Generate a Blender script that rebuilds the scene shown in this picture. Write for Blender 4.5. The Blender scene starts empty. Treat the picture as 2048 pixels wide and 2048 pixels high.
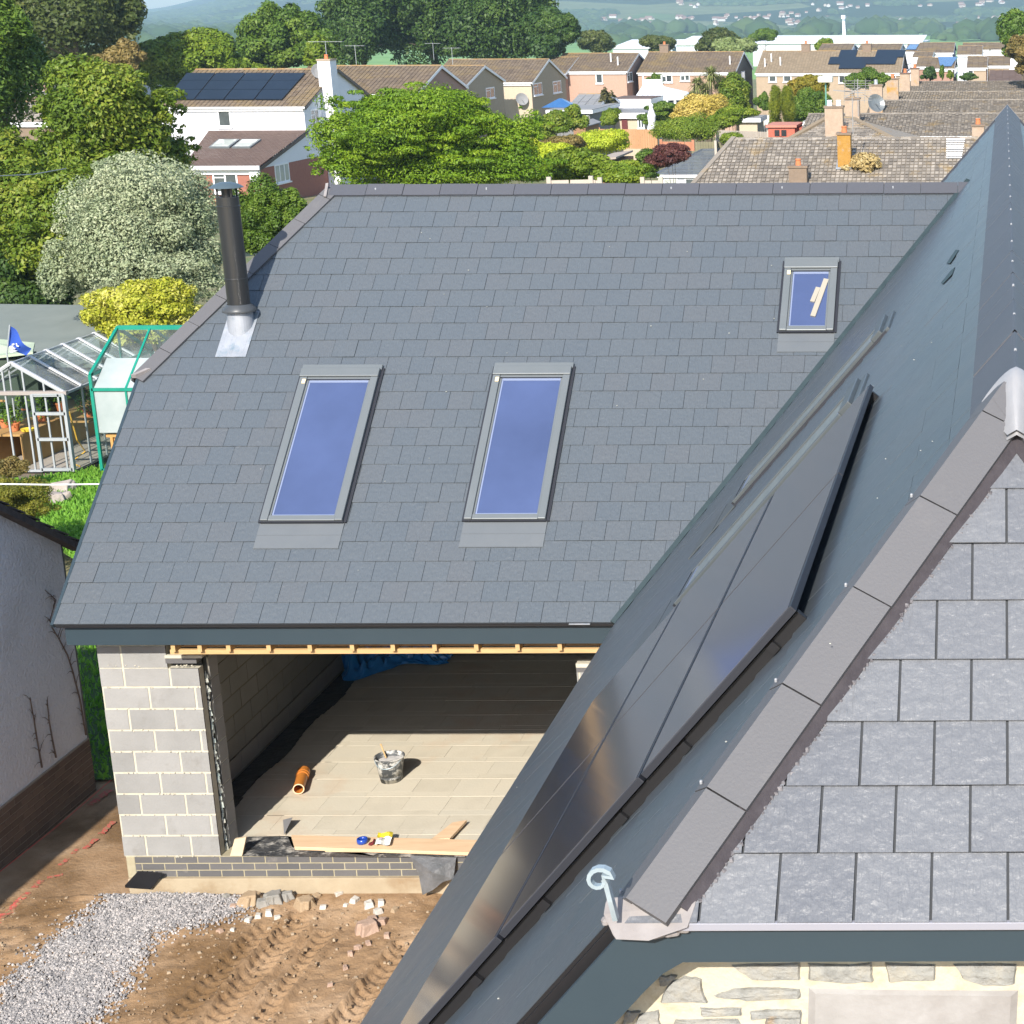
import bpy, math, random
import numpy as np
from mathutils import Matrix, Vector
SC = bpy.context.scene
COL = SC.collection
rad = math.radians
RNG = np.random.default_rng(7)
random.seed(7)

# ---------------------------------------------------------------- camera
FPX, CX, CY, PITCH, ROLL, CH = 3545.27, 2011.45, 901.7, 13.9556, 0.1968, 8.6
_th, _ro = rad(PITCH), rad(ROLL)
FW = np.array([0, math.cos(_th), -math.sin(_th)])
_DN = np.array([0, -math.sin(_th), -math.cos(_th)])
_R0 = np.array([1., 0, 0])
XC = math.cos(_ro) * _R0 + math.sin(_ro) * _DN
YD = -math.sin(_ro) * _R0 + math.cos(_ro) * _DN
ORG = np.array([0, 0, CH])
cam = bpy.data.cameras.new('camera')
cam.sensor_width = 36.0
cam.lens = FPX / 2048 * 36
cam.shift_x = (1024 - CX) / 2048
cam.shift_y = (CY - 1024) / 2048
cam.clip_start = 0.1
cam.clip_end = 20000
camo = bpy.data.objects.new('camera', cam)
COL.objects.link(camo)
mw = Matrix.Identity(4)
for i, v in enumerate((XC, -YD, -FW)):
    for j in range(3):
        mw[j][i] = v[j]
mw[2][3] = CH
camo.matrix_world = mw
SC.camera = camo

# ---------------------------------------------------------------- light
SUN_EL, SUN_AZ = 34.0, 3.0
wd = bpy.data.worlds.new('World'); SC.world = wd; wd.use_nodes = True
nt = wd.node_tree; nt.nodes.clear()
sky = nt.nodes.new('ShaderNodeTexSky'); sky.sky_type = 'NISHITA'; sky.sun_disc = False
sky.sun_elevation = rad(SUN_EL); sky.sun_rotation = rad(180 + SUN_AZ)
sky.air_density = 1.0; sky.dust_density = 0.6; sky.ozone_density = 1.5
bg = nt.nodes.new('ShaderNodeBackground'); bg.inputs['Strength'].default_value = 0.15
ow = nt.nodes.new('ShaderNodeOutputWorld')
nt.links.new(sky.outputs[0], bg.inputs[0]); nt.links.new(bg.outputs[0], ow.inputs[0])
sl = bpy.data.lights.new('sun', 'SUN'); sl.energy = 4.5; sl.angle = rad(0.5); sl.color = (1.0, 0.93, 0.83)
so = bpy.data.objects.new('sun', sl); COL.objects.link(so)
sd = Vector((math.sin(rad(SUN_AZ)) * math.cos(rad(SUN_EL)), math.cos(rad(SUN_AZ)) * math.cos(rad(SUN_EL)), -math.sin(rad(SUN_EL))))
so.rotation_euler = sd.to_track_quat('-Z', 'Y').to_euler()
so.location = (-2, -20, 40)
vs = SC.view_settings
vs.view_transform = 'Standard'; vs.look = 'None'; vs.exposure = 0.75; vs.gamma = 1; vs.use_curve_mapping = False
cy = SC.cycles
cy.max_bounces = 6; cy.diffuse_bounces = 3; cy.glossy_bounces = 3; cy.transmission_bounces = 4
cy.transparent_max_bounces = 8; cy.volume_bounces = 0; cy.caustics_reflective = False; cy.caustics_refractive = False

# ------------------------------------------------- measuring helpers (photo point -> point on a real plane)
def ray(x, y): return FW * FPX + XC * (x - CX) + YD * (y - CY)
def onz(x, y, z): d = ray(x, y); return ORG + d * (z - CH) / d[2]
def ony(x, y, Y): d = ray(x, y); return ORG + d * Y / d[1]
def onx(x, y, X): d = ray(x, y); return ORG + d * X / d[0]
def onp(x, y, n, p):
    d = ray(x, y); n = np.array(n, float); return ORG + d * np.dot(n, np.array(p) - ORG) / np.dot(n, d)
def A(*v): return np.array(v, float)
def unit(v): v = np.array(v, float); return v / np.linalg.norm(v)

# ------------------------------------------------- materials
def mat(name, c1, c2=None, scale=4.0, rough=0.7, bump=0.0, bscale=20.0, metal=0.0, spec=0.5, c3=None, dirt=None,
        dscale=1.0, stretch=None, trans=0.0, coat=0.0, rvar=0.0, tint=0.0, dlo=.5, dhi=.7, ior=1.5):
    """procedural: c1/c2 mixed by the per-piece 'tint' attribute and noise, optional dirt colour patches, bump"""
    m = bpy.data.materials.new(name); m.use_nodes = True
    N = m.node_tree.nodes; L = m.node_tree.links
    b = N['Principled BSDF']
    tc = N.new('ShaderNodeTexCoord'); mp = N.new('ShaderNodeMapping'); L.new(tc.outputs['Object'], mp.inputs[0])
    if stretch: mp.inputs['Scale'].default_value = stretch
    def noise(s, det=5, r=.6):
        n = N.new('ShaderNodeTexNoise'); n.inputs['Scale'].default_value = s; n.inputs['Detail'].default_value = det
        n.inputs['Roughness'].default_value = r; L.new(mp.outputs[0], n.inputs['Vector']); return n
    c2 = c2 or c1
    at = N.new('ShaderNodeAttribute'); at.attribute_name = 'tint'
    n1 = noise(scale)
    mr = N.new('ShaderNodeMapRange'); L.new(n1.outputs[0], mr.inputs[0])
    mr.inputs[1].default_value = .3; mr.inputs[2].default_value = .7
    fac = mr.outputs[0]
    if tint > 0:
        mf = N.new('ShaderNodeMix'); mf.inputs[0].default_value = tint
        L.new(mr.outputs[0], mf.inputs[2]); L.new(at.outputs['Fac'], mf.inputs[3]); fac = mf.outputs[0]
    if c3:
        cr = N.new('ShaderNodeValToRGB'); e = cr.color_ramp.elements
        e[0].color = (*c1, 1); e[1].color = (*c3, 1); k = e.new(.5); k.color = (*c2, 1)
        L.new(fac, cr.inputs[0]); col = cr.outputs[0]
    else:
        mx = N.new('ShaderNodeMix'); mx.data_type = 'RGBA'
        mx.inputs[6].default_value = (*c1, 1); mx.inputs[7].default_value = (*c2, 1)
        L.new(fac, mx.inputs[0]); col = mx.outputs[2]
    if dirt:
        nd = noise(dscale, 8, .65); m2 = N.new('ShaderNodeMapRange'); L.new(nd.outputs[0], m2.inputs[0])
        m2.inputs[1].default_value = dlo; m2.inputs[2].default_value = dhi
        mx = N.new('ShaderNodeMix'); mx.data_type = 'RGBA'; L.new(m2.outputs[0], mx.inputs[0])
        L.new(col, mx.inputs[6]); mx.inputs[7].default_value = (*dirt, 1); col = mx.outputs[2]
    L.new(col, b.inputs['Base Color'])
    b.inputs['Roughness'].default_value = rough; b.inputs['Metallic'].default_value = metal
    b.inputs['Specular IOR Level'].default_value = spec; b.inputs['IOR'].default_value = ior
    if coat: b.inputs['Coat Weight'].default_value = coat; b.inputs['Coat Roughness'].default_value = .05
    if rvar:
        n3 = noise(scale * 2.3); m3 = N.new('ShaderNodeMapRange'); L.new(n3.outputs[0], m3.inputs[0])
        m3.inputs[3].default_value = rough - rvar; m3.inputs[4].default_value = rough + rvar
        L.new(m3.outputs[0], b.inputs['Roughness'])
    if bump:
        nb = noise(bscale, 6, .6); bp = N.new('ShaderNodeBump'); bp.inputs['Distance'].default_value = bump
        L.new(nb.outputs[0], bp.inputs['Height']); L.new(bp.outputs[0], b.inputs['Normal'])
    if trans:
        out = N['Material Output']; tr = N.new('ShaderNodeBsdfTranslucent'); L.new(col, tr.inputs[0])
        ms = N.new('ShaderNodeMixShader'); ms.inputs[0].default_value = trans
        L.new(b.outputs[0], ms.inputs[1]); L.new(tr.outputs[0], ms.inputs[2]); L.new(ms.outputs[0], out.inputs[0])
    return m

def glassmat(name, tintc, refl=.25, alpha=.35, rough=.02):
    m = bpy.data.materials.new(name); m.use_nodes = True
    N = m.node_tree.nodes; L = m.node_tree.links; N.remove(N['Principled BSDF'])
    t = N.new('ShaderNodeBsdfTransparent'); t.inputs[0].default_value = (*tintc, 1)
    d = N.new('ShaderNodeBsdfDiffuse'); d.inputs[0].default_value = (.5, .55, .55, 1)
    g = N.new('ShaderNodeBsdfGlossy'); g.inputs['Roughness'].default_value = rough
    a = N.new('ShaderNodeMixShader'); tc = N.new('ShaderNodeTexCoord'); nz = N.new('ShaderNodeTexNoise'); nz.inputs['Scale'].default_value = 3
    L.new(tc.outputs['Object'], nz.inputs[0]); mr = N.new('ShaderNodeMapRange'); L.new(nz.outputs[0], mr.inputs[0])
    mr.inputs[3].default_value = 0; mr.inputs[4].default_value = alpha
    L.new(mr.outputs[0], a.inputs[0]); L.new(t.outputs[0], a.inputs[1]); L.new(d.outputs[0], a.inputs[2])
    f = N.new('ShaderNodeLayerWeight'); f.inputs[0].default_value = refl
    b = N.new('ShaderNodeMixShader'); L.new(f.outputs['Fresnel'], b.inputs[0]); L.new(a.outputs[0], b.inputs[1]); L.new(g.outputs[0], b.inputs[2])
    L.new(b.outputs[0], N['Material Output'].inputs[0])
    return m

# ------------------------------------------------- mesh builder
class MB:
    def __init__(s): s.v = []; s.f = []; s.t = []
    def add(s, vs, fs, tint=.5):
        n = len(s.v); s.v.extend([tuple(map(float, q)) for q in vs])
        for f in fs: s.f.append(tuple(i + n for i in f)); s.t.append(tint)
        return s
    def box(s, lo, hi, tint=.5):
        x0, y0, z0 = lo; x1, y1, z1 = hi
        return s.hexa([(x0, y0, z0), (x1, y0, z0), (x1, y1, z0), (x0, y1, z0), (x0, y0, z1), (x1, y0, z1), (x1, y1, z1), (x0, y1, z1)], tint)
    def hexa(s, p, tint=.5):
        return s.add(p, [(0, 3, 2, 1), (4, 5, 6, 7), (0, 1, 5, 4), (1, 2, 6, 5), (2, 3, 7, 6), (3, 0, 4, 7)], tint)
    def obox(s, o, u, v, w, tint=.5):
        o, u, v, w = map(lambda q: np.array(q, float), (o, u, v, w))
        return s.hexa([o, o + u, o + u + v, o + v, o + w, o + u + w, o + u + v + w, o + v + w], tint)
    def prism(s, poly, ext, tint=.5):
        """polygon (list of 3D points) extruded by vector ext"""
        n = len(poly); p = [np.array(q, float) for q in poly]; e = np.array(ext, float)
        return s.add(p + [q + e for q in p], [tuple(range(n))[::-1], tuple(range(n, 2 * n))] + [(i, (i + 1) % n, n + (i + 1) % n, n + i) for i in range(n)], tint)
    def bar(s, a, b, w, h=None, tint=.5, up=(0, 0, 1)):
        a, b = np.array(a, float), np.array(b, float); d = unit(b - a); h = h or w
        u = np.cross(d, up)
        if np.linalg.norm(u) < 1e-4: u = np.array([1., 0, 0])
        u = unit(u); v = np.cross(u, d)
        return s.obox(a - u * w / 2 - v * h / 2, u * w, v * h, b - a, tint)
    def tube(s, pts, rs, n=10, tint=.5, cap=True):
        pts = [np.array(p, float) for p in pts]
        if np.isscalar(rs): rs = [rs] * len(pts)
        vs = []; fs = []; ref = None
        for i, p in enumerate(pts):
            d = unit(pts[min(i + 1, len(pts) - 1)] - pts[max(i - 1, 0)])
            if ref is None: ref = np.array([1., 0, 0]) if abs(d[0]) < .8 else np.array([0, 1., 0])
            u = unit(np.cross(d, ref)); v = np.cross(d, u); ref = np.cross(u, d) * 1.0; ref = -v if False else ref
            ref = np.cross(u, d)
            for k in range(n):
                a = 2 * math.pi * k / n; vs.append(p + rs[i] * (math.cos(a) * u + math.sin(a) * v))
        for i in range(len(pts) - 1):
            for k in range(n):
                fs.append((i * n + k, i * n + (k + 1) % n, (i + 1) * n + (k + 1) % n, (i + 1) * n + k))
        if cap: fs.append(tuple(range(n))[::-1]); fs.append(tuple(range((len(pts) - 1) * n, len(pts) * n)))
        return s.add(vs, fs, tint)
    def lathe(s, c, prof, n=24, tint=.5):
        vs = []; fs = []
        for r, z in prof:
            for k in range(n):
                a = 2 * math.pi * k / n; vs.append((c[0] + r * math.cos(a), c[1] + r * math.sin(a), c[2] + z))
        for i in range(len(prof) - 1):
            for k in range(n): fs.append((i * n + k, i * n + (k + 1) % n, (i + 1) * n + (k + 1) % n, (i + 1) * n + k))
        return s.add(vs, fs, tint)
    def rock(s, c, r, tint=.5, sq=.7):
        ic = [(-1, -1, -1), (1, -1, -1), (1, 1, -1), (-1, 1, -1), (-.8, -.8, 1), (.8, -.8, 1), (.8, .8, 1), (-.8, .8, 1)]
        a = random.random() * 6.28; ca, sa = math.cos(a), math.sin(a); p = []
        for x, y, z in ic:
            x *= r * random.uniform(.6, 1.15); y *= r * random.uniform(.5, .95); z *= r * sq * random.uniform(.6, 1.1)
            p.append((c[0] + x * ca - y * sa, c[1] + x * sa + y * ca, c[2] + z))
        return s.hexa(p, tint)

ORIGIN = {}
def finish(o, parent, org):
    COL.objects.link(o)
    if parent is not None: o.parent = parent
    else: o.location = org
    ORIGIN[o.name] = org
    return o
def part(name, mb, m, parent=None, org=None, bevel=0, smooth=False):
    """ONE mesh object; built in world coordinates, stored relative to its thing's origin"""
    if parent is not None: org = ORIGIN[parent.name]
    elif org is None: org = np.min(np.array(mb.v), axis=0) * A(.5, .5, 1) + np.max(np.array(mb.v), axis=0) * A(.5, .5, 0)
    org = np.array(org, float)
    V = np.array(mb.v, float) - org
    me = bpy.data.meshes.new(name); me.from_pydata(V.tolist(), [], mb.f)
    at = me.attributes.new('tint', 'FLOAT', 'FACE'); at.data.foreach_set('value', np.array(mb.t, np.float32)[:len(me.polygons)])
    me.update(); me.materials.append(m)
    if smooth: me.polygons.foreach_set('use_smooth', np.ones(len(me.polygons), bool))
    o = bpy.data.objects.new(name, me); finish(o, parent, org)
    if bevel:
        b = o.modifiers.new('bevel', 'BEVEL'); b.width = bevel; b.segments = 2; b.limit_method = 'ANGLE'
    return o
def peach(name, mb, m, parent=None, **k):
    """one part per loose piece of the builder"""
    p = list(range(len(mb.v)))
    def fnd(a):
        while p[a] != a: p[a] = p[p[a]]; a = p[a]
        return a
    for f in mb.f:
        for i in f[1:]: p[fnd(i)] = fnd(f[0])
    groups = {}
    for i, f in enumerate(mb.f): groups.setdefault(fnd(f[0]), []).append(i)
    for g in groups.values():
        q = MB(); mp_ = {}
        for i in g:
            for v in mb.f[i]:
                if v not in mp_: mp_[v] = len(q.v); q.v.append(mb.v[v])
            q.f.append(tuple(mp_[v] for v in mb.f[i])); q.t.append(mb.t[i])
        part(name, q, m, parent, **k)
def npart(name, V, Fq, tint, m, parent=None, org=None):
    """fast quad mesh from arrays"""
    if parent is not None: org = ORIGIN[parent.name]
    org = np.array(org if org is not None else (0, 0, 0), float)
    V = (np.asarray(V, float) - org).astype(np.float32); Fq = np.asarray(Fq, np.int32); k = Fq.shape[1]
    me = bpy.data.meshes.new(name); me.vertices.add(len(V)); me.vertices.foreach_set('co', V.ravel())
    me.loops.add(Fq.size); me.loops.foreach_set('vertex_index', Fq.ravel())
    me.polygons.add(len(Fq)); me.polygons.foreach_set('loop_start', np.arange(0, Fq.size, k, dtype=np.int32))
    me.update(calc_edges=True)
    at = me.attributes.new('tint', 'FLOAT', 'FACE'); at.data.foreach_set('value', np.asarray(tint, np.float32))
    me.materials.append(m)
    o = bpy.data.objects.new(name, me); return finish(o, parent, org)
def thing(name, label, cat, loc, group=None):
    o = bpy.data.objects.new(name, None); o.empty_display_size = .2; COL.objects.link(o); o.location = tuple(map(float, loc))
    ORIGIN[o.name] = np.array(loc, float); tag(o, label, cat, group); return o
def tag(o, label=None, cat=None, group=None, kind=None):
    if label: o['label'] = label
    if cat: o['category'] = cat
    if group: o['group'] = group
    if kind: o['kind'] = kind
    return o

# ------------------------------------------------- clipping + coursed coverings
def clip(poly, clipper):
    """Sutherland-Hodgman; clipper convex, counter-clockwise, 2D"""
    out = poly
    for i in range(len(clipper)):
        a, b = clipper[i], clipper[(i + 1) % len(clipper)]
        inp, out = out, []
        if not inp: return []
        side = lambda p: (b[0] - a[0]) * (p[1] - a[1]) - (b[1] - a[1]) * (p[0] - a[0])
        for j in range(len(inp)):
            p, q = inp[j], inp[(j + 1) % len(inp)]; sp, sq = side(p), side(q)
            if sp >= 0: out.append(p)
            if (sp >= 0) != (sq >= 0):
                t = sp / (sp - sq); out.append((p[0] + t * (q[0] - p[0]), p[1] + t * (q[1] - p[1])))
    return out
def ccw(poly):
    a = sum(poly[i][0] * poly[(i + 1) % len(poly)][1] - poly[(i + 1) % len(poly)][0] * poly[i][1] for i in range(len(poly)))
    return poly if a > 0 else poly[::-1]
def slates(mb, O, u, s, n, outline, w, g, gap=.004, lift=.007, th=.006, off=0., skip=None, jit=.0008, u0=None, tv=None, bond=.5, gapb=0.):
    """lapped slates/tiles on the plane O + a*u + b*s, clipped to outline (a,b); each one a thin wedge with an open joint"""
    O, u, s, n = [np.array(q, float) for q in (O, u, s, n)]
    outline = ccw(outline)
    amin = min(p[0] for p in outline); amax = max(p[0] for p in outline); bmax = max(p[1] for p in outline); bmin = min(p[1] for p in outline)
    if u0 is None: u0 = amin
    r = 0
    while bmin + r * g < bmax - 1e-6:
        b0 = bmin + r * g; b1 = min(b0 + g, bmax + .5)
        k0 = int(math.floor((amin - u0 - off) / w)) - 1; k = k0
        while u0 + off + (k - .5) * w < amax:
            a0 = u0 + off + (k + (bond if r % 2 else 0)) * w; a1 = a0 + w; k += 1
            if skip and skip(a0 + w / 2, b0 + g / 2): continue
            q = clip([(a0 + gap / 2, b0 + gapb), (a1 - gap / 2, b0 + gapb), (a1 - gap / 2, b1), (a0 + gap / 2, b1)], outline)
            if len(q) < 3: continue
            j = random.gauss(0, jit); j2 = random.gauss(0, jit)
            def P(a, b, e): return O + a * u + b * s + n * (e + lift * (1 - (b - b0) / g) + j + j2 * (a - a0) / w)
            m = len(q); t = random.random() if tv is None else tv(a0, b0)
            top = [P(a, b, th) for a, b in q]; bot = [P(a, b, 0) for a, b in q]
            mb.add(top + bot, [tuple(range(m))] + [(i + m, (i + 1) % m + m, (i + 1) % m, i) for i in range(m)], t)
        r += 1
    return mb
def ridgecap(mb, Pa, Pb, d1, d2, wing, length, lift=.03, th=.016, gap=.006, side=.03):
    """angular ridge / hip tiles: two wings each, open joints; sides drop 'side'"""
    Pa, Pb = np.array(Pa, float), np.array(Pb, float); L = np.linalg.norm(Pb - Pa); ax = (Pb - Pa) / L
    d1, d2 = unit(d1), unit(d2); n1 = unit(np.cross(ax, d1)); n2 = unit(np.cross(ax, d2))
    if n1[2] < 0: n1 = -n1
    if n2[2] < 0: n2 = -n2
    up = unit(n1 + n2); k = lift / max(.2, np.dot(up, n1)); x = 0
    while x < L - .02:
        e = min(x + length, L) - gap; t = random.random(); z = random.gauss(0, .0015)
        for d, n in ((d1, n1), (d2, n2)):
            a = Pa + ax * x + up * (k + z); b = Pa + ax * e + up * (k + z)
            q = [a, b, b + d * wing, a + d * wing]
            q2 = [p - n * th for p in q[:2]] + [p - n * side for p in q[2:]]
            mb.add(q + q2, [(0, 1, 2, 3), (4, 7, 6, 5), (0, 4, 5, 1), (1, 5, 6, 2), (2, 6, 7, 3), (3, 7, 4, 0)], t)
        x += length
    return mb
def masonry(mb, mortar, O, u, v, n, W, H, bl, bh, j=.01, off=0., proud=.006, depth=.05, outline=None, first=0):
    """coursed blocks standing proud of a mortar bed; O lower left corner"""
    O, u, v, n = [np.array(q, float) for q in (O, u, v, n)]
    ol = ccw(outline) if outline else [(0, 0), (W, 0), (W, H), (0, H)]
    if mortar is not None: mortar.prism([O + a * u + b * v for a, b in ol], -n * depth)
    r = 0
    while r * bh < H - .01:
        b0 = r * bh; k = -1
        while k * bl < W + bl:
            a0 = k * bl + off + (bl / 2 if (r + first) % 2 else 0); k += 1
            q = clip([(a0 + j / 2, b0 + j / 2), (a0 + bl - j / 2, b0 + j / 2), (a0 + bl - j / 2, b0 + bh - j / 2), (a0 + j / 2, b0 + bh - j / 2)], ol)
            if len(q) < 3: continue
            mb.prism([O + a * u + b * v - n * .01 for a, b in q], n * (.01 + proud + random.uniform(0, .002)), random.random())
        r += 1
    return mb

# ------------------------------------------------- foliage
def leafcloud(cs, rs, n, leaf, up=.25, shell=(.62, 1.22), asp=.55, seed=0, sunny=0.0):
    """n leaf quads over the shells of many clumps; returns V, F, tint"""
    g = np.random.default_rng(seed)
    cs = np.asarray(cs, float); rs = np.asarray(rs, float)
    if rs.ndim == 1: rs = np.repeat(rs[:, None], 3, 1)
    wgt = (rs.mean(1)) ** 2; wgt /= wgt.sum(); idx = g.choice(len(cs), n, p=wgt)
    d = g.normal(size=(n, 3)); d[:, 2] += up; d /= np.linalg.norm(d, axis=1)[:, None]
    rr = shell[0] + (shell[1] - shell[0]) * g.beta(2.2, 1.6, n)
    rs = rs * g.uniform(.78, 1.25, rs.shape)
    c = cs[idx] + d * rs[idx] * rr[:, None]
    nn = d * 1.15 + g.normal(size=(n, 3)) * .6; nn[:, 2] += .35; nn /= np.linalg.norm(nn, axis=1)[:, None]
    t = g.normal(size=(n, 3)); t[:, 2] -= .3
    a = np.cross(nn, t); a /= np.linalg.norm(a, axis=1)[:, None]; b = np.cross(nn, a)
    sz = leaf * g.uniform(.55, 1.35, n)[:, None]; a = a * sz; b = b * sz * asp
    V = np.stack([c - a, c - b * .9 + nn * sz * .1, c + a, c + b * .9 + nn * sz * .1], 1).reshape(-1, 3)
    F = np.arange(4 * n).reshape(n, 4)
    ct = g.uniform(0, 1, len(cs)); tint = np.clip(.5 * ct[idx] + .5 * g.uniform(0, 1, n), 0, 1)
    return V, F, tint
def clumps(center, R, n, frac=(.22, .38), seed=0, flat=1.0, bottom=-.55, core=True, rag=(.72, 1.1)):
    g = np.random.default_rng(seed); c = np.array(center, float); R = np.array(R, float) * np.ones(3)
    d = g.normal(size=(n * 4, 3)); d /= np.linalg.norm(d, axis=1)[:, None]; d = d[d[:, 2] > bottom][:n]
    f = g.uniform(frac[0], frac[1], len(d)); k = (1 - f) * g.uniform(rag[0], rag[1], len(d))
    cs = c + d * R * k[:, None]; rs = f[:, None] * R * A(1, 1, flat)
    if core:
        m = max(3, n // 5); d2 = g.normal(size=(m, 3)) * .3
        cs = np.vstack([cs, c + d2 * R]); rs = np.vstack([rs, np.repeat((.45 * R)[None], m, 0)])
    return cs, rs
# ================================================================ materials
def slate_mat(name, c1, c2, c3, bump=.004, rough=.42, grain=(60, 12, 12)):
    m = mat(name, c1, c2, 1.3, rough, 0, c3=c3, tint=.75, spec=.5, rvar=.07)
    N = m.node_tree.nodes; L = m.node_tree.links; b = N['Principled BSDF']; tc = N.new('ShaderNodeTexCoord')
    mp = N.new('ShaderNodeMapping'); mp.inputs['Scale'].default_value = grain; L.new(tc.outputs['Object'], mp.inputs[0])
    n = N.new('ShaderNodeTexNoise'); n.inputs['Scale'].default_value = 1; n.inputs['Detail'].default_value = 6; L.new(mp.outputs[0], n.inputs[0])
    n2 = N.new('ShaderNodeTexNoise'); n2.inputs['Scale'].default_value = 24; n2.inputs['Detail'].default_value = 5; L.new(tc.outputs['Object'], n2.inputs[0])
    ad = N.new('ShaderNodeMath'); L.new(n.outputs[0], ad.inputs[0]); L.new(n2.outputs[0], ad.inputs[1])
    bp = N.new('ShaderNodeBump'); bp.inputs['Distance'].default_value = bump; bp.inputs['Strength'].default_value = .8
    L.new(ad.outputs[0], bp.inputs['Height']); L.new(bp.outputs[0], b.inputs['Normal'])
    return m
M = {}
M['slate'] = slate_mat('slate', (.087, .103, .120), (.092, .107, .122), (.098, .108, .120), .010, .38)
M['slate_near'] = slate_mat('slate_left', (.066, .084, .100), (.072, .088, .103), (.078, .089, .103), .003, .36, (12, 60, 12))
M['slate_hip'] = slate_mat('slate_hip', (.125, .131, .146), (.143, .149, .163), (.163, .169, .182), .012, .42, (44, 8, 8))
M['ridge'] = mat('ridge_tile', (.102, .101, .107), (.114, .112, .118), 3, .6, .0015, 90, tint=.6, dirt=(.14, .135, .135), dscale=5, dlo=.6, dhi=.8)
M['ridge2'] = mat('ridge_tile_dark', (.068, .072, .086), (.08, .082, .094), 3, .55, .001, 90, tint=.6)
M['board'] = mat('fascia_board', (.028, .046, .060), (.031, .050, .064), 2, .38, .0005, 40)
M['black'] = mat('black_plastic', (.012, .012, .014), rough=.4)
M['dark'] = mat('dark_void', (.01, .012, .013), rough=.9)
M['frame'] = mat('grey_metal_frame', (.15, .168, .175), (.165, .18, .188), 3, .36, metal=.2)
M['frame_dk'] = mat('dark_gasket', (.02, .022, .03), rough=.5)
M['lead'] = mat('lead', (.27, .29, .32), (.38, .40, .44), 6, .42, .002, 14, dirt=(.17, .24, .29), dscale=7, metal=.2)
M['drip'] = mat('drip_trim', (.34, .35, .41), rough=.25, metal=.1)
M['galv'] = mat('galvanised', (.28, .35, .39), (.35, .42, .46), 20, .4, metal=.15)
M['mortarcap'] = mat('mortar_cap', (.22, .20, .195), (.28, .26, .255), 12, .8, .003, 30)
M['block'] = mat('concrete_block', (.225, .225, .22), (.28, .278, .272), 2.2, .9, .004, 60, c3=(.325, .322, .318), tint=.45, dirt=(.20, .19, .175), dscale=3.2, dlo=.56, dhi=.8)
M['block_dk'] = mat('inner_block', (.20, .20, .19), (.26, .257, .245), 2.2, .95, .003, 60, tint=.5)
M['mortar'] = mat('mortar', (.33, .29, .19), (.40, .36, .255), 9, .9, .006, 25)
M['mortar_pale'] = mat('pale_mortar', (.46, .43, .34), (.56, .53, .44), 9, .9, .006, 25)
M['engbrick'] = mat('blue_brick', (.085, .085, .09), (.14, .135, .135), 3, .55, .002, 50, tint=.7, dirt=(.35, .31, .27), dscale=5, dlo=.6, dhi=.8)
M['concrete'] = mat('footing_concrete', (.34, .275, .185), (.41, .34, .24), 3, .9, .006, 18, dirt=(.27, .19, .11), dscale=2)
M['floorslab'] = mat('floor_block', (.47, .43, .34), (.57, .52, .415), 3, .9, .003, 40, c3=(.52, .485, .395), tint=.6, dirt=(.52, .38, .26), dscale=.55, dlo=.55, dhi=.75)
M['floorjoint'] = mat('floor_joint', (.46, .415, .33), rough=.9)
M['dpm'] = mat('black_membrane', (.012, .013, .016), (.05, .055, .06), 5, .38, .02, 7)
M['timber'] = mat('timber', (.44, .28, .12), (.54, .36, .17), 3, .7, .001, 50, stretch=(1, 8, 8))
M['plank'] = mat('plank', (.62, .42, .25), (.72, .52, .33), 2.5, .7, .001, 40, stretch=(1, 9, 9))
M['foam'] = mat('mortar_snots', (.60, .58, .50), (.25, .33, .33), 9, .8, .01, 16)
M['pv'] = mat('solar_glass', (.075, .075, .085), rough=.10, spec=.9, ior=1.6)
M['white'] = mat('white_upvc', (.82, .83, .85), rough=.4)
def panemat(name, c, r, metal):
    return mat(name, c, tuple(x * 1.35 for x in c), 1.1, r, metal=metal, spec=1.0, ior=1.9, coat=.3)
M['pane'] = panemat('skylight_glass', (.095, .125, .25), .07, .45)
M['pane_far'] = mat('window_glass', (.03, .035, .04), (.10, .12, .12), .8, .12, spec=.5)
M['pane_pale'] = mat('pale_glass', (.55, .58, .52), (.35, .38, .36), 1.2, .1, spec=.9)

# ================================================================ house under construction
YE, ZE, PF = 15.864, 2.997, rad(41.07)
XE, PN = -3.683, rad(48.65)
tp, tn = math.tan(PF), math.tan(PN)
YR, ZR = 20.09, 2.997 + math.tan(rad(41.07)) * (20.09 - 15.864)
XR = .04; ZN = ZE + tn * (XR - XE)
uF, sF, nF = A(1, 0, 0), A(0, math.cos(PF), math.sin(PF)), A(0, -math.sin(PF), math.cos(PF))
OF = A(0, YE, ZE)
SF = (YR - YE) / math.cos(PF)
def farp(x, y, h=0): return onp(x, y, nF, OF + nF * h)
def fas(P): d = P - OF; return float(d @ uF), float(d @ sF)
uN, sN, nN = A(0, 1, 0), A(math.cos(PN), 0, math.sin(PN)), A(-math.sin(PN), 0, math.cos(PN))
ON = A(XE, 0, ZE); SN = (XR - XE) / math.cos(PN)
def nearp(x, y, h=0): return onp(x, y, nN, ON + nN * h)
def nas(P): d = P - ON; return float(d @ uN), float(d @ sN)

H = thing('new_house', 'new grey slate house under construction with open block walled bay and half hipped roofs', 'house', (-4, 15, 0))
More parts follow.
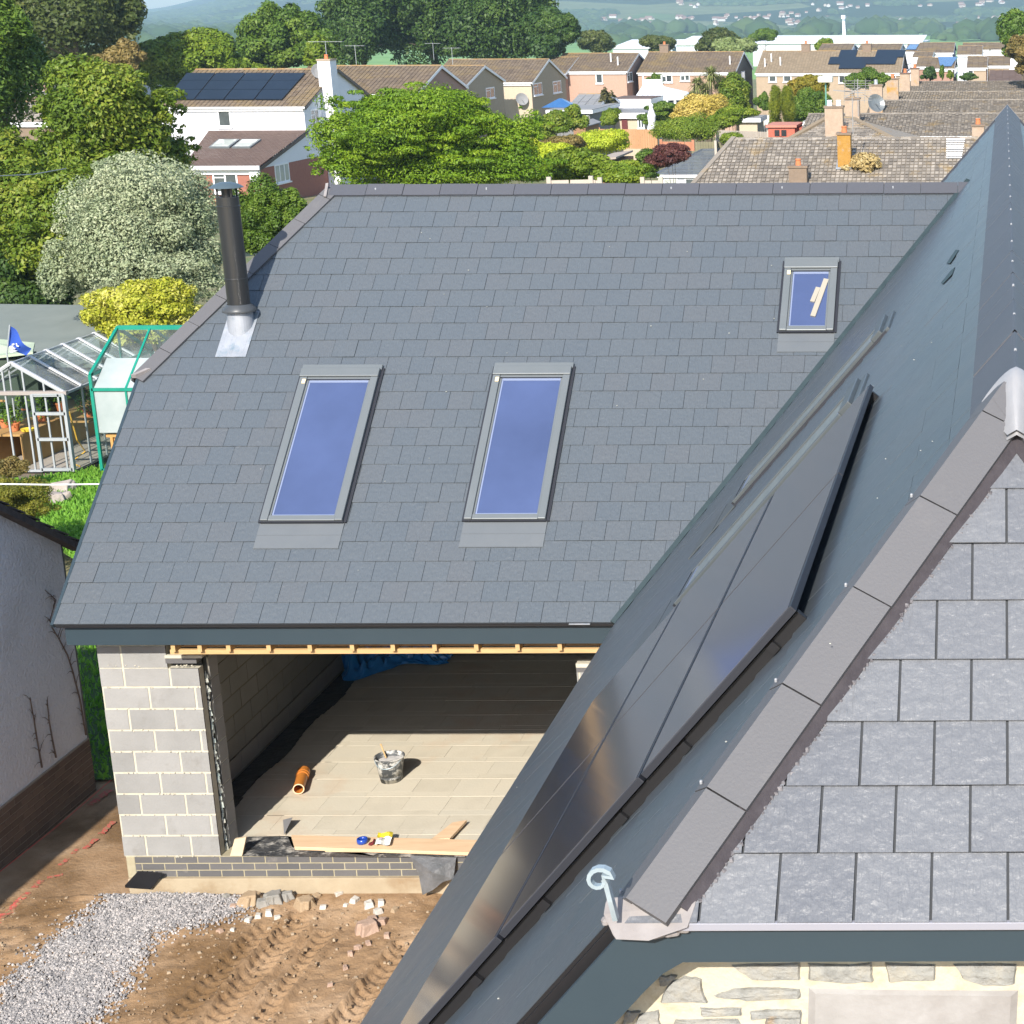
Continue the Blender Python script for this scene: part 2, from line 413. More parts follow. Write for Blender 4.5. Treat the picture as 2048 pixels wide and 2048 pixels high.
# -- far wing, front slope
vx = lambda s: XE + s * math.sin(PF) / tn          # valley
XV = -9.0; hipx, hips = -9.0, (18.15 - YE) / math.cos(PF); rx = -7.60
outF = [(XV, 0), (vx(0), 0), (vx(SF), SF), (rx, SF), (XV, hips)]
sky_rects = []
def skyrect(p0, p1, p2, p3):   # measured corners of the frame: bl, br, tl, tr
    c = [fas(farp(*p, .06)) for p in (p0, p1, p2, p3)]
    return (c[0][0] + c[2][0]) / 2, (c[1][0] + c[3][0]) / 2, (c[0][1] + c[1][1]) / 2, (c[2][1] + c[3][1]) / 2
SK = [skyrect((524, 1041), (686, 1041), (603, 733), (760, 733)), skyrect((931, 1038), (1092, 1038), (988, 729), (1143, 729)),
      skyrect((1560, 661), (1667, 660), (1569, 518), (1676, 518))]
def skipF(a, b):
    for x0, x1, s0, s1 in SK:
        if x0 + .125 < a < x1 - .125 and s0 + .13 < b < s1 - .13: return True
    return False
mb = MB(); slates(mb, OF, uF, sF, nF, outF, .2422, .2278, skip=skipF, u0=XV, gap=.0038)
part('slate_roof', mb, M['slate'], H)
mb = MB(); mb.prism([OF + a * uF + b * sF - nF * .004 for a, b in outF], -nF * .06)
# back slope + left hip of the wing
YB = 2 * YR - YE
mb2 = MB(); sB, nB, uB = A(0, -math.cos(PF), math.sin(PF)), A(0, math.sin(PF), math.cos(PF)), A(-1, 0, 0)
outB = [(-vx(0), 0), (-XV, 0), (-XV, hips), (-rx, SF), (-vx(SF), SF)]
slates(mb2, A(0, YB, ZE), uB, sB, nB, outB, .2422, .2278)
part('slate_roof', mb2, M['slate'], H)
mb.prism([A(0, YB, ZE) + a * uB + b * sB - nB * .004 for a, b in outB], -nB * .06)
zh1 = ZE + hips * math.sin(PF)
Hc = A(XV, 18.15, zh1); Hb = A(XV, 2 * YR - 18.15, zh1); Rc = A(rx, YR, ZR)
sH = unit(A(rx - XV, 0, ZR - zh1)); nH = unit(A(-(ZR - zh1), 0, rx - XV)); Lh = np.linalg.norm(A(rx - XV, 0, ZR - zh1))
mb3 = MB(); outH = [(-Hb[1], 0), (-Hc[1], 0), (-YR, Lh)]
slates(mb3, A(XV, 0, zh1), A(0, -1, 0), sH, nH, outH, .2422, .2278)
part('slate_roof', mb3, M['slate'], H)
mb.prism([A(XV, 0, zh1) + a * A(0, -1, 0) + b * sH - nH * .004 for a, b in outH], -nH * .05)
# -- near roof: left slope, right slope, front hip
YV, YBK = 5.19, 26.05
zh2 = 5.821; sh2 = (zh2 - ZE) / math.sin(PN); PH = rad(43.22); yh2 = 5.038
ya = yh2 + (ZN - zh2) / math.tan(PH)
outN = [(YV, 0), (YBK, 0), (YBK, SN), (ya, SN), (YV, sh2 + (SN - sh2) * (YV - yh2) / (ya - yh2))]
NSK = []
for q in ((1712, 745, 1682, 802), (1763, 633, 1732, 677)):
    a = nas(nearp(q[0], q[1], .1)); b = nas(nearp(q[2], q[3], .1)); NSK.append((b[0], b[0] + .78, a[1] - 1.9, a[1]))
# rows run along y on this slope
mb4 = MB(); slates(mb4, ON, -uN, sN, nN, [(-a, b) for a, b in outN], .2422, .2278, gap=.004, lift=.007, gapb=.012, jit=.0004,
                   skip=lambda a, b: any(y0 + .125 < -a < y1 - .125 and s0 + .13 < b < s1 - .13 for y0, y1, s0, s1 in NSK))
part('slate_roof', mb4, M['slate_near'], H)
mb.prism([ON + a * uN + b * sN - nN * .004 for a, b in outN], -nN * .06)
sN2, nN2 = A(-math.cos(PN), 0, math.sin(PN)), A(math.sin(PN), 0, math.cos(PN)); ON2 = A(2 * XR - XE, 0, ZE)
mb5 = MB(); slates(mb5, ON2, uN, sN2, nN2, outN, .2422, .2278)
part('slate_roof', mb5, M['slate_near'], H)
mb.prism([ON2 + a * uN + b * sN2 - nN2 * .004 for a, b in outN], -nN2 * .06)
xc = XE + (zh2 - ZE) / tn; xd = 2 * XR - xc
sA, nA = A(0, math.cos(PH), math.sin(PH)), A(0, -math.sin(PH), math.cos(PH)); LA = (ZN - zh2) / math.sin(PH)
outA = [(xc, 0), (xd, 0), (XR, LA)]
mb6 = MB(); a0 = -1.0
slates(mb6, A(0, yh2, zh2), A(1, 0, 0), sA, nA, outA, .2422, .2278, gap=.009, lift=.010, th=.007, u0=onp(1556, 1800, nA, (0, yh2, zh2))[0] - 3 * .2422, jit=.0012)
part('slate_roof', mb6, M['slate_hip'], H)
mb.prism([A(0, yh2, zh2) + a * A(1, 0, 0) + b * sA - nA * .004 for a, b in outA], -nA * .05)
part('roof_underlay', mb, mat('underlay', (.045, .05, .058), rough=.9), H)
# -- ridge and hip tiles
mb = MB(); ridgecap(mb, A(rx + .02, YR, ZR), A(vx(SF) + .12, YR, ZR), -sF, -sB, .165, .415, .035, side=.035)
part('ridge_tiles', mb, M['ridge2'], H)
mb = MB()
for e in (Hc, Hb):
    ax = unit(Rc - e); d2 = -sF if e is Hc else -sB
    d1 = unit(A(0, 1 if e is Hc else -1, 0) - ax * (A(0, 1 if e is Hc else -1, 0) @ ax)); dd = unit(A(1, 0, 0) - ax * ax[0])
    ridgecap(mb, e - ax * .12, Rc - ax * .02, dd, d1, .16, .415, .035, side=.04)
part('hip_tiles', mb, M['ridge'], H)
mb = MB(); ridgecap(mb, A(XR, ya + .05, ZN), A(XR, YBK, ZN), -sN, -sN2, .27, .43, .035, side=.03)
part('ridge_tiles', mb, M['ridge2'], H)
mb = MB(); mbm = MB()
APX = A(XR, ya, ZN)
for e, sg in ((A(xc, yh2, zh2), 1), (A(xd, yh2, zh2), -1)):
    mbm = MB(); ax = unit(APX - e); f = A(sg, 0, 0); d1 = unit(f - ax * (f @ ax));
    pe = MB(); up_ = unit(np.cross(ax, d1)); up_ = up_ if up_[2] > 0 else -up_; La = np.linalg.norm(APX - e)
    q0 = e + ax * .13 + d1 * .095 + up_ * .050; q1 = e + ax * .13 + d1 * .158 + up_ * .012
    pe.prism([q0, q1, q1 + ax * (La - .26), q0 + ax * (La - .24)], -up_ * .05); part('hip_shade_bedding', pe, M.setdefault('bed', mat('shaded_bedding', (.035, .03, .036), (.055, .048, .055), 20, .9, .004, 40)), H); b_ = A(0, 1, 0); d2 = unit(b_ - ax * (b_ @ ax))  # dark strip paints in the shaded tile side above the mortar
    ridgecap(mb, e + ax * .06, APX - ax * .03, d1, d2, .155, .43, .055, side=.075, th=.02)
    up = unit(np.cross(ax, d1)); up = up if up[2] > 0 else -up
    for k in range(90):      # crumbly mortar bed below the right hand edge
        p = e + ax * (.16 + k * .020) + d1 * (.160 + random.gauss(0, .004))
        mbm.rock(p + up_ * .010, random.uniform(.003, .010), sq=.9)
    part('hip_mortar_bed', mbm, M.setdefault('hipm', mat('hip_mortar', (.05, .045, .055), (.25, .24, .25), 60, .9)), H)
part('hip_tiles', mb, M['ridge'], H)
# mortar end caps
mb = MB()
e = A(xc, yh2, zh2); ax = unit(APX - e)
for i in range(9):
    t = i / 8; p = e + A(-.055 + .31 * t, -.015 - .02 * math.sin(t * 3.14), -.01 - .035 * math.sin(t * 3.1))
    mb.rock(p + A(0, .045, .012), .03, sq=.5)
mb.prism([e + A(-.075, .01, .03), e + A(.22, .03, .055), e + A(.20, -.03, -.0), e + A(.08, -.05, -.035), e + A(-.03, -.04, -.035)], A(0, .05, .035))
part('hip_end_mortar', mb, M['mortarcap'], H, bevel=.012)
mb = MB(); e = Rc
mb.bar(Rc + A(-.02, -.01, .055), Rc - sF * .175 + nF * .05 + A(.0, 0, 0), .03, .018, up=nF)
mb.obox(Hc + A(-.06, -.12, -.06), A(.05, 0, 0), A(.12, .09, .05), A(0, -.015, .04))
peach('hip_mitre_mortar', mb, M['mortarcap'], H)
# lead saddle where near ridge and hips meet
vs_ = []; 
mb = MB(); rr = [(0, -.02), (.5, .02), (1, .05)]
L0 = APX + A(0, -.05, .065)
pts_top = []; 
for i in range(13):
    t = -1 + i / 6
    a = L0 + A(t * .13, .10 - .02 * abs(t), -abs(t) ** 1.5 * .13)
    b = L0 + A(t * .11, .0 - .02 * math.cos(t * 3), -.012 - abs(t) ** 1.4 * .15)
    c = L0 + A(t * .035, -.20, -.175 - abs(t) * .02)
    pts_top += [a, b, c]
fs = []
for i in range(12):
    for k in range(2): fs.append((i * 3 + k, i * 3 + k + 1, (i + 1) * 3 + k + 1, (i + 1) * 3 + k))
n0 = len(pts_top); mb.add(pts_top + [p - A(0, -.004, .02) for p in pts_top], fs + [tuple(i + n0 for i in f[::-1]) for f in fs])
part('lead_saddle', mb, mat('saddle_lead', (.34, .335, .34), (.29, .29, .30), 8, .45, .003, 14), H, smooth=True)
# scroll hip iron
mb = MB(); c0 = ony(1180, 1765, 4.98); base = ony(1232, 1838, 5.0)
pts = [base, ony(1222, 1800, 4.98), ony(1213, 1765, 4.975), ony(1208, 1750, 4.97)]
for k in range(15):
    a = rad(15 + k * 26); r_ = .046 * (1 - k / 19.)
    cc = ony(1199, 1762, 4.97); pts.append(cc + A(math.cos(a) * r_, 0, math.sin(a) * r_ + .004))
for p, q in zip(pts[:-1], pts[1:]): mb.bar(p, q + unit(q - p) * .002, .024, .006, up=(0, 1, 0))
vv = MB()
W = .014
for i, p in enumerate(pts):
    d = unit(pts[min(i + 1, len(pts) - 1)] - pts[max(i - 1, 0)]); nrm = unit(np.cross(d, A(0, 1, 0)))
    w2 = W * (1 - .35 * i / len(pts))
    vv.v += [tuple(p + nrm * w2 * .55 - A(0, w2, 0)), tuple(p + nrm * w2 * .55 + A(0, w2, 0)), tuple(p - nrm * w2 * .55 + A(0, w2, 0)), tuple(p - nrm * w2 * .55 - A(0, w2, 0))]
for i in range(len(pts) - 1):
    for k in range(4): vv.f.append((i * 4 + k, i * 4 + (k + 1) % 4, i * 4 + 4 + (k + 1) % 4, i * 4 + 4 + k)); vv.t.append(.5)
part('hip_iron', vv, M['galv'], H)
# -- white fixing studs on the tiles
mb = MB()
for e, sg in ((A(xc, yh2, zh2), 1),):
    ax = unit(APX - e)
    for k in range(5):
        p = e + ax * (.10 + .43 * k) + A(-.085, .045, .0)
        mb.lathe(p, [(0.0001, .008), (.004, .007), (.0055, .003), (.005, -.006)], 10)
for k in range(0, 44, 2):
    p = A(XR + .0, ya + .45 + k * .43, ZN + .055); mb.lathe(p, [(0.0001, .006), (.0045, .005), (.006, .0), (.006, -.02)], 8)
for k in (1, 4, 9, 12, 15): 
    p = A(rx + .12 + k * .415, YR - .06, ZR + .0); mb.lathe(p, [(0.0001, .012), (.008, .010), (.010, .004), (.010, -.02)], 8)
peach('fixing_screw', mb, mat('screw_head', (.30, .31, .33), rough=.4), H)
# valley lining
mb = MB(); vdir = unit(A(vx(SF) - vx(0), math.cos(PF) * SF, math.sin(PF) * SF)); v0 = A(vx(0), YE, ZE)
vl = np.linalg.norm(A(vx(SF) - vx(0), math.cos(PF) * SF, math.sin(PF) * SF))
mb.bar(v0 + A(-.03, -.03, .012), v0 + vdir * (vl + .1) + A(-.02, -.02, .012), .05, .02, up=nF)
part('valley_lining', mb, mat('valley', (.02, .035, .04), (.03, .05, .055), 8, .5), H)
# verge caps
mb = MB()
mb.bar(A(XV - .012, YE - .0, ZE - .015), A(XV - .012, Hc[1], Hc[2] - .015), .03, .05, up=nF)
mb.bar(A(XV - .012, YB, ZE - .015), A(XV - .012, Hb[1], Hb[2] - .015), .03, .05)
peach('verge_trim', mb, M['board'], H)
# fascias
yfc = 15.93
fb = 2.765; ft = 2.96
mb = MB(); mb.box((XV + .06, yfc, fb), (XE + .05, yfc + .022, ft)); mb.box((XV + .06, YB - .08, fb), (XE + .05, YB - .058, ft))
peach('fascia', mb, M['board'], H, bevel=.003)
mb = MB(); mb.box((XV + .02, YE + .0, ZE - .03), (vx(0) + .0, YE + .05, ZE - .012)); mb.box((XV + .1, yfc - .012, 2.945), (XE, yfc - .002, 2.958))
peach('drip_strip', mb, M['black'], H)
mb = MB(); mb.box((-4.13, YE - .02, ZE - .012), (-3.93, YE + .03, ZE - .002)); part('lead_tag', mb, M['lead'], H)
mb = MB(); mb.box((XE + .06, YV + .05, fb), (XE + .082, YE + .05, ft)); mb.box((XE - .01, YV + .05, ft - .01), (XE + .05, YE, ft + .01))
mb.box((2 * XR - XE - .082, YV + .05, fb), (2 * XR - XE - .06, YBK, ft))
peach('fascia', mb, M['board'], H)
# soffit ladder (timber), open above the bay
mb = MB(); xl = ony(345, 1310, 16.05)[0]
zb = ony(700, 1306, 16.03)[2]
mb.box((xl, 16.01, zb), (-3.75, 16.05, zb + .045)); x = xl
mb.box((xl, 16.21, zb), (-3.75, 16.25, zb + .045))
px = [352, 405, 462, 542, 624, 708, 789, 872, 955, 1037, 1121]
for p in px: xx = ony(p, 1300, 16.05)[0]; mb.box((xx, 15.955, zb + .046), (xx + .04, 16.25, zb + .15))
mb.box((xl, 16.23, zb + .05), (-3.75, 16.26, zb + .22))
part('soffit_ladder', mb, M['timber'], H)
mb = MB(); mb.box((XV + .1, 16.3, zb + .1), (-3.4, 21.9, zb + .14)); mb.box((XV + .1, 15.955, 2.9), (-3.4, 16.3, 2.94))
peach('ceiling', mb, mat('ceiling_boards', (.16, .13, .10), (.22, .18, .14), 2, .9), H)
# front pier, outer leaf
YP = 16.21; xpl, xpr, zb0, zt0 = -8.815, -7.855, .428, 2.66
def pier(x0, x1, ztop, off, first, name='block_pier', cutx=None):
    bm, mo = MB(), MB()
    ol = [(0, 0), (x1 - x0, 0), (x1 - x0, ztop - zb0 - (.0 if cutx is None else .24)), ((cutx or x1) - x0, ztop - zb0 - (.0 if cutx is None else .24)), ((cutx or x1) - x0, ztop - zb0), (0, ztop - zb0)]
    h = ztop - zb0 - (.24 if cutx is not None else 0)
    masonry(bm, mo, (x0, YP + .006, zb0), (1, 0, 0), (0, 0, 1), (0, -1, 0), x1 - x0, h, .45, .225, .021, off, .004, .1, first=first)
    if cutx is not None: masonry(bm, mo, (x0, YP + .006, zb0 + h), (1, 0, 0), (0, 0, 1), (0, -1, 0), cutx - x0, .24, .45, .24, .021, off, .004, .1, first=first + 10)
    part(name, bm, M['block'], H); part('mortar_joints', mo, M['mortar_pale'], H)
pier(xpl, xpr, 2.66, -.22, 0, cutx=-8.15)
pier(-4.18, -3.5, 2.45, -.2, 1)
# ragged mortar squeezed from the joints
mb = MB()
for r_ in range(10):
    for k in range(26):
        if random.random() < .45: mb.rock((xpl + random.random() * .95, YP - .002, zb0 + r_ * .225 + random.gauss(0, .004)), random.uniform(.005, .012), sq=.5)
part('mortar_snots', mb, M['mortar_pale'], H)
mb = MB(); mb.box((-8.16, YP - .004, 2.475), (-7.86, YP + .1, 2.53)); mb.box((-4.18, YP - .004, 2.37), (-3.5, YP + .1, 2.42)); peach('lintel_brick', mb, M['engbrick'], H)
mb = MB(); mb.box((-8.16, YP - .01, 2.53), (-7.80, YP + .12, 2.56)); mb.box((-4.18, YP - .01, 2.42), (-3.5, YP + .12, 2.46)); peach('mortar_bed', mb, M['mortar_pale'], H)
# reveal: cavity closer, foam line, inner leaf
mb = MB(); mb.box((-7.87, YP + .10, .428), (-7.86, YP + .13, 2.5)); mb.box((-8.5, YP + .108, .428), (-7.86, YP + .2, 2.6)); peach('cavity_board', mb, M['black'], H)
mb = MB()
for k in range(60):
    if k > 52: continue
    mb.rock((-7.862 + random.gauss(0, .004), YP + .15 + random.gauss(0, .006), .45 + k * .036), random.uniform(.012, .026), sq=1.2)
part('cavity_foam', mb, M['foam'], H)
bm, mo = MB(), MB()
masonry(bm, mo, (-7.845, YP + .20, .428), (0, 1, 0), (0, 0, 1), (1, 0, 0), .19, 2.2, .45, .225, .012, 0, .003, .7)
part('inner_leaf', bm, M['block'], H); part('mortar_joints', mo, M['mortar_pale'], H)
bm, mo = MB(), MB()
masonry(bm, mo, (-8.5, YP + .2, .44), (0, 1, 0), (0, 0, 1), (1, 0, 0), 5.6, 2.2, .45, .225, .012, 0, .003, .3)
masonry(bm, mo, (-8.5, 21.9, .44), (1, 0, 0), (0, 0, 1), (0, -1, 0), 4.9, 2.2, .45, .225, .012, 0, .003, .3)
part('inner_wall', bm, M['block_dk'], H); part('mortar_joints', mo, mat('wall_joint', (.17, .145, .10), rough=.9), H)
mb = MB()
for k in range(12): mb.box((-8.502, YP + .25 + k * .45, .445), (-8.482, YP + .25 + k * .45 + .44, .66), random.random())
part('base_course', mb, mat('pale_block', (.25, .24, .23), (.30, .29, .28), 3, .9, tint=.5), H)
mb = MB(); n = 40
for k in range(n): 
    y0 = 16.65 + k * 5.2 / n; mb.box((-8.47, y0, .43), (-8.2 + .03 * math.sin(k * .5) + random.uniform(-.008, .008), y0 + 5.2 / n + .002, .437 + random.uniform(0, .006)))
part('membrane_edge', mb, M['dpm'], H)
# floor of beams and blocks
bm = MB(); bj = MB(); bj.box((-8.8, 16.32, .36), (-3.4, 22, .402)); y = 16.36; i = 0
zf = .417
while y < 21.9:
    dd = (.335, .12)[i % 2]
    x = -8.45 - random.random() * .4
    while x < -3.5:
        ln = .44 if i % 2 == 0 else .9
        zz = .414 + (.003 if i % 2 == 0 else .0045) + random.gauss(0, .0006)
        bm.box((max(x, -8.49), y + .002, .37), (max(x, -8.49) + ln - .002, y + dd - .002, zz), random.random()); x += ln
    y += dd; i += 1
part('beam_floor', bm, M['floorslab'], H); part('floor_joints', bj, M['floorjoint'], H)
# plinth: three courses of blue brick, footing below
bm, mo = MB(), MB(); masonry(bm, mo, (xpl + .1, YP + .006, .20), (1, 0, 0), (0, 0, 1), (0, -1, 0), 6.0, .225, .225, .075, .012, -.05, .003, .2)
part('brick_plinth', bm, M['engbrick'], H); part('mortar_joints', mo, M['mortar'], H)
mb = MB(); mb.box((xpl + .02, YP - .03, -.3), (-3.2, YP + .3, .198)); part('footing', mb, M['concrete'], H, bevel=.006)
mb = MB(); mb.box((xpl + .01, YP + .0, .19), (xpl + .10, YP + .1, .43)); part('corner_mortar', mb, M['mortar'], H, bevel=.01)
# outer walls (left side of the wing, back, near house side)
bm = MB(); bm.box((xpl, YP + .12, 0), (xpl + .1, YB - .3, 2.7)); bm.box((xpl, YB - .42, 0), (-3.4, YB - .32, 2.9))
bm.box((-3.42, 5.7, 0), (-3.32, 16.1, 2.95)); bm.box((3.3, 5.7, 0), (3.4, 25.9, 2.95)); peach('outer_wall', bm, M['block'], H)
bm = MB(); bm.prism([(xpl + .02, YP + .2, 2.7), (xpl + .02, YB - .5, 2.7), (xpl + .02, Hb[1], Hb[2] - .25), (xpl + .02, Hc[1], Hc[2] - .25)], (.08, 0, 0)); part('gable_wall', bm, M['block'], H)
# membrane on the threshold and hanging flap
mb = MB(); zt = .432
g = [onz(462, 1704, zt), onz(485, 1688, zt), onz(490, 1675, zt), onz(578, 1671, zt), onz(560, 1700, zt), onz(920, 1712, zt), onz(920, 1704, zt)]
q0 = [(472, 1712), (600, 1713), (760, 1714), (930, 1714)]; q1 = [(495, 1673), (575, 1672), (585, 1695), (930, 1700)]
for i in range(3):
    a, b = onz(*q0[i], zt), onz(*q0[i + 1], zt); c, d = onz(*q1[i + 1], zt), onz(*q1[i], zt)
    mb.add([a, b, c, d], [(0, 1, 2, 3)])
part('threshold_membrane', mb, mat('dirty_membrane', (.03, .032, .036), (.09, .09, .09), 9, .5, .03, 14, dirt=(.42, .40, .36), dscale=7, dlo=.5, dhi=.62), H)
mb = MB(); F0 = [ony(820, 1712, 16.17), ony(912, 1716, 16.17), ony(907, 1758, 16.08), ony(886, 1764, 16.05), ony(866, 1780, 16.03), ony(845, 1790, 16.05), ony(838, 1752, 16.12)]
cen = ony(865, 1745, 16.02); mb.add(F0 + [cen], [(i, (i + 1) % 7, 7) for i in range(7)])
mb.add([p + A(0, .012, 0) for p in F0] + [cen + A(0, .012, 0)], [((i + 1) % 7, i, 7) for i in range(7)])
part('hanging_membrane', mb, M['dpm'] if False else mat('grey_membrane', (.085, .09, .095), (.16, .16, .165), 7, .45, .02, 10), H)
mb = MB(); a, b, c = onz(566, 1640, .44), onz(585, 1635, .53), onz(568, 1670, .44); mb.prism([a, b, c], (0, .006, .0)); part('membrane_tab', mb, mat('grey_tab', (.2, .2, .21), rough=.5), H)

# -- skylights
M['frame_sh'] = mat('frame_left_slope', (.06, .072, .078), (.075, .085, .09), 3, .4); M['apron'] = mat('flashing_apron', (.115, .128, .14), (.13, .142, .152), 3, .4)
def skylight(O, u, s, n, x0, x1, s0, s1, apron=.24, hood=.14, glass='pane'):
    """frame (part) > pane, hood, apron, gasket, sticker"""
    f = MB(); h = .075 if glass == 'pane' else .055; e = .075
    P = lambda a, b, z: O + u * a + s * b + n * z
    bx = lambda m, a0, a1, b0, b1, z0, z1, t=.5: m.obox(P(a0, b0, z0), u * (a1 - a0), s * (b1 - b0), n * (z1 - z0), t)
    bx(f, x0, x0 + e, s0, s1 - hood, 0, h); bx(f, x1 - e, x1, s0, s1 - hood, 0, h)
    bx(f, x0 + e, x1 - e, s0, s0 + e * .8, 0, h - .008); bx(f, x0 + e, x1 - e, s1 - hood - .03, s1 - hood, 0, h - .01)
    bx(f, x0 + e, x0 + e + .02, s0 + e * .8, s1 - hood - .03, 0, h - .02); bx(f, x1 - e - .02, x1 - e, s0 + e * .8, s1 - hood - .03, 0, h - .02)
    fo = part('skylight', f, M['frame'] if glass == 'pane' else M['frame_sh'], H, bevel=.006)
    m = MB(); bx(m, x0 + e + .02, x1 - e - .02, s0 + e * .8, s1 - hood - .03, .01, .042); part('pane', m, M[glass], fo)
    m = MB(); bx(m, x0 + e + .021, x1 - e - .021, s1 - hood - .058, s1 - hood - .03, .042, .046); bx(m, x0 + e + .021, x0 + e + .035, s0 + e * .8 + .01, s1 - hood - .06, .042, .045); bx(m, x0 + e + .021, x1 - e - .021, s0 + e * .8, s0 + e * .8 + .018, .042, .046)
    part('glazing_bead', m, mat('bead', (.42, .50, .72), rough=.3) if 'bead' not in M else M['bead'], fo)
    m = MB(); bx(m, x0 - .004, x1 + .004, s1 - hood, s1 - .035, 0, h + .012); bx(m, x0 - .012, x1 + .012, s1 - .035, s1 + .035, 0, h - .02); part('hood', m, M['frame'] if glass == 'pane' else M['frame_sh'], fo, bevel=.006)
    m = MB(); bx(m, x0 - .01, x1 + .01, s0 - apron, s0, .012, .02); bx(m, x0 - .01, x1 + .01, s0 - apron * .5, s0 - apron * .5 + .006, .02, .023)
    bx(m, x0 - .012, x1 + .012, s0 - apron - .006, s0 - apron + .004, .006, .019); part('apron', m, M['apron'] if glass == 'pane' else M['frame_sh'], fo)
    m = MB(); bx(m, x0 - .03, x0 - .002, s0, s1, .0, .03); bx(m, x1 + .002, x1 + .03, s0, s1, .0, .03); bx(m, x0 - .004, x1 + .004, s0 - .012, s0 - .001, .02, .05)
    bx(m, x0 + e - .002, x1 - e + .002, s1 - hood - .034, s1 - hood - .028, h - .012, h - .006); peach('gasket', m, M['frame_dk'], fo)
    if glass != 'pane': return fo
    m = MB(); bx(m, x0 + .035, x0 + .07, s1 - hood - .09, s1 - hood - .035, h, h + .004); part('sticker', m, mat('sticker', (.85, .68, .38), rough=.5), fo)
    return fo
M['bead'] = mat('bead', (.20, .24, .36), rough=.3)
M['pane_sheen'] = mat('reflection_pane', (.14, .16, .16), (.22, .24, .225), 5, .35, .002, 6, stretch=(1, 1, 6))  # pale pane colour paints in the grazing reflection on the left slope
for i, r_ in enumerate(SK): skylight(OF, uF, sF, nF, *r_, apron=(.29, .29, .25)[i])
for y0, y1, s0, s1 in NSK: skylight(ON, uN, sN, nN, y0, y1, s0, s1, apron=.6, glass='pane_sheen')
# pale bars laid on the small pane, painting in its reflection
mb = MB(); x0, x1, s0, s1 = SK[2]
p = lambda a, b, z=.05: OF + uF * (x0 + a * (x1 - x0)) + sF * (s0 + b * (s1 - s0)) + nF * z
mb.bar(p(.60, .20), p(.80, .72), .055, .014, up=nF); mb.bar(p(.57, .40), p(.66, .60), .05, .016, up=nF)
part('pane_reflection', mb, mat('reflection_pale', (.34, .31, .25), rough=.6), H)

# -- solar array on the near slope
ys_ = [6.44, 8.475, 10.62]; ss_ = [1.665, 2.58, 3.50, 4.44]
for a in range(2):
    for b in range(3):
        O = ON + uN * (ys_[a] + .008) + sN * (ss_[b] + .008) + nN * .066
        m = MB(); m.obox(O, uN * (ys_[a + 1] - ys_[a] - .016), sN * (ss_[b + 1] - ss_[b] - .016), nN * .030)
        po = part('solar_panel', m, M['frame_dk'], H, bevel=.002)
        m = MB(); m.obox(O + uN * .014 + sN * .014 + nN * .030, uN * (ys_[a + 1] - ys_[a] - .044), sN * (ss_[b + 1] - ss_[b] - .044), nN * .003)
        part('glass', m, M['pv'], po)
m = MB()
for s_ in (1.9, 2.35, 2.8, 3.3, 3.7, 4.25): m.bar(ON + uN * 6.46 + sN * s_ + nN * .035, ON + uN * 10.6 + sN * s_ + nN * .035, .04, .04, up=nN)
for e in (6.5, 10.55): m.bar(ON + uN * e + sN * 1.7 + nN * .03, ON + uN * e + sN * 4.42 + nN * .03, .03, .055, up=nN)
part('panel_rails', m, M['black'], H)

# -- flue
fx, fy = -8.115, 18.60
fz = ZE + tp * (fy - YE)
m = MB(); m.lathe((fx, fy, 0), [(.113, fz + .20), (.113, fz + .49), (.116, fz + .49), (.116, fz + .505), (.113, fz + .51), (.113, fz + 1.25), (.117, fz + 1.25), (.117, fz + 1.265), (.112, fz + 1.27), (.112, fz + 1.36), (.09, fz + 1.36)], 40)
fl = part('flue', m, mat('flue_enamel', (.022, .023, .024), rough=.35), H, smooth=False)
m = MB(); m.lathe((fx, fy, 0), [(.17, fz + 1.455), (.165, fz + 1.46), (.12, fz + 1.49), (.06, fz + 1.508), (.0001, fz + 1.512)], 32); m.lathe((fx, fy, 0), [(.17, fz + 1.454), (.0001, fz + 1.46)], 32)
part('cowl', m, mat('cowl', (.07, .10, .12), rough=.4), fl, smooth=True)
m = MB(); m.lathe((fx, fy, 0), [(.055, fz + 1.34), (.055, fz + 1.46)], 16)
for k in range(4): a = rad(45 + 90 * k); m.bar((fx + .1 * math.cos(a), fy + .1 * math.sin(a), fz + 1.35), (fx + .1 * math.cos(a), fy + .1 * math.sin(a), fz + 1.46), .018, .006)
part('cowl_stand', m, M['black'], fl)
m = MB(); m.lathe((fx, fy, 0), [(.118, fz + .23), (.165, fz + .185), (.175, fz + .155), (.172, fz + .15), (.15, fz + .16)], 32); part('storm_collar', m, mat('collar', (.06, .065, .07), rough=.4), fl, smooth=True)
m = MB(); m.lathe((fx, fy, 0), [(.128, fz + .21), (.135, fz - .02), (.14, fz - .12)], 32)
lo, hi = farp(430, 716), farp(498, 716)
for c in range(8):
    a0 = fx - .16 + c * .04; 
    m.obox(OF + uF * a0 + sF * (fas(lo)[1]) + nF * (.014 + random.uniform(0, .004)), uF * .0402, sF * .62, nF * .004)
part('lead_slate', m, M['lead'], fl, smooth=False)

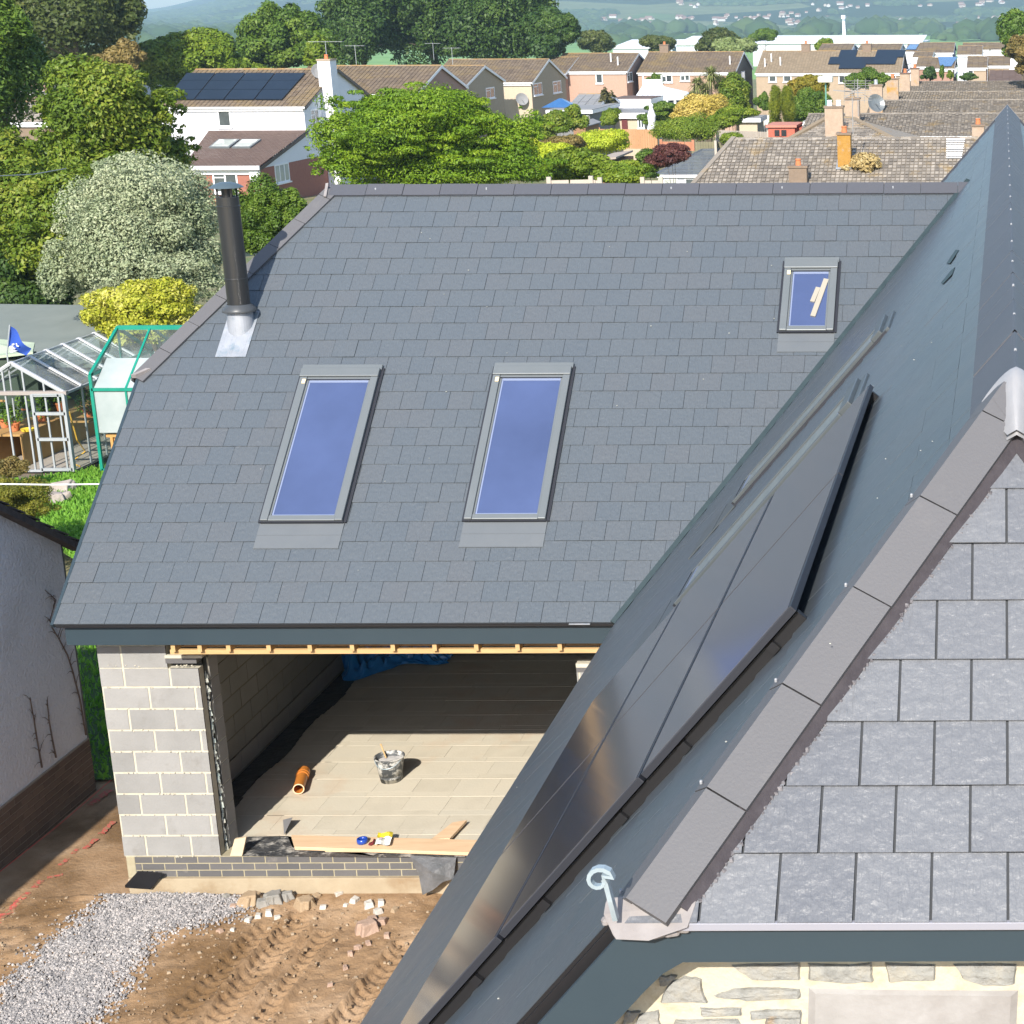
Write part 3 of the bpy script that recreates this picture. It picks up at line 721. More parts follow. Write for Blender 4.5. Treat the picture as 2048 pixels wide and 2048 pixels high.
# -- near front: gutter trim, fascia and barge boards, stone gable
m = MB(); m.obox(A(xc + .035, yh2 - .004, zh2 - .022), A(xd - xc - .07, 0, 0), A(0, .02, 0), A(0, -.006, .030)); part('eaves_trim', m, M['drip'], H, bevel=.003)
m = MB(); zf1 = 5.672
ex = lambda z: xc + (z - 5.80) / tn       # parallel to the slope
zlow = 2.85; yb = yh2 + .03
outer = [A(ex(5.80) + .0, yb, 5.80), A(ex(zlow), yb, zlow)]
inner = [A(ex(zlow) + .235, yb, zlow), A(-1.155, yb, 5.572), A(-1.095, yb, 5.632), A(-1.03, yb, zf1)]
mirror = lambda q: A(2 * XR - q[0], q[1], q[2])
left = [outer[0], outer[1], inner[0], inner[1], inner[2], inner[3], A(XR, yb, zf1), A(XR, yb, 5.80)]
m.prism(left, (0, .025, 0)); m.prism([mirror(q) for q in left][::-1], (0, .025, 0))
peach('barge_board', m, M['board'], H)
m = MB()
for sg in (1, -1):
    f_ = (lambda q: q) if sg == 1 else mirror
    m.prism([f_(A(ex(5.80) - .03, 0, 5.80) + A(0, YV - .03, 0)), f_(A(ex(zlow) - .03, YV - .03, zlow)), f_(A(ex(zlow) + .05, YV - .03, zlow)), f_(A(ex(5.80) + .05, YV - .03, 5.80))][::sg], (0, .06, 0))
peach('dry_verge', m, M['black'], H)
m = MB(); m.bar(ON + uN * (YV - .006) + sN * .0 + nN * (-.0), ON + uN * (YV - .006) + sN * (sh2 - .05) + nN * (-.0), .012, .04, up=nN)
peach('verge_edge', m, M['black'], H)
m = MB()                                     # back verge
m.bar(ON + uN * YBK + sN * 0 + nN * .0, ON + uN * YBK + sN * SN, .05, .07, up=nN); m.bar(ON2 + uN * YBK, ON2 + uN * YBK + sN2 * SN, .05, .07, up=nN2)
peach('verge_edge', m, mat('far_verge', (.03, .035, .05), rough=.5), H)
m = MB(); e = A(XR, YBK, ZN)
m.obox(e + A(0, -.02, .03), -sN * .28, A(0, .04, 0), A(0, 0, .03)); m.obox(e + A(0, -.02, .03), -sN2 * .28, A(0, .04, 0), A(0, 0, .03)); peach('ridge_end_mortar', m, M['mortarcap'], H)
# stone gable
YS = 5.26
m = MB(); m.prism([(XE + .35, YS, 0), (2 * XR - XE - .35, YS, 0), (2 * XR - XE - .35, YS, 2.9), (XR + 1.1, YS, 5.75), (XR - 1.2, YS, 5.75), (XE + .35, YS, 2.9)], (0, .1, 0))
part('gable_mortar', m, mat('cream_mortar', (.42, .375, .27), (.50, .455, .35), 14, .9, .012, 16, c3=(.47, .43, .34)), H)
def stone(mb, q, pr=.012):
    sx, sy = 818 / 1932., 818 / 1932.
    q = [(1230 + x * sx, 1850 + y * sy) for x, y in q]
    P = [ony(x, y, YS) for x, y in q]; c = sum(P) / len(P)
    out = []
    for i in range(len(P)):
        a, b = P[i], P[(i + 1) % len(P)]
        for t in (0, .33, .66): p = a + (b - a) * t; out.append(p + A(random.uniform(-.004, .004), 0, random.uniform(-.004, .004)))
    out = out[::-1]
    n = len(out); f = [c + (p - c) * .93 + A(0, -pr * random.uniform(.8, 1.2), 0) for p in out]; c2 = c + A(0, -pr * 1.25, 0)
    mb.add(out + f + [c2], [(i, n + i, n + (i + 1) % n, (i + 1) % n)[::-1] for i in range(n)] + [(n + i, n + (i + 1) % n, 2 * n) for i in range(n)], random.random())
m = MB()
for q in ([(550, 185), (880, 180), (878, 258), (640, 256)], [(912, 180), (1218, 180), (1222, 258), (1080, 268), (915, 250)], [(1272, 180), (1510, 180), (1508, 262), (1290, 262)],
          [(1600, 180), (1895, 180), (1890, 272), (1740, 280), (1640, 250)], [(212, 235), (300, 235), (270, 270), (215, 280)], [(255, 275), (330, 238), (405, 250), (440, 365), (210, 362)],
          [(470, 330), (560, 295), (875, 300), (880, 345), (620, 350)], [(400, 392), (600, 392), (600, 425), (410, 420)], [(640, 400), (878, 398), (880, 428), (640, 440)],
          [(720, 440), (880, 434), (885, 500), (700, 500)], [(285, 445), (580, 445), (620, 520), (270, 520)], [(60, 400), (125, 402), (90, 450), (30, 470)], [(120, 420), (210, 400), (215, 470), (60, 540)],
          [(-80, 560), (120, 540), (140, 640), (-100, 640)], [(150, 560), (420, 550), (400, 620), (170, 630)], [(440, 540), (860, 530), (860, 620), (450, 620)]):
    stone(m, q)
part('wall_stones', m, mat('wall_stone', (.17, .175, .17), (.28, .28, .265), 11, .85, .02, 18, c3=(.34, .32, .27), tint=.15, dirt=(.42, .27, .13), dscale=5, dlo=.62, dhi=.75), H)
m = MB(); stone(m, [(915, 300), (1900, 305), (1905, 760), (915, 760)], .014)
part('stone_slab', m, mat('smooth_slab', (.27, .26, .25), (.34, .33, .325), 5, .8, .004, 20, dirt=(.23, .215, .205), dscale=2), H)
# debris on the slates: moss crumbs, snapped slate shards, bird marks
m = MB()
for k in range(30):
    a = random.uniform(5.5, 12); b = random.uniform(.3, 5.2); 
    m.rock(ON + uN * a + sN * b + nN * .016, random.uniform(.002, .004), sq=.5)
for k in range(26):
    m.rock(OF + uF * random.uniform(-8.5, -2) + sF * random.uniform(.2, 5) + nF * .016, random.uniform(.004, .009), sq=.4)
part('roof_crumbs', m, mat('crumbs', (.42, .42, .37), rough=.8), H)
m = MB()                                     # two small dark teal patches on the slates
for q in ([(1911, 500), (1918, 500), (1900, 527), (1893, 527)], [(1903, 540), (1910, 534), (1905, 548), (1886, 568), (1882, 566)]):
    P = [nearp(*p, .016) for p in q]; m.prism(P, nN * .002)
peach('dark_slate_patch', m, mat('gap', (.03, .06, .07), rough=.8), H)
# ================================================================ ground
def gz(y): return float(np.interp(y, [-50, 40, 125, 400, 900, 1600, 2500, 20000], [0, 0, -3.0, -6, -12, -15, -15, -15]))
def struct(o, kind='structure'): o['kind'] = kind; return o
M['soil'] = mat('soil', (.225, .135, .066), (.315, .20, .108), 1.6, .95, .016, 22, c3=(.40, .275, .17), dirt=(.165, .095, .04), dscale=.7, dlo=.48, dhi=.62)
M['lawn'] = mat('lawn', (.07, .17, .012), (.11, .24, .02), 2, .8, .02, 60, c3=(.15, .27, .03))
M['rough'] = mat('garden_ground', (.10, .14, .03), (.19, .17, .08), .35, .9, .02, 8, c3=(.08, .14, .03), dirt=(.28, .23, .14), dscale=.12, dlo=.55, dhi=.7)
M['fieldm'] = mat('field_ground', (.14, .30, .05), (.20, .36, .08), .01, .9, 0, c3=(.11, .24, .05))
# far ground sheet reaching the horizon
ys = np.array([-60, 8, 24, 40, 60, 90, 125, 200, 400, 650, 900, 1250, 1600, 2100, 2600]); xs = np.linspace(-1, 1, 31)
V = [(x * (120 + y * 1.3 if y > 0 else 120), y, gz(y) - .03 if y > 24 else -.35) for y in ys for x in xs]
F = [(j * 31 + i, j * 31 + i + 1, (j + 1) * 31 + i + 1, (j + 1) * 31 + i) for j in range(len(ys) - 1) for i in range(30)]
near_f = [f for k, f in enumerate(F) if ys[k // 30] < 400]; far_f = [f for k, f in enumerate(F) if ys[k // 30] >= 400]
m = MB(); m.v = V; m.f = near_f; m.t = [.5] * len(near_f); struct(part('ground', m, M['rough'], org=(0, 0, 0)))
# fields: strips of different greens with darker boundaries
m = MB(); m.v = V; m.f = far_f; m.t = [.5] * len(far_f); struct(part('valley_fields', m, M['fieldm'], org=(0, 0, 0)))
# building plot: sculpted soil
gx = np.arange(-11.2, -1.0, .026); gy = np.arange(9.0, 17.2, .026); X, Y = np.meshgrid(gx, gy)
def vnoise(X, Y, s, seed):
    g = np.random.default_rng(seed).random((64, 64)); x = X / s; y = Y / s; xi = np.floor(x).astype(int); yi = np.floor(y).astype(int)
    fx_ = x - xi; fy_ = y - yi; fx_ = fx_ * fx_ * (3 - 2 * fx_); fy_ = fy_ * fy_ * (3 - 2 * fy_)
    G = lambda a, b: g[a % 64, b % 64]
    return (G(xi, yi) * (1 - fx_) + G(xi + 1, yi) * fx_) * (1 - fy_) + (G(xi, yi + 1) * (1 - fx_) + G(xi + 1, yi + 1) * fx_) * fy_ - .5
Z = .10 * vnoise(X, Y, 1.3, 1) + .03 * vnoise(X, Y, .4, 2) + .016 * vnoise(X, Y, .13, 3) + .014 * vnoise(X, Y, .055, 4)
Z = Z + np.clip(vnoise(X, Y, .9, 5) * 2, 0, 1) * (.05 * vnoise(X, Y, .11, 6))
def track(p, q, w, depth):
    """tyre track pressed between two photo points"""
    global Z
    a, b = onz(*p, 0)[:2], onz(*q, 0)[:2]; d = b - a; L_ = np.linalg.norm(d); d = d / L_; nn = A(-d[1], d[0])
    s_ = (X - a[0]) * d[0] + (Y - a[1]) * d[1]; t_ = (X - a[0]) * nn[0] + (Y - a[1]) * nn[1]
    m_ = (np.abs(t_) < w) & (s_ > -.2) & (s_ < L_ + .4)
    lug = np.sin((s_ + np.abs(t_) * .8) * 2 * np.pi / .115) > .1
    Z = np.where(m_, Z * .4 - depth + np.where(lug, .0, .026), Z) + np.where((np.abs(t_) > w) & (np.abs(t_) < w + .06) & (s_ > -.2) & (s_ < L_ + .4), .03, 0)
track((520, 1870), (300, 2070), .11, .035); track((590, 1850), (390, 2070), .12, .045); track((640, 1875), (480, 2080), .07, .04)
track((800, 1900), (650, 2085), .13, .05); track((735, 1980), (640, 2100), .1, .03)
Z += np.clip((Y - 15.6) * .05, -.1, .03)
Z = np.where(Y > 16.1, np.minimum(Z, .02), Z) + .01
nxx, nyy = len(gx), len(gy)
V = np.stack([X.ravel(), Y.ravel(), Z.ravel()], 1); I = np.arange(nxx * nyy).reshape(nyy, nxx)
Fq = np.stack([I[:-1, :-1].ravel(), I[:-1, 1:].ravel(), I[1:, 1:].ravel(), I[1:, :-1].ravel()], 1)
struct(npart('soil_ground', V, Fq, np.full(len(Fq), .5), M['soil']))
m = MB(); m.box((-60, -40, -.08), (20, 9.02, -.02)); m.box((-11.2, 17.1, -.08), (-8.9, 25, .02)); struct(part('soil_apron', m, M['soil'], org=(0, 0, 0)))
def soilz(x, y):
    i = int(np.clip((x - gx[0]) / .026, 0, nxx - 1)); j = int(np.clip((y - gy[0]) / .026, 0, nyy - 1)); return float(Z[j, i])
# gravel
def inpoly(x, y, P):
    c = False; j = len(P) - 1
    for i in range(len(P)):
        if (P[i][1] > y) != (P[j][1] > y) and x < (P[j][0] - P[i][0]) * (y - P[i][1]) / (P[j][1] - P[i][1]) + P[i][0]: c = not c
        j = i
    return c
gp = [(490, 640), (640, 605), (780, 640), (900, 680), (930, 720), (850, 745), (690, 775), (600, 800), (530, 860), (470, 950), (400, 1040), (300, 1110), (230, 1180), (-60, 1260), (-60, 1160), (20, 1090), (90, 960), (200, 850), (300, 790), (400, 720)]
GP = [tuple(onz(x / 1.932, 1450 + y / 1.932, .02)[:2]) for x, y in gp]
gxs = [p[0] for p in GP]; gys = [p[1] for p in GP]; m = MB(); c = 0; tries = 0
while c < 24000 and tries < 300000:
    tries += 1; x = random.uniform(min(gxs) - .3, max(gxs) + .3); y = random.uniform(min(gys) - .1, max(gys) + .1)
    jx, jy = x + random.gauss(0, .12), y + random.gauss(0, .12)
    if not inpoly(jx, jy, GP) or y > 16.15: continue
    if (x, y) and random.random() < .22 * (1 + math.sin(x * 9) * math.sin(y * 7)): continue
    m.rock((x, y, soilz(x, y) + random.uniform(.0, .022)), random.uniform(.005, .0135), random.random()); c += 1
M['gravel'] = mat('gravel', (.18, .175, .18), (.33, .32, .32), .8, .85, c3=(.54, .50, .48), tint=1.0)
struct(part('gravel', m, M['gravel'], org=(0, 0, 0)), 'stuff')
# loose crumbs of soil and chippings
m = MB()
for k in range(3400):
    x = random.uniform(-10.4, -4.2); y = random.uniform(12.2, 16.1)
    if inpoly(x, y, GP): continue
    m.rock((x, y, soilz(x, y) + .003), random.choice((.004, .006, .008, .012, .018)) * random.uniform(.6, 1.2), random.random())
struct(part('soil_clods', m, mat('clods', (.20, .13, .07), (.30, .21, .13), 1, .95, c3=(.38, .30, .21), tint=1.0), org=(0, 0, 0)), 'stuff')
# rubble by the footing: individual stones
RB = [(500, 1808, .11, 'tan'), (527, 1812, .07, 'grey'), (550, 1806, .10, 'grey'), (574, 1800, .07, 'grey'), (608, 1812, .10, 'tan'), (632, 1795, .05, 'tan'), (452, 1800, .05, 'grey'), (470, 1818, .04, 'pink'), (428, 1779, .07, 'white'),
      (497, 1840, .04, 'white'), (515, 1833, .04, 'white'), (465, 1858, .03, 'white'), (540, 1828, .045, 'white'), (556, 1833, .035, 'white'), (440, 1862, .035, 'pink'), (712, 1802, .05, 'white'), (738, 1810, .06, 'white'), (765, 1806, .05, 'white'), (752, 1822, .045, 'white'), (690, 1808, .03, 'white'),
      (728, 1852, .11, 'pink'), (748, 1835, .06, 'pink'), (765, 1840, .06, 'pink'), (790, 1818, .04, 'tan'), (775, 1865, .04, 'pink'), (700, 1900, .04, 'pink'), (716, 1888, .04, 'pink'), (690, 1925, .035, 'pink'), (660, 1960, .03, 'pink'), (735, 1880, .035, 'pink'), (680, 1790, .04, 'white'), (645, 1812, .035, 'white')]
rc = {'tan': ((.32, .23, .14), (.38, .28, .18), 'tan'), 'grey': ((.22, .215, .195), (.29, .275, .25), 'grey'), 'pink': ((.34, .23, .17), (.42, .30, .23), 'pinkish'), 'white': ((.46, .43, .38), (.56, .53, .48), 'whitish')}
RM = {k: mat('rubble_' + k, v[0], v[1], 8, .9, .008, 25) for k, v in rc.items()}
lab = {0: 'largest tan stone lying against the footing beside the gravel', 4: 'square tan block end standing right of the grey stones', 8: 'white pointed stone leaning on the concrete footing above the gravel', 20: 'largest pinkish stone right of the muddy area',
       1: 'narrow grey stone wedged right of the largest tan stone', 2: 'large grey stone in the middle of the rubble below the footing', 3: 'smaller grey stone just left of the square tan block'}
for i, (x, y, r_, k) in enumerate(RB):
    p = onz(x, y, .02); m = MB()
    for _ in range(2 if r_ > .06 else 1): m.rock((p[0] + random.uniform(-.3, .3) * r_, p[1], soilz(p[0], p[1]) + r_ * .35), r_, random.random(), .6)
    o = part('rubble_stone', m, RM[k], bevel=r_ * .12)
    tag(o, lab.get(i, '%s broken stone among the rubble beside the new wall' % rc[k][2] if i in (5, 6, 7, 13, 14, 19) else 'small %s piece of rubble on the churned soil' % rc[k][2]), 'stone', 'broken stones lying along the footing')
# red line marking: string and sprayed dashes
m = MB(); a, b = onz(-15, 1755, .12), onz(222, 1560, .12); m.tube([a, (a + b) / 2 - A(0, 0, .02), b], .004, 5)
tag(part('string_line', m, mat('red_string', (.55, .06, .05), rough=.7)), 'thin red builders string stretched low along the neighbouring wall', 'string')
dash = [((222, 1582), (178, 1613), .05), ((228, 1645), (203, 1670), .035), ((193, 1680), (170, 1700), .035), ((155, 1700), (146, 1710), .03), ((136, 1720), (118, 1733), .03), ((126, 1752), (95, 1758), .03), ((82, 1763), (68, 1778), .035), ((58, 1787), (28, 1812), .05), ((28, 1812), (-10, 1842), .055)]
for i, (p, q, w) in enumerate(dash):
    a, b = onz(*p, .02), onz(*q, .02); n_ = 14; m = MB(); d = unit(b - a); s_ = A(-d[1], d[0], 0)
    Vt = []
    for k in range(n_ + 1):
        c = a + (b - a) * k / n_
        for t in (-1, -.33, .33, 1):
            pt = c + s_ * w * t * random.uniform(.45, 1.25); Vt.append((pt[0], pt[1], soilz(pt[0], pt[1]) + .006))
    m.add(Vt, [(k * 4 + j, k * 4 + j + 1, k * 4 + j + 5, k * 4 + j + 4) for k in range(n_) for j in range(3)])
    L_ = ['strip nearest the block pier along the shadow edge', 'upper short dash beside the pier foot', 'second dash left of the block pier foot', 'tiny dash between the two longer gaps', 'small slanting dash in the middle of the row', 'short dash turned almost sideways to the row', 'dash just left of the sideways one', 'long dash in the row near the left edge', 'last long dash running out at the left edge']
    tag(part('paint_mark', m, M.setdefault('redpaint', mat('red_marker', (.52, .10, .08), (.42, .08, .06), 14, .9, .01, 30, dirt=(.27, .17, .09), dscale=22, dlo=.44, dhi=.56))), 'red sprayed setting out paint on soil, ' + L_[i], 'paint mark', 'red setting out marks on the soil')
# inspection cover propped on bricks
t = thing('drain_cover', 'black plastic drain cover resting on orange bricks at the corner of the plinth', 'cover', onz(285, 1775, .05))
c = [onz(250, 1776, .10), onz(302, 1779, .10), ony(325, 1750, 16.13), ony(277, 1747, 16.13)]
m = MB(); m.prism(c, (0, 0, .03))
for k in range(1, 5):
    for a_, b_ in (((c[0] + (c[1] - c[0]) * k / 5), (c[3] + (c[2] - c[3]) * k / 5)),): m.bar(a_ + A(0, 0, .034), b_ + A(0, 0, .034), .012, .008)
part('lid', m, M['black'], t, bevel=.004)
m = MB(); e = onz(265, 1782, .0) + A(0, .03, 0); m.obox(e + A(0, 0, .0), A(.2, .0, 0), A(0.02, .1, 0), A(0, 0, .07)); m.obox(e + A(.02, .01, .075), A(.2, .02, 0), A(-.02, .1, 0), A(0, 0, .06)); part('brick_support', m, mat('orange_brick', (.52, .22, .10), (.6, .3, .16), 6, .9, .003, 40), t, bevel=.004)
m = MB(); e = onz(312, 1770, 0); m.obox(e, A(.06, 0, 0), A(.03, .2, 0), A(0, 0, .13)); part('grey_block', m, M['block_dk'], t)

# ================================================================ things in the open bay
t = thing('bucket', 'grey mortar splashed builders bucket standing in the sun on the floor', 'bucket', onz(783, 1565, zf))
bc = onz(783, 1560, zf); m = MB(); bh = .285
m.lathe(bc, [(.0001, .004), (.105, .004), (.112, 0), (.150, bh - .03), (.152, bh - .012), (.163, bh - .01), (.163, bh), (.147, bh), (.142, bh - .06), (.12, .05)], 36)
part('shell', m, mat('splashed_plastic', (.045, .05, .055), (.10, .11, .12), 6, .6, .003, 30, dirt=(.60, .59, .56), dscale=9, dlo=.46, dhi=.56), t, smooth=True)
m = MB(); m.lathe(bc, [(.0001, bh - .05), (.08, bh - .055), (.142, bh - .06)], 30); part('mortar_residue', m, mat('residue', (.45, .44, .45), (.62, .61, .60), 14, .9, .02, 25), t)
m = MB(); m.tube([bc + A(-.06, .06, bh - .05), bc + A(-.12, .10, bh + .10)], .009, 8); part('stick', m, M['timber'], t)
m = MB(); m.tube([bc + A(.155 * math.cos(a), .155 * math.sin(a) - .0, bh - .02 - .07 * math.sin((a - 3.5) / 2.4 * 3.14)) for a in np.linspace(3.5, 5.9, 12)], .004, 6); part('handle', m, M['galv'], t)
# orange pipe
t = thing('drain_pipe', 'short orange plastic drainage pipe lying on the shaded floor edge', 'pipe', onz(602, 1560, zf))
a, b = onz(597, 1578, zf + .07), onz(612, 1528, zf + .07); m = MB(); d = unit(b - a); r0 = .058
def openpipe(m, a, b, r, th, n=28):
    d = unit(b - a); u = unit(np.cross(d, (0, 0, 1))); v = np.cross(d, u); vs_ = []
    for c, rr_ in ((a, r), (b, r), (b, r - th), (a, r - th)):
        for k in range(n): g_ = 2 * math.pi * k / n; vs_.append(c + rr_ * (math.cos(g_) * u + math.sin(g_) * v))
    m.add(vs_, [(i * n + k, i * n + (k + 1) % n, ((i + 1) % 4) * n + (k + 1) % n, ((i + 1) % 4) * n + k) for i in range(4) for k in range(n)])
M['orange'] = mat('orange_pvc', (.50, .17, .025), (.56, .21, .04), 5, .4)
b = a + d * .46; openpipe(m, a, b, r0, .005); part('tube', m, M['orange'], t, smooth=False)
m = MB(); openpipe(m, a + d * .32, a + d * .47, r0 + .009, .01); openpipe(m, a + d * .36, a + d * .375, r0 + .014, .012); part('socket', m, M['orange'], t)
m = MB(); openpipe(m, a - d * .004, a + d * .004, r0 + .001, .01); part('cut_rim', m, mat('chamfer', (.75, .55, .35), rough=.6), t)
# planks, board, offcut, tape, bag
def board(name, label, q, z, th, cat='board', mt='plank'):
    P = [onz(*p, z) for p in q]; m = MB(); m.prism(P, (0, 0, th)); return tag(part(name, m, M[mt], bevel=.003), label, cat)
board('scaffold_board', 'long pale plank lying along the front edge of the open bay', [(590, 1700), (955, 1712), (955, 1686), (583, 1676)], .445, .035)
board('wood_offcut', 'short brown board lying diagonally behind the long pale plank', [(862, 1684), (900, 1682), (934, 1645), (905, 1650)], .45, .03)
board('small_board', 'thin timber packer lying half under the left end of the long plank', [(650, 1704), (800, 1706), (800, 1698), (650, 1696)], .437, .008)
m = MB(); q = [(460, 1712), (484, 1712), (487, 1680), (464, 1684)]; P = [ony(*p, 16.20) for i, p in enumerate(q)]; m.prism([P[0], P[1], P[2] + A(0, .06, 0), P[3] + A(0, .06, 0)], (0, .03, 0))
tag(part('timber_offcut', m, mat('sandy_block', (.48, .38, .25), (.55, .45, .32), 5, .9)), 'tan timber block propped upright at the foot of the pier', 'offcut')
tp0 = onz(725, 1685, .485); m = MB(); m.lathe(tp0, [(.036, -.004), (.052, -.002), (.055, .02), (.052, .045), (.036, .047), (.033, .02), (.036, -.004)], 24)
tag(part('tape_roll', m, mat('blue_tape', (.015, .05, .30), (.02, .07, .38), 4, .25), smooth=True), 'shiny blue roll of tape standing on the long plank', 'tape')
m = MB(); g = []
for j in range(6):
    for i in range(6):
        p = onz(750 + i * 6 + j * 1.4, 1694 - j * 5, .49) + A(0, 0, .03 * math.sin(i * 1.3) * math.sin(j * 1.1 + .4) + .025); g.append(p)
m.add(g, [(j * 6 + i, j * 6 + i + 1, (j + 1) * 6 + i + 1, (j + 1) * 6 + i) for j in range(5) for i in range(5)]); 
for k in range(25): m.t[k] = .0 if k < 15 else 1.
bagm = mat('bag_print', (.86, .85, .78), (.84, .68, .05), .1, .45, tint=1.0)
t = thing('plastic_bag', 'crumpled white and yellow plastic packet on the plank beside the blue tape', 'packet', g[0]); part('packet', m, bagm, t)
m = MB(); m.obox(g[7] + A(.01, 0, .012), A(.03, 0, 0), A(0, .02, 0), A(0, 0, .003)); part('packet_print', m, mat('purple_print', (.45, .3, .42), rough=.5), t)
m = MB(); p0 = onz(742, 1690, .485); m.tube([p0, p0 + A(.01, .05, .015), p0 + A(0, .10, .01)], .010, 8); m.rock(p0 + A(0, .0, .015), .022)
tag(part('hand_tool', m, mat('dark_red', (.16, .02, .03), rough=.4)), 'small dark red handled tool between the tape and the packet', 'tool')
# tarpaulin heap
nx, ny = 70, 30; gx2 = np.linspace(0, 1, nx); gy2 = np.linspace(0, 1, ny); U, W_ = np.meshgrid(gx2, gy2)
p0, p1 = onz(705, 1330, zf), onz(905, 1318, zf)
Xt = p0[0] + (p1[0] - p0[0]) * U + .06 * vnoise(U * 9, W_ * 9, 1, 11); fr = .62 + .38 * np.sin(U * 7.5) * (1 - U) - .45 * U
Yt = 21.75 - W_ * .95 * np.clip(fr, .12, 1.2); Zt = zf + .02 + np.abs(.55 * vnoise(U * 9, W_ * 4, 1, 12) + .4 * vnoise(U * 22, W_ * 9, 1, 13)) * (1 - W_ ** 3) * (1.25 - U) + .22 * (1 - W_) * (1 - U * .8)
V = np.stack([Xt.ravel(), Yt.ravel(), Zt.ravel()], 1); I = np.arange(nx * ny).reshape(ny, nx); Fq = np.stack([I[:-1, :-1].ravel(), I[:-1, 1:].ravel(), I[1:, 1:].ravel(), I[1:, :-1].ravel()], 1)
tag(npart('tarpaulin', V, Fq, np.full(len(Fq), .5), mat('blue_tarp', (.005, .16, .48), (.02, .21, .58), 3, .35), org=p0), 'crumpled blue tarpaulin heaped against the back of the bay', 'tarpaulin')

# ================================================================ neighbour at the left
XW = -10.387
t = thing('rendered_house', 'neighbouring house with shaded grey textured gable wall and brown brick base', 'house', (XW - 3, 14, 0))
zt_ = lambda y: 3.652 + (17.632 - y) * .61
YA, YF = 13.4, 18.66
m = MB(); m.prism([(XW, 8.2, .66), (XW, YF, .66), (XW, YF, zt_(YF) - .05), (XW, YA, zt_(YA) - .05), (XW, 8.2, zt_(YA) - .05 - (YA - 8.2) * .61)], (-7, 0, 0))
rm = mat('grey_render', (.78, .78, .80), (.84, .84, .85), .7, .9, .03, 26, dirt=(.66, .65, .64), dscale=.6); part('render_wall', m, rm, t)
bm, mo = MB(), MB(); masonry(bm, mo, (XW + .02, 8.2, -.1), (0, 1, 0), (0, 0, 1), (1, 0, 0), YF - 8.2, .76, .225, .075, .012, 0, .004, .3); part('brick_base', bm, mat('brown_brick', (.12, .08, .055), (.19, .13, .09), 3, .9, .003, 40, tint=.7), t); part('mortar_joints', mo, mat('brown_joint', (.30, .24, .18), rough=.9), t)
m = MB(); n1 = unit(A(0, .61, 1)); s1 = unit(A(0, -1, .61))
slates(m, A(0, YF + .25, zt_(YF + .25)), A(-1, 0, 0), s1, n1, [(-XW - .10, 0), (-XW - .10, 6.4), (18, 6.4), (18, 0)], .3, .30, lift=.02, th=.015)
m.prism([(XW + .1, 8.2, zt_(YA) - (YA - 8.2) * .61), (XW + .1, YA, zt_(YA)), (-18, YA, zt_(YA)), (-18, 8.2, zt_(YA) - (YA - 8.2) * .61)], (0, 0, .02))
part('tiled_roof', m, mat('brown_tile', (.07, .055, .05), (.13, .10, .09), 3, .85, .004, 30, tint=.6), t)
m = MB(); m.bar((XW + .05, YF + .25, zt_(YF + .25) - .05), (XW + .05, YA, zt_(YA) - .05), .12, .07); part('verge', m, mat('verge_brown', (.09, .075, .07), (.05, .04, .04), 9, .9, .01, 20), t)
m = MB(); m.tube([(XW - .06, YF + .06, .1), (XW - .06, YF + .06, 2.9)], .04, 10); part('downpipe', m, mat('pipe_grey', (.12, .13, .12), rough=.5), t)
# dead creeper stems on the render
def creeper(name, label, pts, seed):
    random.seed(seed); m = MB(); P = [onx(x, y, XW + .02) for x, y in pts]; m.tube(P, [.010 - .006 * i / len(P) for i in range(len(P))], 6)
    for i in range(len(P) - 1):
        for k in range(3):
            p = P[i] + (P[i + 1] - P[i]) * random.random(); q = p + A(0, random.choice((-1, 1)) * random.uniform(.03, .15), random.uniform(-.02, .12)); m.tube([p, (p + q) / 2 + A(0, 0, .02), q], [.005, .004, .002], 4)
    return tag(part(name, m, M.setdefault('stem', mat('dead_stem', (.10, .065, .05), (.16, .11, .08), 8, .9))), label, 'creeper')
creeper('dead_creeper', 'bare brown creeper stem clinging near the far corner of the grey wall', [(172, 1470), (160, 1400), (146, 1345), (135, 1310), (118, 1278), (104, 1255), (100, 1240), (112, 1200), (90, 1180)], 3)
creeper('dead_creeper', 'thin dead stem low on the grey wall near the brick base', [(112, 1515), (105, 1480), (98, 1440), (94, 1400)], 4)
creeper('dead_creeper', 'thinner pale dead stem left of the other low stem on the grey wall', [(84, 1535), (76, 1490), (68, 1440), (60, 1395)], 5)
random.seed(12)

# ================================================================ garden at the left
P = [(-30, 1010), (150, 1120), (260, 1120), (260, 930), (205, 935), (130, 950), (40, 960), (-30, 965)]
m = MB(); m.prism([onz(*p, .06) for p in P], (0, 0, .01)); struct(part('lawn', m, M['lawn'], org=(0, 0, 0)))
# mown grass blades on the lawn
g_ = np.random.default_rng(5); n = 26000; Q = [tuple(onz(*p, .06)[:2]) for p in P]; qx = [p[0] for p in Q]; qy = [p[1] for p in Q]
px_, py_ = g_.uniform(min(qx), max(qx), n), g_.uniform(min(qy), max(qy), n); Q2 = [tuple(onz(*p, .06)[:2]) for p in [(140, 1160), (260, 1160), (260, 1560), (140, 1560)]]
px_ = np.concatenate([px_, g_.uniform(min(p[0] for p in Q2), max(p[0] for p in Q2), 9000)]); py_ = np.concatenate([py_, g_.uniform(min(p[1] for p in Q2), max(p[1] for p in Q2), 9000)])
keep = np.array([inpoly(a, b, Q) or inpoly(a, b, Q2) for a, b in zip(px_, py_)]); px_, py_ = px_[keep], py_[keep]; n = len(px_)
c = np.stack([px_, py_, np.full(n, .07)], 1); d = np.stack([g_.normal(0, .02, n), g_.normal(0, .02, n), g_.uniform(.03, .09, n)], 1); w = np.stack([g_.normal(0, .015, n), g_.normal(0, .015, n), np.zeros(n)], 1)
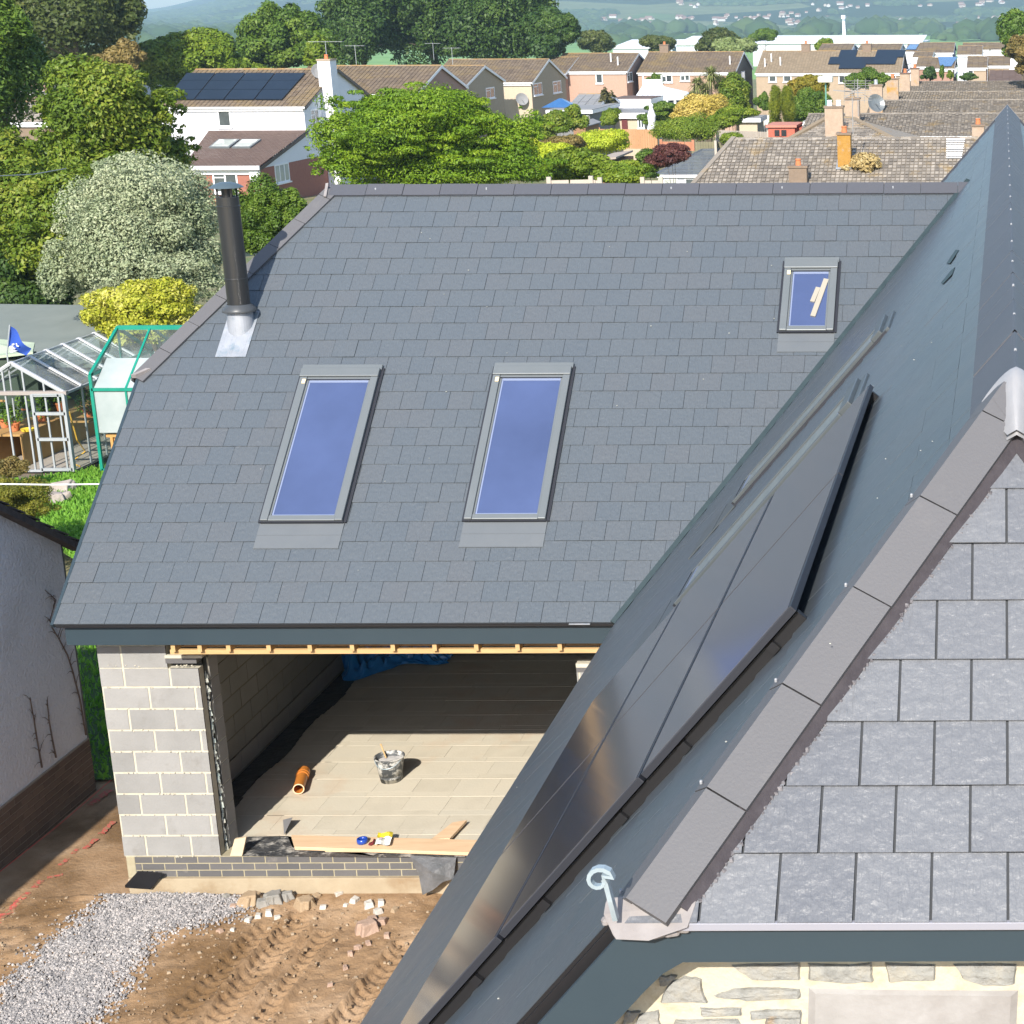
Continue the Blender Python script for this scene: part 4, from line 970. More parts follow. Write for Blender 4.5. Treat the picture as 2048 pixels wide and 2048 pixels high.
V = np.stack([c - w, c + w, c + d + w * .3, c + d - w * .3], 1).reshape(-1, 3)
M['grassb'] = mat('grass_blade', (.10, .26, .015), (.16, .36, .03), 1, .7, c3=(.22, .40, .05), tint=.8, trans=.3)
struct(npart('grass', V, np.arange(4 * n).reshape(n, 4), g_.random(n), M['grassb']), 'stuff')
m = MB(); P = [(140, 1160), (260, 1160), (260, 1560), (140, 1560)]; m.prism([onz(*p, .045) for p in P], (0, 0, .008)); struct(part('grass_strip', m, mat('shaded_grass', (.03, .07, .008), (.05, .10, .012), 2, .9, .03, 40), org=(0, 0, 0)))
# paving and soil by the greenhouse
m = MB(); m.prism([onz(*p, .03) for p in [(-60, 985), (130, 985), (195, 930), (185, 895), (-60, 900)]], (0, 0, .02)); struct(part('garden_path', m, mat('path', (.12, .09, .06), (.22, .17, .12), 2, .95, .02, 12), org=(0, 0, 0)))
# rocks
for i, (x, y, r_) in enumerate([(125, 985, .22), (112, 1005, .20), (105, 985, .13)]):
    p = onz(x, y, .05); m = MB(); m.rock((p[0], p[1], r_ * .5), r_, sq=.8); m.rock((p[0] + r_ * .4, p[1] + .1, r_ * .6), r_ * .7, sq=.8)
    tag(part('rock', m, mat('garden_rock', (.30, .25, .22), (.45, .40, .36), 5, .9, .02, 10), bevel=.02), ('largest grey garden rock at the edge of the lawn', 'rounded grey garden rock in front of the largest one', 'small dark garden rock beside the low shrub')[i], 'rock')
# white line across the garden
m = MB(); a, b = ony(-10, 968, 25), ony(215, 968, 25.5); m.tube([a, (a + b) / 2 - A(0, 0, .012), b], .012, 6)
tag(part('washing_line', m, mat('white_line', (.8, .8, .8), rough=.5)), 'white line strung across the garden above the low shrub', 'line')
m = MB(); a, b = ony(-10, 352, 36), ony(132, 337, 42); m.tube([a, (a + b) / 2 - A(0, 0, .05), b], .012, 5)
tag(part('overhead_wire', m, mat('grey_wire', (.4, .4, .4), rough=.5)), 'thin grey wire sagging in front of the tall trees', 'wire')
# felt roofed outbuilding
t = thing('garage', 'low outbuilding with a plain grey green felt roof behind the greenhouse', 'garage', ony(90, 700, 38))
m = MB(); Pf = [ony(-40, 735, 36), ony(205, 735, 36), ony(190, 617, 41.5), ony(-40, 614, 41.5)]
zc = [1.95, 1.95, None, None]; m.prism(Pf, (0, 0, .08)); part('felt_roof', m, mat('felt', (.16, .185, .17), (.20, .225, .205), 1.2, .95, .004, 60), t)
m = MB(); m.prism([(p[0] * .997, p[1] + (.3 if p[1] < 38 else -.3), 0) for p in Pf], (0, 0, Pf[0][2] - .05)); part('wall', m, mat('dark_wall', (.10, .08, .06), rough=.9), t)
t = thing('cold_frame', 'pale green flat topped store at the left edge below the flag', 'store', ony(20, 690, 35))
m = MB(); Pc = [ony(-30, 720, 34.6), ony(66, 708, 34.6), ony(70, 690, 35.6), ony(-30, 680, 35.6)]; m.prism(Pc, (0, 0, .05)); part('lid', m, mat('palegreen', (.35, .42, .30), (.42, .48, .36), 3, .8), t)
m = MB(); m.prism([(p[0], p[1] + .02, .1) for p in Pc], (0, 0, Pc[0][2] - .12)); part('side', m, mat('darkgreen', (.05, .07, .05), rough=.9), t)

# ---- aluminium greenhouse
M['alu'] = mat('aluminium', (.34, .37, .39), (.42, .44, .46), 6, .4, metal=.2)
M['aluw'] = mat('pale_aluminium', (.62, .62, .65), rough=.35, metal=.1)
M['glass'] = glassmat('greenhouse_glass', (.86, .93, .92), .12, .22)
M['glassd'] = glassmat('dusty_glass', (.8, .88, .88), .2, .55)
Y0, Y1 = 32.82, 36.6; xr_ = -17.80; ap = ony(22, 727, Y0); zr_ = ap[2]; xa = ap[0]; xl_ = 2 * xa - xr_; ze_ = ony(125, 787, Y0)[2]
t = thing('greenhouse', 'silver aluminium greenhouse with open bench inside and ladder like door', 'greenhouse', (xa, Y0, .1))
m = MB(); b = .045
for y in (Y0, Y1):
    m.bar((xr_, y, .1), (xr_, y, ze_), b); m.bar((xl_, y, .1), (xl_, y, ze_), b); m.bar((xr_, y, ze_), (xa, y, zr_), b); m.bar((xl_, y, ze_), (xa, y, zr_), b); m.bar((xl_, y, .12), (xr_, y, .12), b); m.bar((xl_, y, ze_), (xr_, y, ze_), b * .8)
m.bar((xr_, Y0, ze_), (xr_, Y1, ze_), b); m.bar((xl_, Y0, ze_), (xl_, Y1, ze_), b); m.bar((xa, Y0, zr_), (xa, Y1, zr_), b)
for y in np.linspace(Y0, Y1, 7)[1:-1]: m.bar((xr_, y, .1), (xr_, y, ze_), .03)
for k in range(1, 5):
    x = xr_ + (xl_ - xr_) * k / 5; m.bar((x, Y0, .1), (x, Y0, ze_ + (zr_ - ze_) * (1 - abs(x - xa) / abs(xr_ - xa))), .03)
part('frame', m, M['alu'], t)
m = MB()
for y in np.linspace(Y0, Y1, 7): m.bar((xr_ + .0, y, ze_ + .03), (xa, y, zr_ + .03), .055, .03); m.bar((xl_, y, ze_ + .03), (xa, y, zr_ + .03), .055, .03)
peach('glazing_bar', m, M['aluw'], t)
m = MB()
for sx in (xr_, xl_):
    m.add([(sx, Y0, ze_), (sx, Y1, ze_), (xa, Y1, zr_), (xa, Y0, zr_)], [(0, 1, 2, 3)])
part('roof_glass', m, M['glassd'], t)
m = MB(); 
for sx in (xr_, xl_): m.add([(sx, Y0, .1), (sx, Y1, .1), (sx, Y1, ze_), (sx, Y0, ze_)], [(0, 1, 2, 3)])
m.add([(xl_, Y1, .1), (xr_, Y1, .1), (xr_, Y1, ze_), (xa, Y1, zr_), (xl_, Y1, ze_)], [(0, 1, 2, 3, 4)])
part('wall_glass', m, M['glass'], t)
m = MB(); xd_ = ony(60, 762, Y0 - .06)[0]; xe_ = ony(118, 750, Y0 - .06)[0] + .03; yd = Y0 - .06
m.bar((xd_, yd, .12), (xd_, yd, ze_), .055); m.bar((xe_, yd, .12), (xe_, yd, ze_), .055); m.bar((xe_ - .1, yd, .12), (xe_ - .1, yd, ze_), .03)
for z in (.16, .75, 1.25, 1.62, ze_ - .03): m.bar((xd_, yd, z), (xe_, yd, z), .055 if z in (.16, 1.25, .75) else .03)
part('door', m, M['alu'], t)
m = MB(); m.box((xl_ - .05, Y0 - .05, ze_ - .02), (xe_ + .05, Y0 + .04, ze_ + .05)); part('door_track', m, mat('track', (.32, .28, .26), rough=.6), t)
m = MB(); m.box((xl_ + .1, Y0 + .3, .72), (xa - .15, Y1 - .2, .76)); m.box((xl_ + .1, Y0 + .3, .1), (xl_ + .14, Y1 - .2, .72)); m.box((xa - .2, Y0 + .3, .1), (xa - .16, Y1 - .2, .74)); m.box((xl_ + .2, Y0 + .5, 1.35), (xa - .5, Y0 + .55, 1.39))
m.box((xr_ - .5, Y0 + .9, .85), (xr_ - .1, Y1 - .3, .88)); part('bench', m, mat('bench_wood', (.34, .19, .06), (.44, .27, .10), 3, .8), t)
m = MB(); m.box((xl_, Y0 + .1, .08), (xr_, Y1, .12)); part('base_slab', m, mat('slabs', (.30, .27, .23), (.38, .34, .29), 2, .9), t)
pm = mat('pot', (.52, .16, .06), (.6, .2, .08), 4, .8)
leafm = {}
def LM(name, a, b, c, tr=.3):
    if name not in leafm: leafm[name] = mat(name, a, b, .4, .55, c3=c, tint=.9, trans=tr, spec=.35)
    return leafm[name]
PP = [(xa - .45, Y0 + .6), (xa - .8, Y0 + .9), (xa - .35, Y0 + 1.4), (xa - .9, Y0 + 1.9), (xa - .5, Y0 + 2.4), (xr_ - .3, Y0 + 1.3), (xr_ - .3, Y0 + 1.9)]
LP = ['orange plant pot with yellow watering dish at the front of the greenhouse bench', 'orange plant pot set back on the greenhouse bench', 'orange plant pot near the aisle in the middle of the bench', 'orange plant pot by the glass in the middle of the bench', 'orange plant pot at the far end of the bench', 'front orange pot on the narrow right hand shelf', 'rear orange pot on the narrow right hand shelf']
for i, (x, y) in enumerate(PP):
    z0 = .765 if i < 5 else .885
    tt = thing('plant_pot', LP[i], 'plant pot', (x, y, z0), 'pots inside the aluminium greenhouse')
    m = MB(); m.lathe((x, y, z0), [(.0001, 0), (.07, 0), (.10, .14), (.115, .14), (.115, .17), (.09, .17), (.0001, .15)], 16); part('pot', m, pm, tt)
    V, F_, ti = leafcloud([(x, y, z0 + .30)], [(.17, .17, .2)], 260, .035, seed=i); npart('foliage', V, F_, ti, LM('pot_leaf', (.05, .12, .01), (.10, .20, .02), (.2, .3, .04)), tt)
m = MB(); p = A(xa - .45, Y0 + .55, .77); m.lathe(p + A(.28, .0, 0), [(.0001, .005), (.11, .005), (.13, .05), (.125, .05), (.0001, .02)], 16)
tag(part('dish', m, mat('yellow_dish', (.75, .55, .05), rough=.5)), 'small yellow dish on the greenhouse bench', 'dish')
m = MB(); m.tube([(xa + .9, Y0 + .25, .14), (xa + .6, Y0 + .5, .15), (xa + .75, Y0 + .8, .3), (xr_ - .15, Y0 + .5, .6), (xr_ - .12, Y0 + .3, 1.2)], .014, 6)
tag(part('garden_hose', m, mat('hose', (.72, .42, .05), rough=.5)), 'orange hose trailing behind the greenhouse door', 'hose')

# ---- green framed greenhouse
M['green'] = mat('green_frame', (.0, .20, .14), (.01, .26, .18), 3, .4)
G0 = onz(205, 942, .1); gx0, gy0 = G0[0], G0[1]; gx1 = gx0 + 3.2; gy1 = gy0 + 2.5; gym = gy0 + 1.25
ze2 = ony(182, 750, gy0)[2]; z_mid = ony(190, 786, gy0)[2]; zr2 = ony(258, 655, gym)[2]
t = thing('greenhouse', 'green framed greenhouse with whitewashed lower panes beside the roof verge', 'greenhouse', (gx0, gy0, .1))
m = MB(); b = .055
for x in (gx0, gx1):
    m.bar((x, gy0, .1), (x, gy0, ze2), b); m.bar((x, gy1, .1), (x, gy1, ze2), b); m.bar((x, gy0, ze2), (x, gym, zr2), b); m.bar((x, gy1, ze2), (x, gym, zr2), b); m.bar((x, gy0, ze2), (x, gy1, ze2), b)
for y in (gy0, gy1): m.bar((gx0, y, ze2 - .28), (gx1, y, ze2 - .28), b); m.bar((gx0, y, .12), (gx1, y, .12), b)
m.bar((gx0, gym, zr2), (gx1, gym, zr2), b * 1.5); m.bar((gx0, gym, .1), (gx0, gym, zr2), .035)
for k in range(1, 5): 
    x = gx0 + (gx1 - gx0) * k / 5; m.bar((x, gy0, ze2 - .28), (x, gym, zr2), .04); m.bar((x, gy1, ze2), (x, gym, zr2), .04); m.bar((x, gy0, .1), (x, gy0, ze2 - .28), .035)
part('frame', m, M['green'], t)
m = MB()
m.add([(gx0, gy1, ze2), (gx1, gy1, ze2), (gx1, gym, zr2), (gx0, gym, zr2)], [(0, 1, 2, 3)])
ym_ = gy0 + .62; zm_ = (ze2 - .28) + (zr2 - ze2 + .28) * .5
m.add([(gx0, ym_, zm_), (gx1, ym_, zm_), (gx1, gym, zr2), (gx0, gym, zr2)], [(0, 1, 2, 3)])
m.add([(gx0, gy0, .1), (gx0, gy1, .1), (gx0, gy1, ze2), (gx0, gym, zr2), (gx0, gy0, ze2)], [(0, 1, 2, 3, 4)]); part('glass', m, M['glass'], t)
ww = mat('whitewashed_glass', (.27, .32, .32), (.38, .42, .42), 1.4, .6)
m = MB(); m.box((gx0 + .03, gy0 + .01, .85), (gx1, gy0 + .016, ze2 - .3)); m.add([(gx0 + .03, gy0, ze2 - .27), (gx1, gy0, ze2 - .27), (gx1, ym_, zm_), (gx0 + .03, ym_, zm_)], [(0, 1, 2, 3)]); part('whitewashed_panes', m, ww, t)
m = MB(); m.box((gx0 + .1, gy0 + .1, .74), (gx1, gy0 + .5, .80)); m.bar((gx0 + .2, gy0 + .12, .1), (gx0 + .2, gy0 + .12, .74), .05); m.bar((gx0 + .2, gy0 + .15, .74), (gx0 + .55, gy0 + .15, .12), .03); part('bench', m, mat('bench_orange', (.50, .26, .08), rough=.8), t)

# ---- flag
fp = ony(14, 708, 32.9); ft_ = ony(20, 652, 32.9)
t = thing('flag', 'blue flag with white emblem flying from a short pole over the greenhouse', 'flag', (fp[0], fp[1], fp[2] - .9))
m = MB(); m.tube([fp - A(.02, 0, 1.2), fp, ft_ + A(0, 0, .02)], .014, 8); part('pole', m, M['alu'], t)
q = [(20, 652), (34, 670), (48, 688), (60, 698), (55, 708), (50, 711), (36, 703), (24, 696), (13, 692)]
tr = ony(59, 690, 32.85); c0 = ony(20, 652, 32.9); c1 = ony(13, 693, 32.9); c2 = ony(61, 697, 32.8); c3 = ony(51, 711, 32.8)
nu, nv = 16, 10; g = []
for j in range(nv + 1):
    for i in range(nu + 1):
        u_, v_ = i / nu, j / nv; p = (c0 * (1 - u_) + c2 * u_) * (1 - v_) + (c1 * (1 - u_) + c3 * u_) * v_
        g.append(p + A(0, .05 * math.sin(u_ * 7 + v_ * 2), .02 * math.sin(u_ * 6)))
m = MB(); m.add(g, [(j * (nu + 1) + i, j * (nu + 1) + i + 1, (j + 1) * (nu + 1) + i + 1, (j + 1) * (nu + 1) + i) for j in range(nv) for i in range(nu)])
part('flag_cloth', m, mat('flag_blue', (.02, .07, .36), (.03, .09, .44), 2, .7, trans=.2), t)
m = MB()
G = lambda u_, v_: A(*g[int(round(v_ * nv)) * (nu + 1) + int(round(u_ * nu))]) + A(0, -.03, 0)
for (u_, v_, r_) in ((.30, .75, .035), (.36, .85, .045), (.43, .85, .045), (.45, .95, .05), (.52, .9, .05), (.38, .65, .03)): m.lathe(G(u_, v_), [(.0001, .0), (r_, -.01), (r_ * .8, -.03)], 10); 
m.tube([G(.50, .42), G(.56, .5), G(.62, .42)], .012, 5)
part('emblem', m, mat('emblem_white', (.82, .82, .86), rough=.6), t)
HAZE = 2.2e-4
# ================================================================ background houses
S = 1.4
M['tile_br'] = mat('brown_roof_tile', (.11, .078, .055), (.17, .125, .085), 1.1, .9, .01, 8, c3=(.22, .165, .11), tint=.6, dirt=(.235, .165, .07), dscale=.5, dlo=.48, dhi=.68)
M['tile_rd'] = mat('red_brown_tile', (.11, .07, .055), (.15, .10, .08), 1.5, .9, .004, 20, tint=.6)
M['tile_gr'] = mat('buff_roof_tile', (.15, .13, .11), (.25, .215, .175), 1.3, .9, .006, 12, c3=(.40, .35, .29), tint=.8, dirt=(.36, .24, .085), dscale=.9, dlo=.56, dhi=.78)
M['tile_tan'] = mat('tan_roof_tile', (.22, .165, .105), (.30, .23, .15), 1.3, .9, .006, 12, tint=.8)
M['lichen'] = mat('lichen_ridge', (.34, .20, .07), (.42, .26, .10), 1.5, .9, .01, 10, c3=(.36, .30, .22), tint=.6)
M['pink'] = mat('pink_brick', (.33, .19, .145), (.38, .23, .17), 6, .9, .003, 30)
M['pinklit'] = mat('sunlit_pink_brick', (.42, .265, .195), (.47, .31, .235), 6, .9, .003, 30)
M['cream'] = mat('cream_wall', (.48, .40, .29), (.52, .44, .33), 4, .9)
M['tanbrick'] = mat('tan_brick', (.35, .265, .185), (.40, .31, .22), 6, .9, .003, 30)
M['whitewall'] = mat('white_render', (.72, .73, .78), (.76, .77, .81), 1, .9)
M['redbrick'] = mat('red_brick', (.28, .105, .075), (.33, .135, .095), 6, .9, .003, 30)
M['brownbrick'] = mat('shaded_brown_brick', (.19, .14, .10), (.23, .17, .125), 5, .9)
M['pv_far'] = mat('blue_black_panels', (.010, .016, .028), (.013, .02, .034), 1, .35, spec=.25)
M['felt2'] = mat('flat_roof', (.22, .22, .225), (.28, .28, .28), 1, .9)
def window(root, plane, rect, bars=1, pale=False, dpt=.03):
    """plane 'f' (y = const) or 'g' (x = const) with its coordinate; rect in photo pixels"""
    ax, cst = plane; x0, y0, x1, y1 = rect
    if ax == 'f': a, b = ony(x0, y0, cst), ony(x1, y1, cst); u = A(1, 0, 0); n = A(0, -1, 0); w = b[0] - a[0]
    else: a, b = onx(x0, y0, cst), onx(x1, y1, cst); u = A(0, 1, 0); n = A(1, 0, 0); w = b[1] - a[1]
    if ax == 'g': zb_ = min(a[2], b[2]); zt2 = onx(x0, y0, cst)[2]; zb_ = onx(x0, y0 + (y1 - y0) * .93, cst)[2]
    else: zt2, zb_ = a[2], b[2]
    h = zt2 - zb_; O = A(a[0], a[1], zb_); e = min(.09, w * .12)
    m = MB(); bx = lambda p, q, r_, s_, d0, d1: m.obox(O + u * p + A(0, 0, r_) + n * d0, u * (q - p), A(0, 0, s_ - r_), n * (d1 - d0))
    bx(0, w, 0, e, 0, dpt); bx(0, w, h - e, h, 0, dpt); bx(0, e, e, h - e, 0, dpt); bx(w - e, w, e, h - e, 0, dpt)
    for k in range(bars): c = w * (k + 1) / (bars + 1); bx(c - e / 2, c + e / 2, e, h - e, 0, dpt)
    if bars == 1: bx(e, w / 2, h * .68, h * .68 + e * .7, 0, dpt)
    fo = part('window', m, M['white'], root)
    m = MB(); bx(e * .8, w - e * .8, e * .8, h - e * .8, -.02 + .025, .012); part('pane', m, M['pane_pale'] if pale else M['pane_far'], fo)
    m = MB(); bx(-.06, w + .06, -.08, 0, 0, .12); part('sill', m, M['white'], fo)
    return fo
def gabled(name, label, F, xl, xr, ye, yr, dpt, wall, gable=None, tile='tile_br', ridge='lichen', cat='house', ext=0, win_f=(), win_g=(), tw=.30, tg=.32, base=None, group=None, xr_eave=None, lift=.022, barge='white', overl=.15, hipl=0, gapt=.05):
    """house whose front eaves run along x at depth F; eave height from photo row ye, ridge from yr; right gable at px xr"""
    R_ = ony(xr, ye, F); X1 = R_[0]; z_e = R_[2]; X0 = ony(xl, ye, F)[0]; z_r = ony(xr, yr, F + dpt / 2)[2]; zb_ = gz(F) - .1 if base is None else base
    t = thing(name, label, cat, ((X0 + X1) / 2, F + dpt / 2, zb_), group); B = F + dpt; c = F + dpt / 2
    m = MB(); g = [(X1, F, zb_), (X1, B, zb_), (X1, B, z_e), (X1, c, z_r - .05), (X1, F, z_e)]
    if hipl: m.box((X0, F, zb_), (X1, B, z_e)); m.prism([(X1, F, z_e), (X1, B, z_e), (X1, c, z_r - .05)], (X0 + hipl - X1, 0, 0))
    else: m.prism(g, (X0 - X1, 0, 0))
    part('wall', m, M[wall], t)
    if gable: m = MB(); m.prism([(p[0] + .0, p[1], p[2]) for p in g], (.02, 0, 0)); part('gable', m, M[gable], t)  # darker gable brick has that side's shade put into its colour
    o = overl; sl = (z_r - z_e) / (dpt / 2); L_ = math.hypot(dpt / 2 + o, sl * (dpt / 2 + o)); ang = math.atan(sl)
    m = MB()
    for sg, y0 in ((1, F - o), (-1, B + o)):
        s_ = A(0, sg * math.cos(ang), math.sin(ang)); n_ = A(0, -sg * math.sin(ang), math.cos(ang)); u_ = A(sg, 0, 0)
        a0, a1 = (X0 - .1, X1 + o) if sg == 1 else (-X1 - o, -X0 + .1)
        Oo = A(0, y0, z_e - sl * o + .05)
        al_, ar_ = (a0 + hipl, a1) if sg == 1 else (a0, a1 - hipl)
        slates(m, Oo, u_, s_, n_, [(a0, 0), (a1, 0), (ar_, L_), (al_, L_)], tw, tg, gap=gapt, lift=lift, th=.02, jit=.003, bond=0)
        m.prism([Oo + u_ * a0, Oo + u_ * a1, Oo + u_ * ar_ + s_ * L_, Oo + u_ * al_ + s_ * L_], -n_ * .05, 0)
    if hipl: m.add([(X0 - .1, F - o, z_e - sl * o + .08), (X0 - .1 + hipl, c, z_r + .08), (X0 - .1, B + o, z_e - sl * o + .08)], [(0, 1, 2)]); m.bar((X0 - .1, F - o, z_e - sl * o + .1), (X0 - .1 + hipl, c, z_r + .1), .22, .1)
    part('roof', m, M[tile], t)
    m = MB(); ridgecap(m, A(X0 - .1 + hipl, c, z_r + .06), A(X1 + o, c, z_r + .06), (0, -math.cos(ang), -math.sin(ang)), (0, math.cos(ang), -math.sin(ang)), .2, .45, .03, side=.03); part('ridge_tiles', m, M[ridge], t)
    m = MB(); bm_ = M['white'] if barge == 'white' else M['black']
    for sg, y0 in ((1, F - o), (-1, B + o)): m.bar((X1 + o, y0, z_e - sl * o - .06), (X1 + o, c, z_r - .06), .04, .2)
    part('bargeboard', m, bm_, t)
    m = MB(); m.box((X0 - .1, F - o - .1, z_e - sl * o - .06), (X1 + o, F - o - .01, z_e - sl * o + .05)); m.box((X0, F - .14, z_e - sl * o - .22), (X1, F - .10, z_e - sl * o - .07)); part('gutter', m, M['white'], t)
    for w in win_f: window(t, ('f', F - .005), w[:4], *(w[4:]))
    for w in win_g: window(t, ('g', X1 + (.025 if gable else .005)), w[:4], *(w[4:]))
    return dict(t=t, X0=X0, X1=X1, F=F, B=B, c=c, ze=z_e, zr=z_r, sl=sl, zb=zb_, ang=ang)
def on_slope(h, x, y):    # photo pixel -> front roof slope of house h
    return onp(x, y, (0, -h['sl'], 1), (0, h['F'], h['ze']))
def chimney(root, c, w, d, z0, z1, m_, cap='brownbrick', pots=1, potm=None):
    m = MB(); m.box((c[0] - w / 2, c[1] - d / 2, z0), (c[0] + w / 2, c[1] + d / 2, z1)); ch = part('chimney', m, m_, root)
    m = MB(); m.box((c[0] - w / 2 - .05, c[1] - d / 2 - .05, z1), (c[0] + w / 2 + .05, c[1] + d / 2 + .05, z1 + .09)); part('chimney_cap', m, M[cap], ch)
    for k in range(pots):
        m = MB(); m.lathe((c[0] + (k - (pots - 1) / 2) * w * .5, c[1], z1 + .09), [(.13, 0), (.11, .2), (.13, .24), (.12, .28), (.0001, .26)], 14); part('chimney_pot', m, potm or pm, ch)
    return ch
def dish(root, p, r_=.3, mt=None):
    m = MB(); d = unit(A(.5, -.8, .35)); u = unit(np.cross(d, (0, 0, 1))); v = np.cross(d, u); n = 20; vs_ = [p - d * r_ * .3]
    for i, k in ((1, .55), (2, 1.)):
        for j in range(n): a = 2 * math.pi * j / n; vs_.append(p - d * r_ * .3 * (1 - k * k) + r_ * k * (math.cos(a) * u + math.sin(a) * v))
    fs = [(0, 1 + j, 1 + (j + 1) % n) for j in range(n)] + [(1 + j, 1 + (j + 1) % n, 1 + n + (j + 1) % n, 1 + n + j) for j in range(n)]
    m.add(vs_, fs); m.bar(p - d * r_ * .2, p + d * r_ * .7 - A(0, 0, r_ * .6), .03); m.bar(p - d * r_ * .3, p - A(0, -.4, .25), .04)
    return part('satellite_dish', m, mt or M['felt2'], root)
def aerial(root, p, h, w=.9, n=7, mt='alu'):
    m = MB(); m.tube([p, p + A(0, 0, h)], .02, 6); t_ = p + A(0, 0, h - .05); m.bar(t_ - A(w / 2, 0, 0), t_ + A(w / 2, 0, 0), .025)
    for k in range(n): m.bar(t_ + A(-w / 2 + w * k / (n - 1), -.22, 0), t_ + A(-w / 2 + w * k / (n - 1), .22, 0), .015)
    return part('aerial', m, M[mt], root)

# --- white house with panels
F1 = 80 * S
h = gabled('white_house', 'white rendered house with a large solar array and a red brick lean-to extension', F1, 317, 607, 213, 139, 8.6 * S, 'whitewall', ext=0, win_f=[(434, 221, 464, 254, 0)], win_g=[(620, 219, 640, 262, 1)], barge='black', tile='tile_br')
for a in range(4):
    for b in range(3):
        xa0 = np.array([374, 433, 493, 552, 613]); xb0 = np.array([333, 390, 449, 510, 566]); yy = [151, 166, 184.5, 204]
        def q(i, j): 
            k = (yy[j] - 151) / (204 - 151); return on_slope(h, xa0[i] + (xb0[i] - xa0[i]) * k, yy[j])
        c = [q(a, b + 1), q(a + 1, b + 1), q(a + 1, b), q(a, b)]; ce = sum(c) / 4; c = [ce + (p - ce) * .96 + A(0, -.05, .12) for p in c]
        m = MB(); m.prism(c, A(0, -.02, .06)); part('solar_panel', m, M['pv_far'], h['t'])
chx = onx(660, 200, h['X1'] + .45)
yc_ = onx(658, 240, h['X1'] + .2)[1]; ztop = onx(658, 120, h['X1'] + .2)[2]
chimney(h['t'], (h['X1'] + .40, yc_), .8, 1.1, h['zb'], ztop, M['whitewall'], cap='tanbrick')
dish(h['t'], on_slope(h, 640, 158) + A(0, 0, .5), .5); aerial(h['t'], A(h['X1'] + .2, yc_ + .6, ztop - .2), 1.4, 2.2, 9)
# lean-to
Fe = F1 - 6.2; pe = onx(520, 330, h['X1']); Fe = pe[1]; zee = pe[2]; zt3 = ony(607, 262, F1)[2]; Xl = ony(408, 262, F1)[0]
m = MB(); slx = (zt3 - zee) / (F1 - Fe); g = [(h['X1'] - .02, Fe, h['zb']), (h['X1'] - .02, F1, h['zb']), (h['X1'] - .02, F1, zt3), (h['X1'] - .02, Fe, zee)]
m.prism([g[0], g[1], (g[1][0], F1, zee - .15), (g[0][0], Fe, zee - .15)], (Xl - h['X1'], 0, 0)); m.prism([(h['X1'] + .0, Fe + .02, h['zb']), (h['X1'] + .0, F1 + 5.5, h['zb']), (h['X1'] + .0, F1 + 5.5, zee - .22), (h['X1'] + .0, Fe + .02, zee - .22)], (.035, 0, 0)); part('extension_wall', m, M['redbrick'], h['t'])
m = MB(); m.prism([(h['X1'] + .01, Fe - .1, zee - .2), (h['X1'] + .01, F1 + 1.5, zee - .2), (h['X1'] + .01, F1 + 1.5, zt3), (h['X1'] + .01, F1, zt3)], (.03, 0, 0)); part('cladding', m, M['whitewall'], h['t'])
m = MB(); an = math.atan(slx); s_ = A(0, math.cos(an), math.sin(an)); n_ = A(0, -math.sin(an), math.cos(an)); L_ = (F1 - Fe + .3) / math.cos(an)
XLf = ony(380, 322, Fe)[0] - .3
slates(m, A(0, Fe - .3, zee - .3 * slx + .03), A(1, 0, 0), s_, n_, [(XLf, 0), (h['X1'] + .1, 0), (h['X1'] + .1, L_), (Xl + .3, L_)], .28, .2, gap=.02, lift=.012, th=.012); part('extension_roof', m, M['tile_rd'], h['t'])
m = MB(); m.bar((h['X1'] + .12, Fe - .3, zee - .2), (h['X1'] + .12, F1, zt3 - .1), .06, .2); part('dark_verge', m, M['black'], h['t'])
m = MB(); m.box((XLf, Fe - .42, zee - .25), (h['X1'] + .1, Fe - .3, zee - .02)); m.box((XLf, Fe - .1, zee - .55), (h['X1'], Fe - .02, zee - .3)); part('gutter', m, M['white'], h['t'])
pl = lambda x, y: onp(x, y, n_, (0, Fe, zee + .05))
for q in ([(418, 297), (459, 297), (480, 281), (438, 281)], [(464, 297), (501, 297), (523, 281), (484, 281)]):
    P = [pl(*p) for p in q]; m = MB(); ce = sum(P) / 4; m.prism(P, n_ * .1); fo = part('roof_window', m, M['frame'], h['t']); m = MB(); m.prism([ce + (p - ce) * .84 + n_ * .1 for p in P], n_ * .012); part('pane', m, M['pane_pale'], fo)
window(h['t'], ('g', h['X1'] + .04), (548, 330, 581, 372), 2, True); window(h['t'], ('f', Fe - .01), (424, 342, 478, 386), 1)
m = MB(); p = ony(509, 352, Fe - .1); m.box(p - A(.25, .1, .35), p + A(.25, .05, .3)); part('wall_box', m, M['white'], h['t'])

# --- stepped row of gabled houses
r1 = gabled('row_house', 'first stepped row house with wide mottled roof and brown gable right of the white house', 90 * S, 560, 830, 188, 132, 8.6 * S, 'pink', win_g=[(848, 190, 862, 206, 0), (892, 188, 918, 222, 2)])
r2 = gabled('row_house', 'second stepped row house showing a grey gable behind the treetop', 103 * S, 850, 929, 171, 132, 8.0 * S, 'tanbrick', win_g=[(971, 176, 990, 200, 1)])
r3 = gabled('row_house', 'row house with sunlit cream flank and two white windows in its grey gable', 113 * S, 860, 1062, 165, 119, 8.9 * S, 'cream', 'tanbrick', win_g=[(1066, 167, 1085, 194, 1), (1105, 163, 1123, 189, 1)])
dish(r3['t'], ony(1044, 198, 113 * S - .5), .55); 
r4 = gabled('row_house', 'narrow row house with brown gable just right of the cream flanked one', 126 * S, 1080, 1128, 148, 115, 8.4 * S, 'pinklit', 'pink', win_g=[(1139, 160, 1155, 184, 1), (1177, 156, 1190, 180, 1)])
